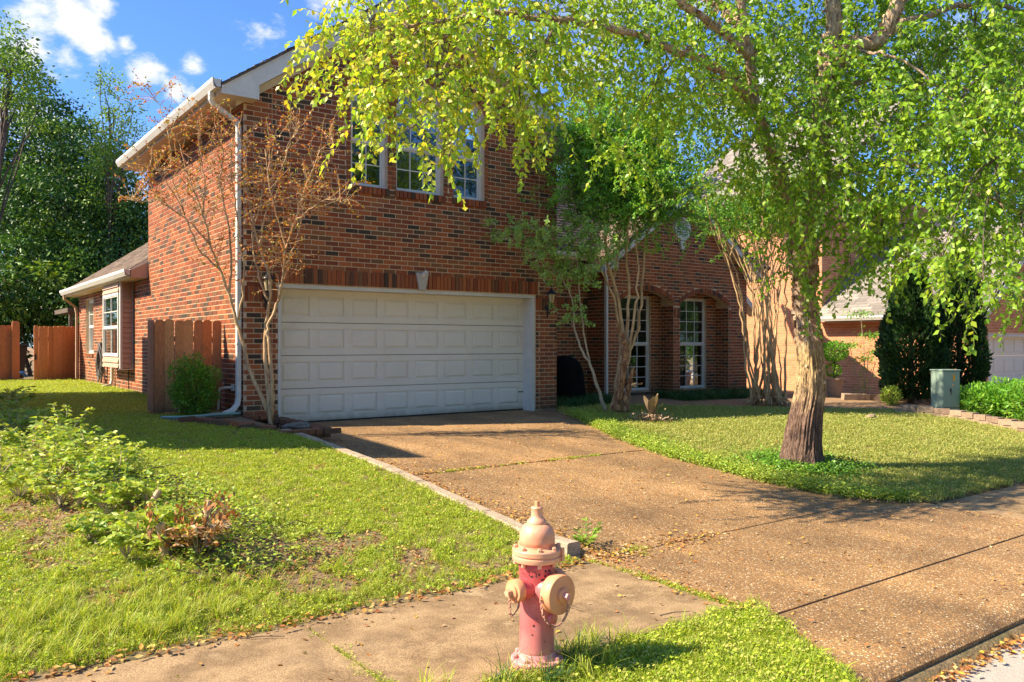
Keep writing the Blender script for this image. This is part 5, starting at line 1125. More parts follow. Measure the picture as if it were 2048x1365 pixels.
# crown: drooping twigs hung through clusters along the limbs
CL = [(760, 60, 7.4, .62), (705, 110, 7.2, .36), (850, 120, 7.3, .66), (950, 60, 7.6, .8), (825, 205, 6.9, .32), (745, 190, 6.9, .20), (900, 180, 7.0, .28), (850, 285, 6.8, .12), (1050, 110, 7.5, .5), (1040, 205, 7.2, .24), (1100, 20, 8, .7),
      (1110, 215, 7.2, .18), (1250, 60, 8.4, .7), (1310, 170, 8.4, .45), (1240, 310, 9.2, .22), (1400, 90, 8.8, .85), (1400, 215, 9.3, .55), (1500, 290, 9.2, .40), (1540, 140, 9.5, .9), (1560, 290, 9.0, .6), (1650, 210, 8.7, .75),
      (1660, 360, 8.6, .55), (1720, 90, 9.6, .95), (1780, 290, 8.4, .75), (1850, 170, 9, .9), (1860, 380, 8.3, .55), (1760, 420, 8.6, .45), (1950, 70, 9.5, 1.0), (1950, 270, 8.4, .8), (2000, 400, 8, .5), (1930, 470, 7.6, .32), (2050, 180, 8.5, .9),
      (1700, 500, 8.9, .25), (1640, 430, 8.9, .35), (1965, 560, 7.2, .16), (1880, 520, 7.4, .2), (2040, 500, 8, .35), (2060, 600, 7.6, .2), (1770, 520, 8.7, .22), (1540, 480, 9.3, .18), (1590, 560, 9.4, .12), (1690, 560, 9.3, .12),
      (1600, -150, 9.5, 1.2), (1300, -110, 9, 1.0), (1900, -150, 9.5, 1.3), (1020, -80, 8, .8), (800, -40, 7.6, .55), (1450, -300, 9.5, 1.3), (1750, -420, 9.5, 1.6), (1150, 150, 7.7, .35), (2120, 350, 8.6, .8), (2150, 50, 9.5, 1.2),
      (1450, 20, 10.6, .7), (1800, 20, 11, .9), (1620, 60, 10.8, .8), (1350, 20, 10, .6), (2000, 130, 10.8, .9), (1480, 380, 9.6, .3), (1600, 350, 9.9, .5), (1850, 460, 9.3, .5), (1980, 480, 9.3, .5)]
TW = MB(); P_all = []; D_all = []; allp = np.array([p for P_, _, _ in LP for p in P_])
def twigs(c, r, cnt, leafn, Lr, dens=1, tw=TW, Pa=P_all, Da=D_all, sp=.9, thin=.0022, droop=1.0, links=.35, anchors=None, step=.032):
    c = np.array(c)
    src = anchors if anchors is not None else allp
    a0 = src[np.argmin(np.linalg.norm(src - (c + np.array([0, 0, .3])), axis=1))]
    if np.linalg.norm(a0 - c) > .25: tw.tube(smooth_path([a0, (a0 + c) / 2 + np.array([0, 0, .18]) + rng.normal(size=3) * .06, c], 3), [.012, .010, .009, .007, .006, .005, .004][:7], 5)
    for _ in range(cnt):
        v = rng.normal(size=3); v = v / np.linalg.norm(v) * r * rng.random() ** (1 / 2.4); s = c + v * np.array([1, 1, .78])
        d = unit(v * np.array([1, 1, .4]) + rng.normal(size=3) * .35 * r); pts = [s]; p = s.copy(); nn = int(rng.integers(*leafn) * rng.choice([.6, 1, 1.15])); hd = rng.uniform(.25, 1) * droop
        if rng.random() < links:
            q0 = c + v * .25; tw.tube([q0, (q0 + s) / 2 + np.array([0, 0, .05]), s], [.0045, .0035, .0028], 3, cap=False)
        for j in range(nn):
            d = unit(d + np.array([0, 0, -.16 * hd]) + rng.normal(size=3) * .10); p = p + d * step
            pts.append(p.copy()); sd_ = unit(np.cross(d, np.array([0, 0, 1.0])) + 1e-6) * (1 if j % 2 else -1)
            Pa.append(p.copy()); Da.append(unit(d * .35 + sd_ * .75 + np.array([0, 0, -.55]) + rng.normal(size=3) * .35))
        tw.tube(pts[::3] if len(pts) > 6 else pts, thin, 3, cap=False)
for (u, v, d, r) in CL:
    twigs(at(u, v, d), r, int(50 * r ** 1.9 / .35 + 8), (11, 22), .05)
TW.build('twigs', M['darkbark'], birch, stuff=True)
print('birch leaves', len(P_all))
P_all = np.array(P_all); side_ = P_all @ np.array([FWD[1], -FWD[0], 0]); yb = np.interp(side_, [-1.6, -.2, 1.5, 4], [.52, .46, .24, .18])
leaves('leaves', P_all, D_all, .066, .048, M['birchleaf'], birch, rnd=np.clip(yb + rng.random(len(P_all)) ** 1.3 * .5 + .04 * rng.normal(size=len(P_all)), .02, .98))

# ---- generic leafy crown from ellipsoids
def crown(name, parent, ells, mt, ncl, per, clr, L, W, droop=.3, shell=.55, extra=None, flat=.6):
    """ells: (centre, r or (rx,ry,rz)); clusters near each surface"""
    P = []; D = []; C = []; RN = []
    vol = np.array([(np.prod(e[1]) if not np.isscalar(e[1]) else e[1] ** 3) ** .67 for e in ells]); vol /= vol.sum()
    for _ in range(ncl):
        e = ells[rng.choice(len(ells), p=vol)]; rr = np.array(e[1] if not np.isscalar(e[1]) else [e[1]] * 3, float); v = unit(rng.normal(size=3)); k = shell + (1 - shell) * rng.random() ** .6
        c = np.array(e[0]) + v * rr * k * (1 + .18 * mnoise.noise(Vector(tuple(v * 2.5 + np.array(e[0]) * .7)))); C.append(c)
        m_ = int(per * rng.uniform(.5, 1.4)); o = rng.normal(size=(m_, 3)) * clr * np.array([1, 1, flat]); RN.append(np.clip(rng.random() * .75 + .25 * rng.random(m_), 0, 1)); P.append(c + o); D.append(unit(o * .8 + v * .25 * clr + rng.normal(size=(m_, 3)) * clr * .6 + np.array([0, 0, -droop * clr])))
    P = np.concatenate(P); D = np.concatenate(D); leaves(name, P, D, L, W, mt, parent, rnd=np.concatenate(RN)); return C
def far_tree(label, base, ells, mt, ncl, per, clr, L, W, tr=.18, name='woodland_tree', nbr=26, group='trees behind the back fence', flat=.6, shell=.55, bark='darkbark'):
    t = thing(name, label, 'tree', base, group); mb = MB(); top = np.array(ells[0][0], float); b = np.array(base, float)
    P = limb(mb, [b, b * .6 + top * .4 + rng.normal(size=3) * .3, top], tr, tr * .3, 8, 6, .03)
    C = crown('crown', t, ells, mt, ncl, per, clr, L, W, flat=flat, shell=shell)
    for c in random.sample(C, min(nbr, len(C))):
        a = P[random.randrange(len(P) // 2, len(P))]; limb(mb, [a, (a + c) / 2 + np.array([0, 0, .2]), c], tr * .22, .012, 5, 3, .02)
    mb.build('trunk', M[bark], t, smooth=True); return t
A = lambda u, v, d: at(u, v, d)
def gb(u, d): p = at(u, 720, d); return (p[0], p[1], float(gz(p[0], p[1])) - .1)
G = 'trees behind the back fence'
far_tree('tallest dark leafy tree at the far left edge of the picture', gb(20, 32), [(A(15, 250, 32), 2.6), (A(-40, 130, 32), 2.0), (A(62, 340, 31), 2.5), (A(10, 420, 31), 3.0), (A(95, 280, 32), 1.3)], M['darkleaf'], 420, 60, .27, .17, .09, tr=.10, group=G)
far_tree('leaning upper boughs of a lighter tree above the left edge', gb(-30, 27), [(A(20, 160, 27), .9), (A(55, 215, 27), .7), (A(-20, 90, 27), 1.0), (A(62, 150, 27), .35)], M['sunleaf'], 120, 26, .22, .13, .07, group=G, nbr=20)
far_tree('mid green rounded tree behind the gate, its crown catching the sun', gb(140, 30), [(A(130, 330, 30), 1.7), (A(165, 420, 29.5), 2.2), (A(105, 450, 29), 2.2), (A(175, 290, 30), .8)], M['darkleaf'], 300, 60, .24, .15, .08, tr=.1, group=G)
far_tree('thin feathery sapling rising above the others against the blue sky', gb(215, 28), [(A(222, 250, 28), .75), (A(216, 170, 28), .45), (A(245, 310, 28), .85), (A(205, 330, 28), .8), (A(258, 250, 28), .35), (A(262, 215, 28), .2), (A(285, 280, 28), .3)], M['sunleaf'], 95, 40, .17, .12, .055, tr=.09, group=G, nbr=24, flat=.9, shell=.2)
far_tree('vine smothered dark green tree beside the corner of the two storey house', gb(250, 29), [(A(245, 420, 29), 1.2), (A(262, 500, 29), 1.4), (A(235, 570, 28.5), 1.9), (A(200, 480, 29), 1.5)], M['darkleaf'], 260, 70, .20, .13, .08, tr=.1, group=G, flat=1.7)
far_tree('dense low dark tree mass just above the board fence', gb(60, 28.5), [(A(30, 560, 28), (2.4, 2.0, 1.8)), (A(120, 590, 28), (2.2, 2, 1.5)), (A(-50, 640, 28.5), (2.4, 2, 1.6)), (A(150, 640, 29), (2, 1.5, 1.2)), (A(60, 660, 29.3), (3.4, 1.2, 1.3)), (A(300, 620, 32), 2.2)], M['darkleaf'], 420, 60, .26, .24, .08, tr=.08, group=G, flat=.7)
far_tree('dark green tree filling the background between the sapling and the fence', gb(120, 36), [(A(60, 500, 36), 4.0), (A(180, 520, 37), 3.6), (A(270, 560, 36), 2.4), (A(-60, 450, 36), 4)], M['darkleaf'], 620, 40, .45, .22, .14, group=G)
G2 = 'trees beyond the houses'
far_tree('green tree rising behind the entry roof between the two gables', gb(1180, 30), [(A(1165, 320, 30), 1.7), (A(1230, 280, 30), 1.9), (A(1290, 350, 30), 1.5), (A(1140, 390, 29), .8)], M['darkleaf'], 330, 34, .30, .15, .09, group=G2)
far_tree('large tree behind the neighbour roof at the upper right', gb(1960, 36), [(A(1950, 180, 36), 3.4), (A(2040, 330, 36), 3.2), (A(1900, 330, 36), 2.2), (A(1990, 440, 35), 2.2), (A(2100, 100, 36), 3.5)], M['darkleaf'], 560, 36, .42, .19, .12, group=G2)
far_tree('tree behind the neighbour house seen through the birch crown', gb(1650, 40), [(A(1560, 180, 40), 3.2), (A(1700, 260, 40), 3.0), (A(1450, 260, 40), 2.2), (A(1800, 380, 40), 1.6)], M['darkleaf'], 420, 32, .45, .2, .13, group=G2)

G3 = 'unseen trees across the street'  # out of view, added so the windows mirror foliage instead of bright sky
for i, (x, y, h) in enumerate([(-14, -14, 8), (-3, -19, 9), (7, -17, 10), (16, -19, 13), (26, -16, 13), (37, -12, 11), (-24, -6, 9), (37, -3, 9), (45, 5, 9)]):
    far_tree(['broad', 'tall', 'rounded', 'spreading', 'high crowned', 'wide', 'leafy', 'low', 'dense'][i] + ' green tree out of view across the street, added for the window reflections', (x, y, -.2), [((x, y, h * .62), (h * .5, h * .45, h * .42)), ((x + 1, y + 1, h * .4), (h * .45, h * .4, h * .3))], M['darkleaf'], 130, 26, .9, .5, .34, group=G3)
# ---- crape myrtles
def myrtle(name, label, base, stems, mt_leaf, bark, group=None, cat='tree'):
    t = thing(name, label, cat, base, group); mb = MB(); ends = []
    for (pts, r0, r1) in stems: ends.append(limb(mb, pts, r0, r1, 8, 5, .006))
    return t, mb, ends
rb = at(541, 852, 11.15); rb[2] = .47
RA = lambda u, v, d=11.1: at(u, v, d)
t, mb, ends = myrtle('crape_myrtle', 'bare stemmed small tree with sparse bronze red leaves at the left corner of the garage', tuple(rb),
    [([rb, RA(538, 800), RA(529, 700, 11.15), RA(533, 640, 11.15), RA(541, 560, 11.1), RA(520, 500), RA(500, 420), RA(492, 330), RA(478, 260)], .036, .007),
     ([RA(543, 845, 11.15), RA(545, 780, 11.0), RA(538, 690, 11.0), RA(535, 660, 11.0), RA(552, 610, 11), RA(566, 560, 10.9), RA(572, 500, 10.9), RA(590, 440, 10.8), RA(610, 380, 10.8), RA(640, 300, 10.7)], .032, .006),
     ([RA(541, 835, 11.15), RA(522, 790, 11.1), RA(500, 745, 11.1), RA(478, 660, 11.1), RA(458, 590, 11.05), RA(440, 540, 11.0), RA(420, 490, 10.95), RA(405, 430, 10.9), RA(380, 360, 10.9), RA(360, 290, 10.9)], .034, .007)], M['redleaf'], M['myrtlebark'])
sub = [([RA(535, 600), RA(515, 540), RA(505, 470), RA(522, 400), RA(540, 330), RA(548, 270)], .016, .005), ([RA(520, 500), RA(530, 430), RA(560, 350), RA(580, 290), RA(600, 250)], .014, .005), ([RA(572, 500, 10.9), RA(556, 440, 10.8), RA(540, 380, 10.7), RA(530, 300, 10.7)], .012, .004),
       ([RA(458, 590, 11.05), RA(462, 520, 11), RA(455, 440, 11), RA(440, 370, 11), RA(445, 300, 11), RA(430, 250, 11)], .018, .005), ([RA(420, 490, 10.95), RA(385, 450, 10.9), RA(345, 420, 10.8), RA(310, 390, 10.8), RA(290, 350, 10.8)], .014, .004), ([RA(440, 540, 11), RA(400, 500, 10.9), RA(370, 430, 10.8), RA(345, 350, 10.8), RA(340, 290, 10.8), RA(322, 220, 10.8), RA(305, 190, 10.8)], .014, .003),
       ([RA(405, 430, 10.9), RA(410, 370, 10.9), RA(400, 300, 10.9), RA(395, 240, 10.9)], .012, .004), ([RA(478, 640, 11.1), RA(487, 560, 11), RA(480, 480, 11), RA(470, 400, 11), RA(462, 330, 11), RA(470, 270, 11)], .016, .005), ([RA(590, 440, 10.8), RA(620, 420, 10.7), RA(650, 400, 10.6), RA(690, 405, 10.5)], .009, .003),
       ([RA(345, 420, 10.8), RA(320, 400, 10.8), RA(285, 405, 10.8), RA(262, 400, 10.8)], .007, .003), ([RA(610, 380, 10.8), RA(640, 360, 10.8), RA(665, 300, 10.7), RA(660, 270, 10.7)], .008, .003), ([RA(566, 555, 10.9), RA(590, 490, 11), RA(604, 430, 11.1), RA(600, 370, 11.1)], .010, .003), ([RA(370, 430, 10.8), RA(330, 360, 10.6), RA(300, 330, 10.5)], .009, .003)]
for s in sub: ends.append(limb(mb, *s, 6, 5, .008))
Pl = []; Dl = []
anch = [p for e in ends for p in e[len(e) // 2:]]
for _ in range(480):
    p = np.array(anch[rng.integers(len(anch))]); d = unit(rng.normal(size=3) * np.array([1, 1, .6]) + np.array([0, 0, .9])); pts = [p]; nn = rng.integers(8, 18)
    for j in range(nn):
        d = unit(d + rng.normal(size=3) * .16); p = p + d * .036; pts.append(p)
        if j > 3 or rng.random() < .25:
            for _k in range(rng.integers(0, 3)): Pl.append(p + rng.normal(size=3) * .01); Dl.append(unit(d * .5 + rng.normal(size=3)))
    mb.tube(pts[::3] if len(pts) > 6 else pts, [.004 - .0028 * i / len(pts[::3]) for i in range(len(pts[::3]))] if len(pts) > 6 else .003, 4, cap=False)
mb.build('trunk', M['myrtlebark'], t, smooth=True)
leaves('leaves', Pl, Dl, .042, .026, M['redleaf'], t)

# second myrtle, right of the garage
gb2 = at(1236, 826, 15.0); gb2[2] = .37
t2, mb, ends = myrtle('crape_myrtle', 'multi stemmed crape myrtle with a broken rotten trunk right of the garage', tuple(gb2), [], None, None)
St = lambda *a: ([at(u, v, d) for u, v, d in a])
stems = [(St((1225, 826, 15), (1235, 760, 15), (1245, 690, 15), (1238, 600, 15), (1215, 530, 15), (1212, 470, 15), (1218, 400, 15.1), (1205, 320, 15.2), (1190, 240, 15.2)), .05, .012),
         (St((1232, 826, 15), (1246, 740, 14.9), (1254, 660, 14.9), (1256, 580, 14.9), (1253, 500, 14.9), (1258, 420, 14.9), (1250, 330, 15)), .045, .012),
         (St((1236, 826, 15), (1256, 720, 15.1), (1278, 640, 15.1), (1285, 560, 15.1), (1292, 480, 15.1), (1312, 430, 15), (1350, 350, 15)), .04, .01),
         (St((1228, 826, 15.1), (1240, 700, 15.2), (1228, 580, 15.2), (1238, 480, 15.2), (1235, 380, 15.2), (1240, 280, 15.2)), .032, .01),
         (St((1243, 760, 15), (1268, 640, 14.8), (1275, 560, 14.8), (1272, 450, 14.8), (1290, 360, 14.9), (1300, 280, 15)), .03, .008),
         (St((1240, 660, 15), (1225, 590, 14.9), (1200, 540, 14.9), (1185, 480, 14.9), (1150, 420, 14.9), (1140, 350, 15)), .022, .007),
         (St((1292, 480, 15.1), (1305, 470, 15), (1330, 440, 14.9), (1352, 436, 14.8), (1375, 450, 14.8)), .012, .004),
         (St((1258, 420, 14.9), (1275, 350, 15), (1290, 240, 15.1)), .02, .006), (St((1218, 400, 15.1), (1170, 330, 15), (1150, 260, 15)), .016, .005)]
for s in stems: ends.append(limb(mb, *s, 8, 5, .012))
mb.build('trunk', M['myrtlebark'], t2, smooth=True)
dead = MB(); dead.tube(smooth_path(St((1232, 826, 14.9), (1240, 780, 14.85), (1248, 730, 14.8), (1250, 690, 14.8), (1242, 665, 14.8)), 6), [.085 + .02 * math.sin(i * 1.7) - .0022 * i for i in range(25)], 12, jit=.18)
dead.tube(smooth_path(St((1250, 826, 14.85), (1256, 780, 14.8), (1262, 752, 14.75), (1266, 738, 14.75)), 6), [.07 - .0025 * i + .012 * math.sin(i * 2.1) for i in range(19)], 12, jit=.2)
dead.tube(St((1242, 668, 14.8), (1234, 655, 14.8), (1231, 645, 14.8)), [.03, .018, .004], 6)
for (u, v) in ((1266, 738), (1260, 735), (1270, 745)): dead.tube(St((u, v + 8, 14.75), (u + 2, v - 8, 14.73)), [.02, .004], 5)
dead.build('rotten_stump', M['deadwood'], t2, smooth=True)
ENDS2 = [p for e in ends for p in e[len(e) // 2:]]
Pl = []; Dl = []; tw2 = MB()
def sprays(anch, cnt, nn_, out=.5, up=.4, st=.045, per=3, sc=1.0, tw=None, spread=.05):
    for _ in range(cnt):
        p = np.array(anch[rng.integers(len(anch))]); d = unit(rng.normal(size=3) * np.array([1, 1, .6]) + np.array([0, 0, up])); pts = [p]
        for j in range(rng.integers(*nn_)):
            d = unit(d + rng.normal(size=3) * .18); p = p + d * st; pts.append(p)
            if j > 1:
                for _k in range(per): Pl.append(p + rng.normal(size=3) * spread * .5); Dl.append(unit(d * .4 + rng.normal(size=3)))
        tw.tube([pts[0], pts[len(pts) // 2], pts[-1]], [.006, .004, .0025], 3, cap=False)
top2 = [p for p in ENDS2 if p[2] > 3.9]
sprays(top2, 760, (12, 30), tw=tw2, per=3, up=.25)
leaves('leaves', Pl, Dl, .058, .037, M['myrtleleaf'], t2); tw2.build('twigs', M['darkbark'], t2, stuff=True)
# pale twin stemmed sapling leaning left from the same spot
b3 = at(1211, 822, 14.7); b3[2] = .36
t3 = thing('leaning_sapling', 'pale slender twin stemmed sapling leaning left with pale green leaf clusters', 'tree', tuple(b3)); mb = MB(); e3 = []
for s in [(St((1211, 824, 14.7), (1196, 780, 14.65), (1180, 730, 14.6), (1163, 700, 14.6), (1150, 660, 14.6), (1148, 620, 14.6), (1140, 585, 14.6), (1118, 550, 14.5)), .034, .009),
          (St((1208, 818, 14.7), (1192, 760, 14.7), (1178, 720, 14.65), (1165, 650, 14.6), (1160, 600, 14.6), (1155, 540, 14.6), (1150, 480, 14.6)), .026, .007),
          (St((1140, 585, 14.6), (1138, 550, 14.6), (1150, 510, 14.6)), .010, .004), (St((1150, 660, 14.6), (1142, 650, 14.5), (1146, 640, 14.5)), .006, .003), (St((1118, 550, 14.5), (1085, 520, 14.2), (1060, 490, 14.0)), .008, .003)]: e3.append(limb(mb, *s, 8, 5, .008))
mb.build('trunk', M['palebark'], t3, smooth=True)
Pl = []; Dl = []; tw3 = MB()
for (u, v, d, r, c) in [(1130, 545, 14.5, .28, 26), (1170, 540, 14.6, .3, 26), (1148, 500, 14.6, .3, 24), (1160, 470, 14.6, .25, 20), (1200, 500, 14.8, .25, 16), (1050, 480, 14.0, .3, 26), (1075, 500, 14.1, .2, 12), (1148, 635, 14.5, .16, 10), (1185, 440, 14.8, .3, 20), (1060, 455, 14.0, .2, 12)]:
    sprays([at(u, v, d) + rng.normal(size=3) * r * np.array([1, 1, .45]) for _ in range(16)], int(c * 1.7), (4, 9), up=.1, tw=tw3, per=5, st=.035)
leaves('leaves', Pl, Dl, .055, .042, M['paleleaf'], t3); tw3.build('twigs', M['palebark'], t3, stuff=True)
# big many stemmed clump in front of the entry gable
b4 = at(1535, 806, 17.2); b4[2] = .40
t4 = thing('crape_myrtle', 'large crape myrtle clump fanning into dozens of thin tan stems beside the entry', 'tree', tuple(b4)); mb = MB(); e4 = []
for k in range(30):
    f = (k + .5) / 30; u0 = 1500 + 72 * random.random(); u3 = 1412 + 200 * f + random.uniform(-14, 14); dd = random.uniform(-.5, .5); d0 = 17.2 + dd
    um = u0 + (u3 - u0) * .18 + random.uniform(-6, 6); u2 = u0 + (u3 - u0) * .45 + random.uniform(-10, 10); vt_ = random.uniform(330, 440)
    e4.append(limb(mb, [at(u0, 812, d0), at(um, 720, d0 + dd * .3), at(u0 * .35 + u2 * .65, 630, d0 + dd * .6), at(u2, 560, d0 + dd), at(u2 * .35 + u3 * .65, 470, d0 + dd * 1.5), at(u3, vt_, d0 + dd * 2)], random.uniform(.018, .034), random.uniform(.005, .009), 7, 5, .014))
    if random.random() < .9:
        a = e4[-1][random.randrange(12, 20)]; e4.append(limb(mb, [a, a + np.array([random.uniform(-.25, .25), random.uniform(-.2, .2), .5]), a + np.array([random.uniform(-.6, .6), random.uniform(-.4, .4), 1.3])], .014, .004, 5, 4, .01))
for k in range(22):
    a = math.pi * 2 * random.random(); mb.tube(smooth_path([np.array(b4) + np.array([.18 * math.cos(a), .18 * math.sin(a), .12]), np.array(b4) + np.array([.35 * math.cos(a), .35 * math.sin(a), .10]), np.array(b4) + np.array([.5 * math.cos(a), .5 * math.sin(a), -.02])], 4), .012, 5)
mb.build('trunk', M['myrtlebark'], t4, smooth=True)
Pl = []; Dl = []; tw4 = MB(); sprays([p for e in e4 for p in e[-9:] if p[2] > 4.0], 420, (8, 20), tw=tw4, per=4)
leaves('leaves', Pl, Dl, .055, .034, M['myrtleleaf'], t4); tw4.build('twigs', M['darkbark'], t4, stuff=True)

# ---- conifers, shrubs
def arborv(label, base, h, r, n, seed):
    t = thing('arborvitae', label, 'conifer', base, 'dark conifers by the neighbour wall'); b = np.array(base)
    z = rng.random(n) ** .85; prof = np.interp(z, [0, .08, .3, .6, .85, 1], [.55, .85, 1, .78, .42, .06]); a = rng.random(n) * 2 * math.pi
    lump = np.array([1 + .48 * mnoise.noise(Vector((math.cos(x) * 1.9 + seed, math.sin(x) * 1.9, y * 6))) for x, y in zip(a, z)])
    rr = r * prof * lump * (1 - .45 * rng.random(n) ** 2.2); P = b + np.stack([np.cos(a) * rr, np.sin(a) * rr, .1 + z * h], 1)
    D = np.stack([np.cos(a) * .6, np.sin(a) * .6, np.full(n, .9)], 1) + rng.normal(size=(n, 3)) * .35
    leaves('foliage', P, D, .13, .055, M['arbor'], t, Nv=np.stack([np.cos(a + 1.2), np.sin(a + 1.2), np.zeros(n)], 1) + rng.normal(size=(n, 3)) * .5)
    MB().tube([b, b + np.array([0, 0, h * .9])], [.08, .015], 8).build('trunk', M['darkbark'], t)
p = at(1822, 790, 18.6); arborv('bulky dark conifer left of the pair, directly behind the utility cabinet', (p[0], p[1], .25), 3.2, .62, 15000, 1.3)
p = at(1918, 790, 19.0); arborv('taller narrow dark conifer right of the pair, beside the neighbour garage door', (p[0], p[1], .25), 3.6, .52, 13000, 5.1)
def leafball(name, label, cat, base, r, n, mt, L, W, group=None, up=.5, lump=.2, stem=True):
    t = thing(name, label, cat, base, group); b = np.array(base, float); r = np.array(r, float); v = unit(rng.normal(size=(n, 3))); k = 1 - .5 * rng.random(n) ** 1.8
    l_ = np.array([1 + lump * mnoise.noise(Vector(tuple(x * 2.6 + b))) for x in v]); P = b + np.array([0, 0, r[2] * .96]) + v * r * (k * l_)[:, None]
    leaves('foliage', P, v * .8 + rng.normal(size=(n, 3)) * .55 + np.array([0, 0, up]), L, W, mt, t)
    if stem:
        mb = MB()
        for _ in range(14): w = unit(rng.normal(size=3)); mb.tube([b, b + np.array([0, 0, r[2] * .7]) + w * r * .3, b + np.array([0, 0, r[2]]) + w * r * .8], [.012, .008, .003], 4)
        mb.build('stems', M['darkbark'], t)
    return t
p = at(389, 832, 12.15); leafball('boxwood_bush', 'round bright green clipped bush in front of the wooden screen', 'bush', (p[0], p[1], .55), (.325, .31, .44), 7500, M['boxleaf'], .042, .02, lump=.55)
p = at(1668, 800, 20.5); tpz = float(gz(p[0], p[1]))
tt = thing('potted_topiary', 'ball shaped shrub on a short stem in a tan pot by the neighbour wall', 'shrub', (p[0], p[1], tpz))
T = lambda q_: (p[0] + q_[0], p[1] + q_[1], tpz + q_[2])
MB(T).lathe([(.16, 0), (.22, .42), (.24, .44), (.24, .48), (.2, .48)], n=20).build('pot', M['pot'], tt, smooth=True, auto=True); MB(T).tube([(0, 0, .4), (.02, 0, .7), (0, 0, 1.0)], .03, 8).build('stem', M['darkbark'], tt)
v = unit(rng.normal(size=(1800, 3))); leaves('foliage', np.array([p[0], p[1], tpz + 1.15]) + v * np.array([.34, .34, .24]) * (1 - .4 * rng.random((1800, 1)) ** 2), v + rng.normal(size=(1800, 3)) * .5, .06, .03, M['myrtleleaf'], tt)
v = unit(rng.normal(size=(500, 3))); leaves('lower_foliage', np.array([p[0] - .05, p[1], tpz + .68]) + v * np.array([.18, .18, .14]), v + rng.normal(size=(500, 3)) * .5, .06, .03, M['myrtleleaf'], tt)
# nandina against neighbour wall
p = at(1728, 792, 21.0); z0 = float(gz(p[0], p[1])); nd_ = thing('nandina', 'tall thin cane shrub with tufts of leaves against the sunlit salmon wall', 'shrub', (p[0], p[1], z0)); mb = MB(); Pl = []; Dl = []
for (du, h, r) in ((-.2, 1.35, .28), (-.05, 2.15, .38), (.1, 1.6, .3), (.2, 1.2, .25), (.0, 1.0, .25)):
    q0 = np.array([p[0] + du * .4, p[1] + du * .2, z0]); q1 = np.array([p[0] + du * 1.6, p[1] - du, z0 + h]); mb.tube([q0, (q0 + q1) / 2 + rng.normal(size=3) * .03, q1], [.014, .01, .006], 5)
    m_ = 170; Pl.append(q1 + rng.normal(size=(m_, 3)) * np.array([r, r, .09]) * .5); Dl.append(rng.normal(size=(m_, 3)) + np.array([0, 0, -.2]))
    m_ = 40; f = rng.random((m_, 1)); Pl.append(q0 + (q1 - q0) * f + rng.normal(size=(m_, 3)) * .1); Dl.append(rng.normal(size=(m_, 3)))
mb.build('canes', M['palebark'], nd_); leaves('leaves', np.concatenate(Pl), np.concatenate(Dl), .08, .03, M['myrtleleaf'], nd_)
# leafy shrubs in the right bed and low hedge
for i, (u, v_, r, lab) in enumerate([(1985, 835, (.5, .4, .30), 'glossy leafy shrub in the right bed nearest the cabinet'), (2040, 840, (.5, .45, .36), 'glossy leafy shrub at the right edge of the bed'), (1945, 822, (.32, .3, .22), 'small glossy shrub just right of the utility cabinet'), (2100, 850, (.6, .5, .4), 'glossy shrub beyond the right edge of the bed')]):
    p = ground_at(u, v_); leafball('leafy_shrub', lab, 'shrub', (p[0] + .3, p[1] + .35, p[2]), r, 1500, M['myrtleleaf'], .10, .042, 'glossy shrubs in the right bed', lump=.3)
p = at(2010, 790, 17.5); z0 = float(gz(p[0], p[1])); hd = thing('low_hedge', 'dark low hedge in front of the neighbour garage door', 'hedge', (p[0], p[1], z0)); v = np.stack([rng.uniform(-1.4, 2.2, 6000), rng.uniform(-.35, .35, 6000), rng.random(6000) ** .6 * .52], 1); leaves('foliage', np.array([p[0], p[1], z0]) + v, rng.normal(size=(6000, 3)) + np.array([0, 0, .5]), .06, .035, M['arbor'], hd)
p = at(1690, 795, 18.9); leafball('golden_shrub', 'small yellow green shrub at the base of the salmon wall', 'shrub', (at(1782, 800, 18)[0], at(1782, 800, 18)[1], .28), (.2, .2, .2), 700, M['weedleaf'], .06, .035)
# dried hosta like plant with upright leaves
p = ground_at(1302, 846); dp = thing('dried_plant', 'withered brown plant with upright paddle leaves at the edge of the right lawn', 'plant', tuple(p)); mb = MB()
for k in range(13):
    a = random.uniform(0, 6.28); l_ = random.uniform(.28, .55); lean = random.uniform(.1, .6); w = random.uniform(.035, .06); P = []
    for j in range(8):
        f = j / 7; P.append((p + np.array([math.cos(a) * lean * l_ * f ** 1.4, math.sin(a) * lean * l_ * f ** 1.4, l_ * f * (1 - .12 * f)]), w * (math.sin(math.pi * min(1, f ** 1.6 * .93 + .05)) ** .8) + .004))
    sdv = np.array([-math.sin(a), math.cos(a), 0]); vs = []
    for q_, ww in P: vs += [q_ - sdv * ww + np.array([0, 0, ww * .3]), q_, q_ + sdv * ww + np.array([0, 0, ww * .3])]
    o = MB().add(vs, [(j * 3 + i, j * 3 + i + 1, j * 3 + i + 4, j * 3 + i + 3) for j in range(7) for i in range(2)]).build('leaf', M['darkplant'], dp, smooth=True)
m_ = 300; o_ = rng.normal(size=(m_, 3)) * np.array([.16, .16, .05]); leaves('dry_leaves', p + np.array([0, 0, .08]) + o_, rng.normal(size=(m_, 3)) + np.array([0, 0, .5]), .06, .03, M['darkplant'], dp)
p = ground_at(1222, 828); yl = thing('daylily', 'tuft of arching strap leaves with yellow tips beside the leaning sapling', 'plant', tuple(p)); 
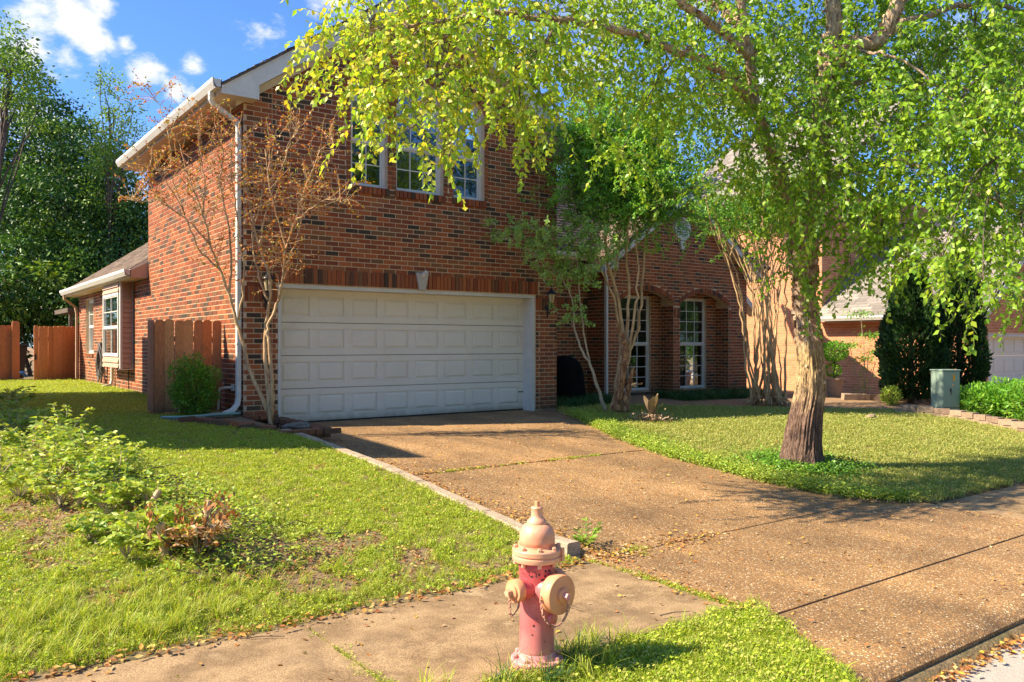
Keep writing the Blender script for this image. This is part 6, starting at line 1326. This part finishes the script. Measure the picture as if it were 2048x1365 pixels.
for k in range(16):
    a = random.uniform(0, 6.28); l_ = random.uniform(.2, .4); sdv = np.array([-math.sin(a), math.cos(a), 0]) * .009; vs = []
    for j in range(7): f = j / 6; q_ = p + np.array([math.cos(a) * l_ * f, math.sin(a) * l_ * f, l_ * (1.1 * f - f * f)]); vs += [q_ - sdv * (1 - f), q_ + sdv * (1 - f)]
    MB().add(vs, [(j * 2, j * 2 + 1, j * 2 + 3, j * 2 + 2) for j in range(6)]).build('leaf', M['weedleaf'] if k % 2 else M['litter'], yl)
# ================================================================== grass, ground cover, litter
def tuft(n, hmin, hmax, rad, w, clover=0, m=M['grass'], lean=.5, seg=3):
    V = []; Fc = []; rn = []
    for _ in range(n):
        a = rng.random() * 6.28; r = rad * math.sqrt(rng.random()); x, y = r * math.cos(a), r * math.sin(a); h = rng.uniform(hmin, hmax); b = rng.random() * 6.28; le = h * rng.uniform(.15, 1.1) * lean
        sx, sy = -math.sin(b) * w / 2, math.cos(b) * w / 2; k = len(V)
        for j in range(seg):
            f = j / seg; cx, cy, cz = x + math.cos(b) * le * f * f, y + math.sin(b) * le * f * f, h * f * (1 - .25 * f * lean); ww = 1 - .35 * f
            V += [(cx - sx * ww, cy - sy * ww, cz - .01 * (j == 0)), (cx + sx * ww, cy + sy * ww, cz - .01 * (j == 0))]
        V.append((x + math.cos(b) * le, y + math.sin(b) * le, h * (1 - .25 * lean))); c = rng.random()
        for j in range(seg - 1):
            q_ = k + 2 * j; Fc += [(q_, q_ + 1, q_ + 3), (q_, q_ + 3, q_ + 2)]; rn += [c, c]
        q_ = k + 2 * (seg - 1); Fc.append((q_, q_ + 1, q_ + 2)); rn.append(c)
    for _ in range(clover):
        a = rng.random() * 6.28; r = rad * math.sqrt(rng.random()); c = np.array([r * math.cos(a), r * math.sin(a), rng.uniform(hmin, hmax) * .8]); s = rng.uniform(.005, .009); nrm = unit(np.array([rng.normal() * .5, rng.normal() * .5, 1])); u_ = unit(np.cross(nrm, [1, .2, 0])); v_ = np.cross(nrm, u_); k = len(V); cc = rng.random()
        V += [tuple(c + (u_ * math.cos(t) + v_ * math.sin(t) * .75) * s) for t in np.linspace(0, 6.283, 7)[:-1]]
        Fc += [(k, k + 1, k + 2), (k, k + 2, k + 3), (k, k + 3, k + 4), (k, k + 4, k + 5)]; rn += [cc] * 4
    o = bpy.data.objects.new('tuft_source', np_mesh('tuft_source', V, Fc, [m], rn)); return o
def scatter(name, pts, rot, scl, idx, srcs, label=None):
    """one object: geometry nodes instance the source meshes on the given points"""
    me = bpy.data.meshes.new(name); me.vertices.add(len(pts)); me.vertices.foreach_set('co', np.asarray(pts, np.float32).ravel()); me.update()
    for nm, ty, arr in (('rot', 'FLOAT_VECTOR', rot), ('scl', 'FLOAT', scl), ('idx', 'INT', idx)):
        a = me.attributes.new(nm, ty, 'POINT'); a.data.foreach_set('vector' if ty == 'FLOAT_VECTOR' else 'value', np.asarray(arr, np.int32 if ty == 'INT' else np.float32).ravel())
    o = link(name, me); o['kind'] = 'stuff'
    ng = bpy.data.node_groups.new(name + '_nodes', 'GeometryNodeTree'); ng.interface.new_socket('Geometry', in_out='INPUT', socket_type='NodeSocketGeometry'); ng.interface.new_socket('Geometry', in_out='OUTPUT', socket_type='NodeSocketGeometry')
    N, L = ng.nodes, ng.links; gi = N.new('NodeGroupInput'); go = N.new('NodeGroupOutput'); gg = N.new('GeometryNodeGeometryToInstance')
    for s in srcs:
        oi = N.new('GeometryNodeObjectInfo'); oi.inputs['Object'].default_value = s; L.new(oi.outputs['Geometry'], gg.inputs[0])
    ip = N.new('GeometryNodeInstanceOnPoints'); L.new(gi.outputs[0], ip.inputs['Points']); L.new(gg.outputs[0], ip.inputs['Instance']); ip.inputs['Pick Instance'].default_value = True
    def attr(nm, ty):
        a = N.new('GeometryNodeInputNamedAttribute'); a.data_type = ty; a.inputs['Name'].default_value = nm; return a.outputs['Attribute']
    L.new(attr('idx', 'INT'), ip.inputs['Instance Index']); 
    er = N.new('FunctionNodeEulerToRotation'); L.new(attr('rot', 'FLOAT_VECTOR'), er.inputs[0]); L.new(er.outputs[0], ip.inputs['Rotation'])
    L.new(attr('scl', 'FLOAT'), ip.inputs['Scale']); L.new(ip.outputs[0], go.inputs[0])
    md = o.modifiers.new('scatter', 'NODES'); md.node_group = ng; return o
def cand(x0, x1, y0, y1, dens):
    n_ = int((x1 - x0) * (y1 - y0) * dens); return rng.uniform(x0, x1, n_), rng.uniform(y0, y1, n_)
def vnoise(X, Y, s, o=0): return np.array([mnoise.noise(Vector((x * s, y * s, o))) for x, y in zip(X, Y)])
def keepmask(X, Y):
    v, d = vis(X, Y, .3, 160); return v, d
def place(X, Y, smin, smax, ns, tilt=.15):
    n_ = len(X); Z = gz(X, Y); return np.stack([X, Y, Z], 1), np.stack([rng.normal(size=n_) * tilt, rng.normal(size=n_) * tilt, rng.random(n_) * 6.28], 1), rng.uniform(smin, smax, n_), rng.integers(0, ns, n_)
def mulch(X, Y): return np.exp(-((X - 2.0) / .85) ** 2 - ((Y - 5.35) / .42) ** 2) + .95 * np.exp(-((X - .8) / .5) ** 2 - ((Y - 6.9) / .8) ** 2) + .6 * np.exp(-((X - 3.3) / .7) ** 2 - ((Y - 4.75) / .2) ** 2)
def lawn_left(X, Y):
    n1 = vnoise(X, Y, 3.0); ok = (X < 3.93) & (Y > 4.50 + .07 * n1) & (Y < 26.4) & ~((X > 2.95) & (Y > 13.0) & (Y < 13.5))
    ok &= ~((X > 3.6) & (Y > 4.3) & (Y < 5.0) & (X + Y > 8.55)); ok &= ~((Y > 9.9) & (X > 3.8 - (Y - 10.4) * .55) & (Y < 12.4)); ok &= (X < 3.95)
    cx = np.interp(Y, [5, 6.2, 8, 12, 16, 30], [1.8, 1.75, 1.4, 1.0, .8, .6]); bed = (np.abs(X - cx) < .42) & (Y > 5.6) & (Y < 20); ok &= ~(bed & (rng.random(len(X)) < .75))
    bw_ = mulch(X, Y) + .9 * vnoise(X, Y, 2.6, 7); ok &= ~((bw_ > .45) & (rng.random(len(X)) < .9))
    return ok
tufts_l = [tuft(40, .015, .036, .06, .0030, 9, M['grass'], 1.1) for _ in range(4)] + [tuft(46, .016, .042, .06, .0028, 1, M['grass'], 1.0) for _ in range(4)]
X, Y = cand(-7, 3.95, 4.4, 26.5, 600)
v, d = keepmask(X, Y); keepd = np.interp(d, [4, 7, 10, 14, 24], [1, .75, .5, .34, .2]); ok = v & (rng.random(len(X)) < keepd); X, Y = X[ok], Y[ok]; ok = lawn_left(X, Y); X, Y = X[ok], Y[ok]
P_, r_, s_, i_ = place(X, Y, .75, 1.25, len(tufts_l)); _, d = keepmask(X, Y); s_ *= np.interp(d, [6, 12, 24], [1, 1.25, 1.7])
scatter('lawn_grass', P_, r_, s_, i_, tufts_l); print('left tufts', len(X))
# strip by the hydrant
tufts_s = [tuft(30, .025, .065, .055, .0036, 5, M['grass'], .9) for _ in range(4)]
X, Y = cand(-3, 4.3, 2.12, 3.24, 900); n1 = vnoise(X, Y, 4); ok = (X < 4.13 - np.clip((3.0 - Y) * .62, -1, 2) + .05 * n1) & (Y < 3.19 + .05 * n1) & keepmask(X, Y)[0]
ok &= ~((X < 2.2) & (Y > 2.95 + .1 * n1) & (X > .4)); ok &= ((X - HX) ** 2 + (Y - HY_) ** 2 > .10 ** 2); X, Y = X[ok], Y[ok]
P_, r_, s_, i_ = place(X, Y, .8, 1.3, 4); P_[:, 2] = -.02; scatter('verge_grass', P_, r_, s_, i_, tufts_s)
# long grass round the hydrant base
tl = [tuft(22, .10, .27, .05, .0055, 0, M['liriope'] if k < 2 else M['grass'], 1.0, 4) for k in range(4)]
X = []; Y = []
for (cx, cy, s, n_) in ((HX + .15, HY_ - .04, .07, 16), (HX + .30, HY_ - .02, .10, 14), (HX - .02, HY_ - .17, .09, 20), (HX + .5, HY_ + .0, .12, 8), (HX - .2, HY_ - .10, .06, 9), (HX + .13, HY_ - .15, .07, 12), (1.95, 3.3, .06, 3)):
    X += list(rng.normal(cx, s, n_)); Y += list(rng.normal(cy, s * .6, n_))
X = np.array(X); Y = np.array(Y); ok = ((X - HX) ** 2 + (Y - HY_) ** 2 > .135 ** 2); X, Y = X[ok], Y[ok]; P_, r_, s_, i_ = place(X, Y, .45, .85, 4); P_[:, 2] = -.02; scatter('tall_grass', P_, r_, s_, i_, tl)
X = rng.normal(.9, .55, 420); Y = rng.normal(4.95, .28, 420); ok = (Y > 4.55); X, Y = X[ok], Y[ok]; P_, r_, s_, i_ = place(X, Y, .3, .6, 2); scatter('long_lawn_grass', P_, r_, s_, i_, tl)
X = rng.normal(2.6, .5, 90); Y = 4.62 + np.abs(rng.normal(0, .12, 90)); P_, r_, s_, i_ = place(X, Y, .2, .4, 2); scatter('edge_grass', P_, r_, s_, i_, tl)
# right lawn
tufts_r = [tuft(30, .018, .045, .075, .0045, 6, M['grass_r'], .9) for _ in range(6)]
X, Y = cand(7.3, 21, 3.9, 13.5, 330); v, d = keepmask(X, Y)
ok = v & (X > xr(Y) + .03) & (Y > 4.10) & (rng.random(len(X)) < np.interp(d, [7, 10, 14, 20], [1, .8, .55, .4])) & (d < 16.4)
bord = np.interp(Y, seg[:, 1][::-1], seg[:, 0][::-1]); ok &= ~((X > bord) & (Y < 8.2)); X, Y, d = X[ok], Y[ok], d[ok]
P_, r_, s_, i_ = place(X, Y, .8, 1.3, 6); s_ *= np.interp(d, [7, 16], [1, 1.4]); scatter('side_lawn_grass', P_, r_, s_, i_, tufts_r); print('right tufts', len(X))
# dark grass beds against the house
td = [tuft(34, .08, .20, .10, .007, 0, M['liriope'], .9) for _ in range(3)]
X, Y = cand(9.9, 17.6, 10.2, 13.4, 90); d = X * FWD[0] + Y * FWD[1]; ok = ((X < 12.2) & (Y > 11.9 + .4 * np.clip(X - 10.4, 0, 2)) & (Y < 13.3) & (X > 10.1)) | ((X > 13.9) & (Y > 12.2) & (X < 17.5) & (Y < 13.3)); X, Y = X[ok], Y[ok]
P_, r_, s_, i_ = place(X, Y, .8, 1.5, 3); scatter('bed_grass', P_, r_, s_, i_, td)
# low ground cover along the driveway edge and round the birch
def cover(name, X, Y, h, L, mt, per=5, zoff=0, stuffy=True):
    n_ = len(X); P = np.repeat(np.stack([X, Y, gz(X, Y) + zoff], 1), per, 0) + rng.normal(size=(n_ * per, 3)) * np.array([.03, .03, 0]) + np.array([0, 0, 1]) * rng.random((n_ * per, 1)) ** 1.3 * np.repeat(np.broadcast_to(h, (n_,)), per)[:, None]
    D = rng.normal(size=(n_ * per, 3)) * np.array([1, 1, .35]) + np.array([0, 0, .15]); o = leaves(name, P, D, L, L * .8, mt, None, fold=.1, Nv=rng.normal(size=(n_ * per, 3)) * .4 + np.array([0, 0, 1.])); return o
yy = rng.uniform(4.2, 11.2, 5200); xx = xr(yy) + np.abs(rng.normal(size=5200)) * .28 - .03; ok = keepmask(xx, yy)[0]; cover('creeping_groundcover', xx[ok], yy[ok], .05 + .07 * rng.random(ok.sum()), .028, M['weedleaf'], 6)
a = rng.random(1500) * 6.28; rr = .22 + np.abs(rng.normal(size=1500)) * .30; cover('ivy_groundcover', B[0] + np.cos(a) * rr, B[1] + np.sin(a) * rr, .12, .034, M['boxleaf'], 6)
# weedy bed on the left
Yb = rng.uniform(5.2, 17, 5200); cxb = np.interp(Yb, [5, 6.2, 8, 12, 16, 30], [1.8, 1.75, 1.4, 1.0, .8, .6]); Xb = cxb + rng.normal(size=5200) * .34; ok = keepmask(Xb, Yb)[0]; Xb, Yb = Xb[ok], Yb[ok]
cover('weed_groundcover', Xb, Yb, .13, .030, M['weedleaf'], 4)
X, Y = cand(-1.5, 3.4, 4.5, 9, 60); ok = keepmask(X, Y)[0] & (vnoise(X, Y, 1.1, 3) > -.1) & (X < 3.0 - .2 * (Y - 4.5)); cover('lawn_weeds', X[ok], Y[ok], .035, .026, M['weedleaf'], 7)
# taller leafy weeds, each a plant
wp = [(60, 905, .42), (20, 890, .40), (130, 915, .40), (185, 935, .38), (235, 975, .34), (100, 960, .34), (40, 985, .30), (160, 1000, .30), (215, 1020, .26), (285, 1075, .30), (340, 1095, .22), (255, 1105, .22), (15, 820, .35), (70, 850, .30), (395, 1100, .25), (300, 1000, .22), (130, 870, .35), (90, 1020, .22), (30, 1050, .2), (180, 1070, .2)]
WL = ['tall weed clump just below the reddish broken stump', 'weed clump at the left edge level with the reddish stump', 'weed clump left of the grey stub at the back of the strip', 'weed clump in front of the slanting grey stub', 'weed clump between the grey stub and the curved cut stem', 'weed clump in the middle of the strip left of the grey stub', 'broad weed clump at the left edge of the picture, lower half of the strip', 'weed clump left of the curved cut stem', 'low weed clump touching the curved cut stem', 'weed clump directly left of the dead orange leaves', 'small weed clump in front of the thick pale cut stem', 'small weed clump lowest on the left of the dead orange leaves', 'shaded weed clump farthest back at the left edge', 'shaded weed clump beside the thin cut stub', 'brown leaved weed clump right under the dead orange leaves', 'weed clump right of the curved cut stem', 'weed clump behind the grey stub near the shadow line', 'low weed clump alone on the lit lawn side, left centre', 'lowest weed clump near the left edge of the picture', 'small weed clump alone between the strip and the pavement'] + ['shaded weed clump at the very back of the strip, left edge', 'shaded weed clump just behind the thin cut stub', 'shaded weed clump between the thin stub and the left edge', 'short weed clump right of the broad reddish stump', 'tall weed clump cut by the left edge, middle of the strip', 'weed clump in the middle of the strip behind the broad left one', 'weed clump between the grey stub and the row by the lawn', 'narrow weed clump at the foot of the curved cut stem', 'low weed clump leaning on the thick pale cut stem', 'low weed clump hidden among the first dead orange leaves', 'weed clump in the low middle of the strip, left of the curved stem', 'low weed clump at the left edge below the broad one', 'low weed clump second from the left edge, front row', 'weed clump touching the grey stub on its right', 'weed clump on the lawn side just below the slanting grey stub']
wp += [(10, 800, .3), (45, 800, .3), (25, 860, .35), (110, 845, .25), (0, 940, .35), (80, 945, .3), (200, 960, .32), (255, 1000, .25), (315, 1050, .22), (345, 1075, .25), (120, 1000, .25), (10, 1010, .25), (60, 1000, .22), (170, 905, .32), (230, 940, .28)]
SKIP = {1, 18, 31, 32, 17}
for i, (u, v_, h) in enumerate(wp):
    if i in SKIP: continue
    p = ground_at(u, v_ + 14); t = thing('weed_clump', WL[i], 'plant', tuple(p), 'weeds in the overgrown strip'); mb = MB(); Pl = []; Dl = []
    h *= 1.15
    for k in range(14):
        a = random.uniform(0, 6.28); tip = p + np.array([math.cos(a) * h * .7, math.sin(a) * h * .7, h * random.uniform(.5, 1)]) * random.uniform(.6, 1); mid = (p + tip) / 2 + np.array([0, 0, .04]); mb.tube([p, mid, tip], [.004, .003, .002], 4)
        for f in (.42, .56, .7, .85, 1.0):
            q_ = mid + (tip - mid) * (f - .4) / .6; c_ = random.uniform(0, 6.28)
            for j in range(5 if f > .9 else 3): b_ = c_ + j * 1.25; Pl.append(q_); Dl.append(np.array([math.cos(b_), math.sin(b_), random.uniform(-.4, .3)]))
    mb.build('stems', M['palebark'], t); leaves('leaves', Pl, Dl, .054 * (.8 + h), .025 * (.8 + h), M['weedleaf'] if i not in (14,) else M['litter'], t, stuff=False, rnd=np.clip(rng.random() * .4 + .1 + rng.random(len(Pl)) * .6, 0, 1))
# dead orange leaves on the cut shrub nearest the pavement
p = ground_at(375, 1098); t = thing('dead_shrub', 'cut back shrub with hanging dead orange leaves at the near end of the overgrown strip', 'shrub', tuple(p)); mb = MB()
Pl = []; Dl = []
for k in range(16): tip = p + np.array([rng.normal() * .20, rng.normal() * .16, random.uniform(.12, .34)]); mb.tube([p + rng.normal(size=3) * .03 * np.array([1, 1, 0]), tip], [.008, .004], 5); [(Pl.append(tip + rng.normal(size=3) * .05), Dl.append(np.array([rng.normal() * .5, rng.normal() * .5, -1.]))) for _ in range(13)]
mb.build('stems', M['darkbark'], t); leaves('dead_leaves', Pl, Dl, .055, .026, M['litter'], t, rnd=rng.choice([.06, .15, .8, .4], len(Pl)), stuff=False)
# cut stumps
for i, (u, v_, r, h, lean, lab) in enumerate([(335, 1095, .030, .20, (-.25, 0), 'thick pale cut stem sticking out of the dead orange leaves'), (405, 1060, .022, .24, (.2, 0), 'short cut stem right of the dead orange leaves'), (285, 1030, .026, .20, (.6, .1), 'curved cut stem in the middle of the weedy strip'), (148, 935, .035, .17, (0, 0), 'grey stub of a cut stem among the weeds'), (78, 872, .055, .20, (.1, 0), 'broad reddish broken stump among dark weeds at the left'), (98, 868, .04, .13, (.3, 0), 'small dark split stump beside the reddish one'), (55, 850, .03, .16, (-.1, 0), 'thin cut stub behind the reddish stump'), (215, 905, .02, .14, (.4, 0), 'slanting grey stub at the back of the weedy strip')]):
    p = ground_at(u, v_ + 12); mb = MB(); q1 = p + np.array([lean[0] * h, lean[1] * h, h]); mb.tube(smooth_path([p - np.array([0, 0, .05]), (p + q1) / 2 + rng.normal(size=3) * .006, q1], 5), [r * (1.15 - .2 * k / 10) for k in range(11)], 10, jit=.08)
    o = mb.build('cut_stem', M['deadwood'] if i in (4, 5) else M['myrtlebark'], None, smooth=True, auto=True); tag(o, lab, 'stump')
# dry twigs lying in the bed
tw_ = MB()
for k in range(260):
    y = rng.uniform(5.2, 11); x = np.interp(y, [5, 6.2, 8, 12], [1.8, 1.75, 1.4, 1.0]) + rng.normal() * .35; z = float(gz(x, y)); a = rng.random() * 6.28; l_ = rng.uniform(.08, .3); tw_.tube([(x, y, z + rng.uniform(.0, .05)), (x + math.cos(a) * l_ / 2, y + math.sin(a) * l_ / 2, z + rng.uniform(.01, .07)), (x + math.cos(a + .3) * l_, y + math.sin(a + .3) * l_, z + rng.uniform(0, .09))], [.005, .004, .002], 4)
for (u, v_, du, dv) in ((480, 1300, 90, -4), (1320, 1252, 60, -8), (130, 1345, 60, -40), (150, 1350, 90, -28), (1130, 1230, 30, 8)):
    p = ground_at(u, v_); q_ = ground_at(u + du, v_ + dv); tw_.tube([(p[0], p[1], .03), ((p[0] + q_[0]) / 2, (p[1] + q_[1]) / 2 + .01, .035), (q_[0], q_[1], .032)], [.004, .003, .002], 5)
tw_.build('dry_twigs', M['darkbark'], None, stuff=True)
# fallen leaves
def litter(name, X, Y, Z, L, lift=.012, mt='litter', rr=None):
    n_ = len(X); P = np.stack([X, Y, Z + rng.random(n_) * lift], 1); D = rng.normal(size=(n_, 3)) * np.array([1, 1, .18]); return leaves(name, P, D, L, L * .62, M[mt], None, fold=.22, rnd=rr, Nv=rng.normal(size=(n_, 3)) * .35 + np.array([0, 0, 1.]))
X, Y = cand(3.7, 12, 2.2, 12.3, 26); ok = (X < xr(Y) - .03) & (X > 4.09) & keepmask(X, Y)[0]; X, Y = X[ok], Y[ok]; rl = [(X, Y, zd(Y) + .006)]
yk = rng.uniform(4.3, 11, 1100); xk = 4.09 + np.abs(rng.normal(size=1100)) * .13 * (1 + (rng.random(1100) < .2)); rl.append((xk, yk, zd(yk) + .006))
yk = rng.uniform(7.4, 10, 160); xk = 4.1 + np.abs(rng.normal(size=160)) * .3; rl.append((xk, yk, zd(yk) + .006))
xk = rng.uniform(4.1, 5.4, 240); yk = 4.45 + rng.normal(size=240) * .10 + (xk - 4.1) * .0; rl.append((xk, yk, zd(yk) + .008))
xk = rng.uniform(4.1, 6.5, 150); yk = 7.46 + rng.normal(size=150) * .04; rl.append((xk, yk, zd(yk) + .006))
litter('driveway_leaves', *[np.concatenate([r[i] for r in rl]) for i in range(3)], .036)
xk = rng.uniform(3.4, 9, 900); yk = 2.09 - np.abs(rng.normal(size=900)) * .05; litter('gutter_leaves', xk, yk, np.full(900, -.115), .042, .03)
xk = rng.uniform(3.4, 9, 90); yk = rng.uniform(.8, 2.1, 90); litter('road_leaves', xk, yk, np.full(90, -.117), .04, .006)
xk = rng.uniform(-2, 4.0, 700); yk = 4.46 + rng.normal(size=700) * .055; litter('pavement_edge_leaves', xk, yk, np.full(700, .025), .042, .03, rr=rng.choice([.05, .18, .4, .3, .6, .86], 700))
xk = rng.uniform(-1, 4.0, 110); yk = rng.uniform(3.25, 4.4, 110); litter('pavement_leaves', xk, yk, .012 + .012 * (yk - 3.2), .035, .004)
xk = 4.08 + rng.normal(size=160) * .05; yk = rng.uniform(3.1, 4.5, 160); litter('joint_leaves', xk, yk, np.full(160, .02), .034, .01)
X, Y = cand(-2, 3.9, 4.5, 11, 900); cxm = np.interp(Y, [5, 6.2, 8, 12], [1.8, 1.75, 1.4, 1.0]); ok = keepmask(X, Y)[0] & ((mulch(X, Y) + .9 * vnoise(X, Y, 2.6, 7) > .40) | ((np.abs(X - cxm) < .45) & (rng.random(len(X)) < .4)) | (rng.random(len(X)) < .03)); X, Y = X[ok], Y[ok]; litter('bed_litter', X, Y, gz(X, Y), .030, .03, rr=rng.choice([.18, .3, .4, .42, .44, .6, .40, .3, .2], len(X)))
X, Y = cand(-1, 3.9, 5, 12, 7); ok = keepmask(X, Y)[0]; X, Y = X[ok], Y[ok]; litter('lawn_leaves', X, Y, gz(X, Y) + .035, .038, .01)
X, Y = cand(7.5, 15, 4, 11, 7); ok = keepmask(X, Y)[0] & (X > xr(Y)); X, Y = X[ok], Y[ok]; litter('side_lawn_leaves', X, Y, gz(X, Y) + .03, .038, .01)
X, Y = cand(8, 14, 2.95, 4.15, 20); litter('far_pavement_leaves', X, Y, np.full(len(X), .02), .034, .005)
# weeds in the joints
def jw(name, X, Y, z):
    n_ = len(X); P_ = np.stack([X, Y, np.broadcast_to(z, (n_,))], 1); scatter(name, P_, np.stack([np.zeros(n_), np.zeros(n_), rng.random(n_) * 6.28], 1), rng.uniform(.3, .8, n_), rng.integers(0, 3, n_), tufts_l[:3])
xs = []; ys_ = []; zs = []
for _ in range(150): y = rng.uniform(3.2, 4.5); xs.append(4.07 + rng.normal() * .02); ys_.append(y); zs.append(.01)
for _ in range(70):
    x = float(rng.choice([6.2, 6.5, 5.0, 4.7, 5.6, 6.8]) + rng.normal() * .10); xs.append(x); ys_.append(7.46 + rng.normal() * .012); zs.append(.245)
for _ in range(60): y = rng.uniform(3.3, 4.4); xs.append(1.82 + rng.normal() * .02); ys_.append(y); zs.append(.005)
for _ in range(30): x = rng.uniform(4.2, 4.6); xs.append(x); ys_.append(4.5 + rng.normal() * .06); zs.append(.03)
jw('joint_weeds', np.array(xs), np.array(ys_), np.array(zs))
p = np.array([4.22, 4.72, .05]); t = thing('joint_weed', 'single bright green weed growing at the end of the driveway kerb', 'plant', tuple(p)); Pl = []; Dl = []; mb = MB()
for k in range(7):
    a = k * .9; tip = p + np.array([math.cos(a) * .08, math.sin(a) * .08, .06 + .17 * random.random()]); mb.tube([p, tip], .003, 4)
    for f in (.4, .6, .8, 1): [(Pl.append(p + (tip - p) * f), Dl.append(np.array([math.cos(b_), math.sin(b_), .4]))) for b_ in (a - 1, a + 1, a)]
mb.build('stems', M['weedleaf'], t); leaves('leaves', Pl, Dl, .065, .02, M['weedleaf'], t, rnd=np.full(len(Pl), .6), stuff=False)
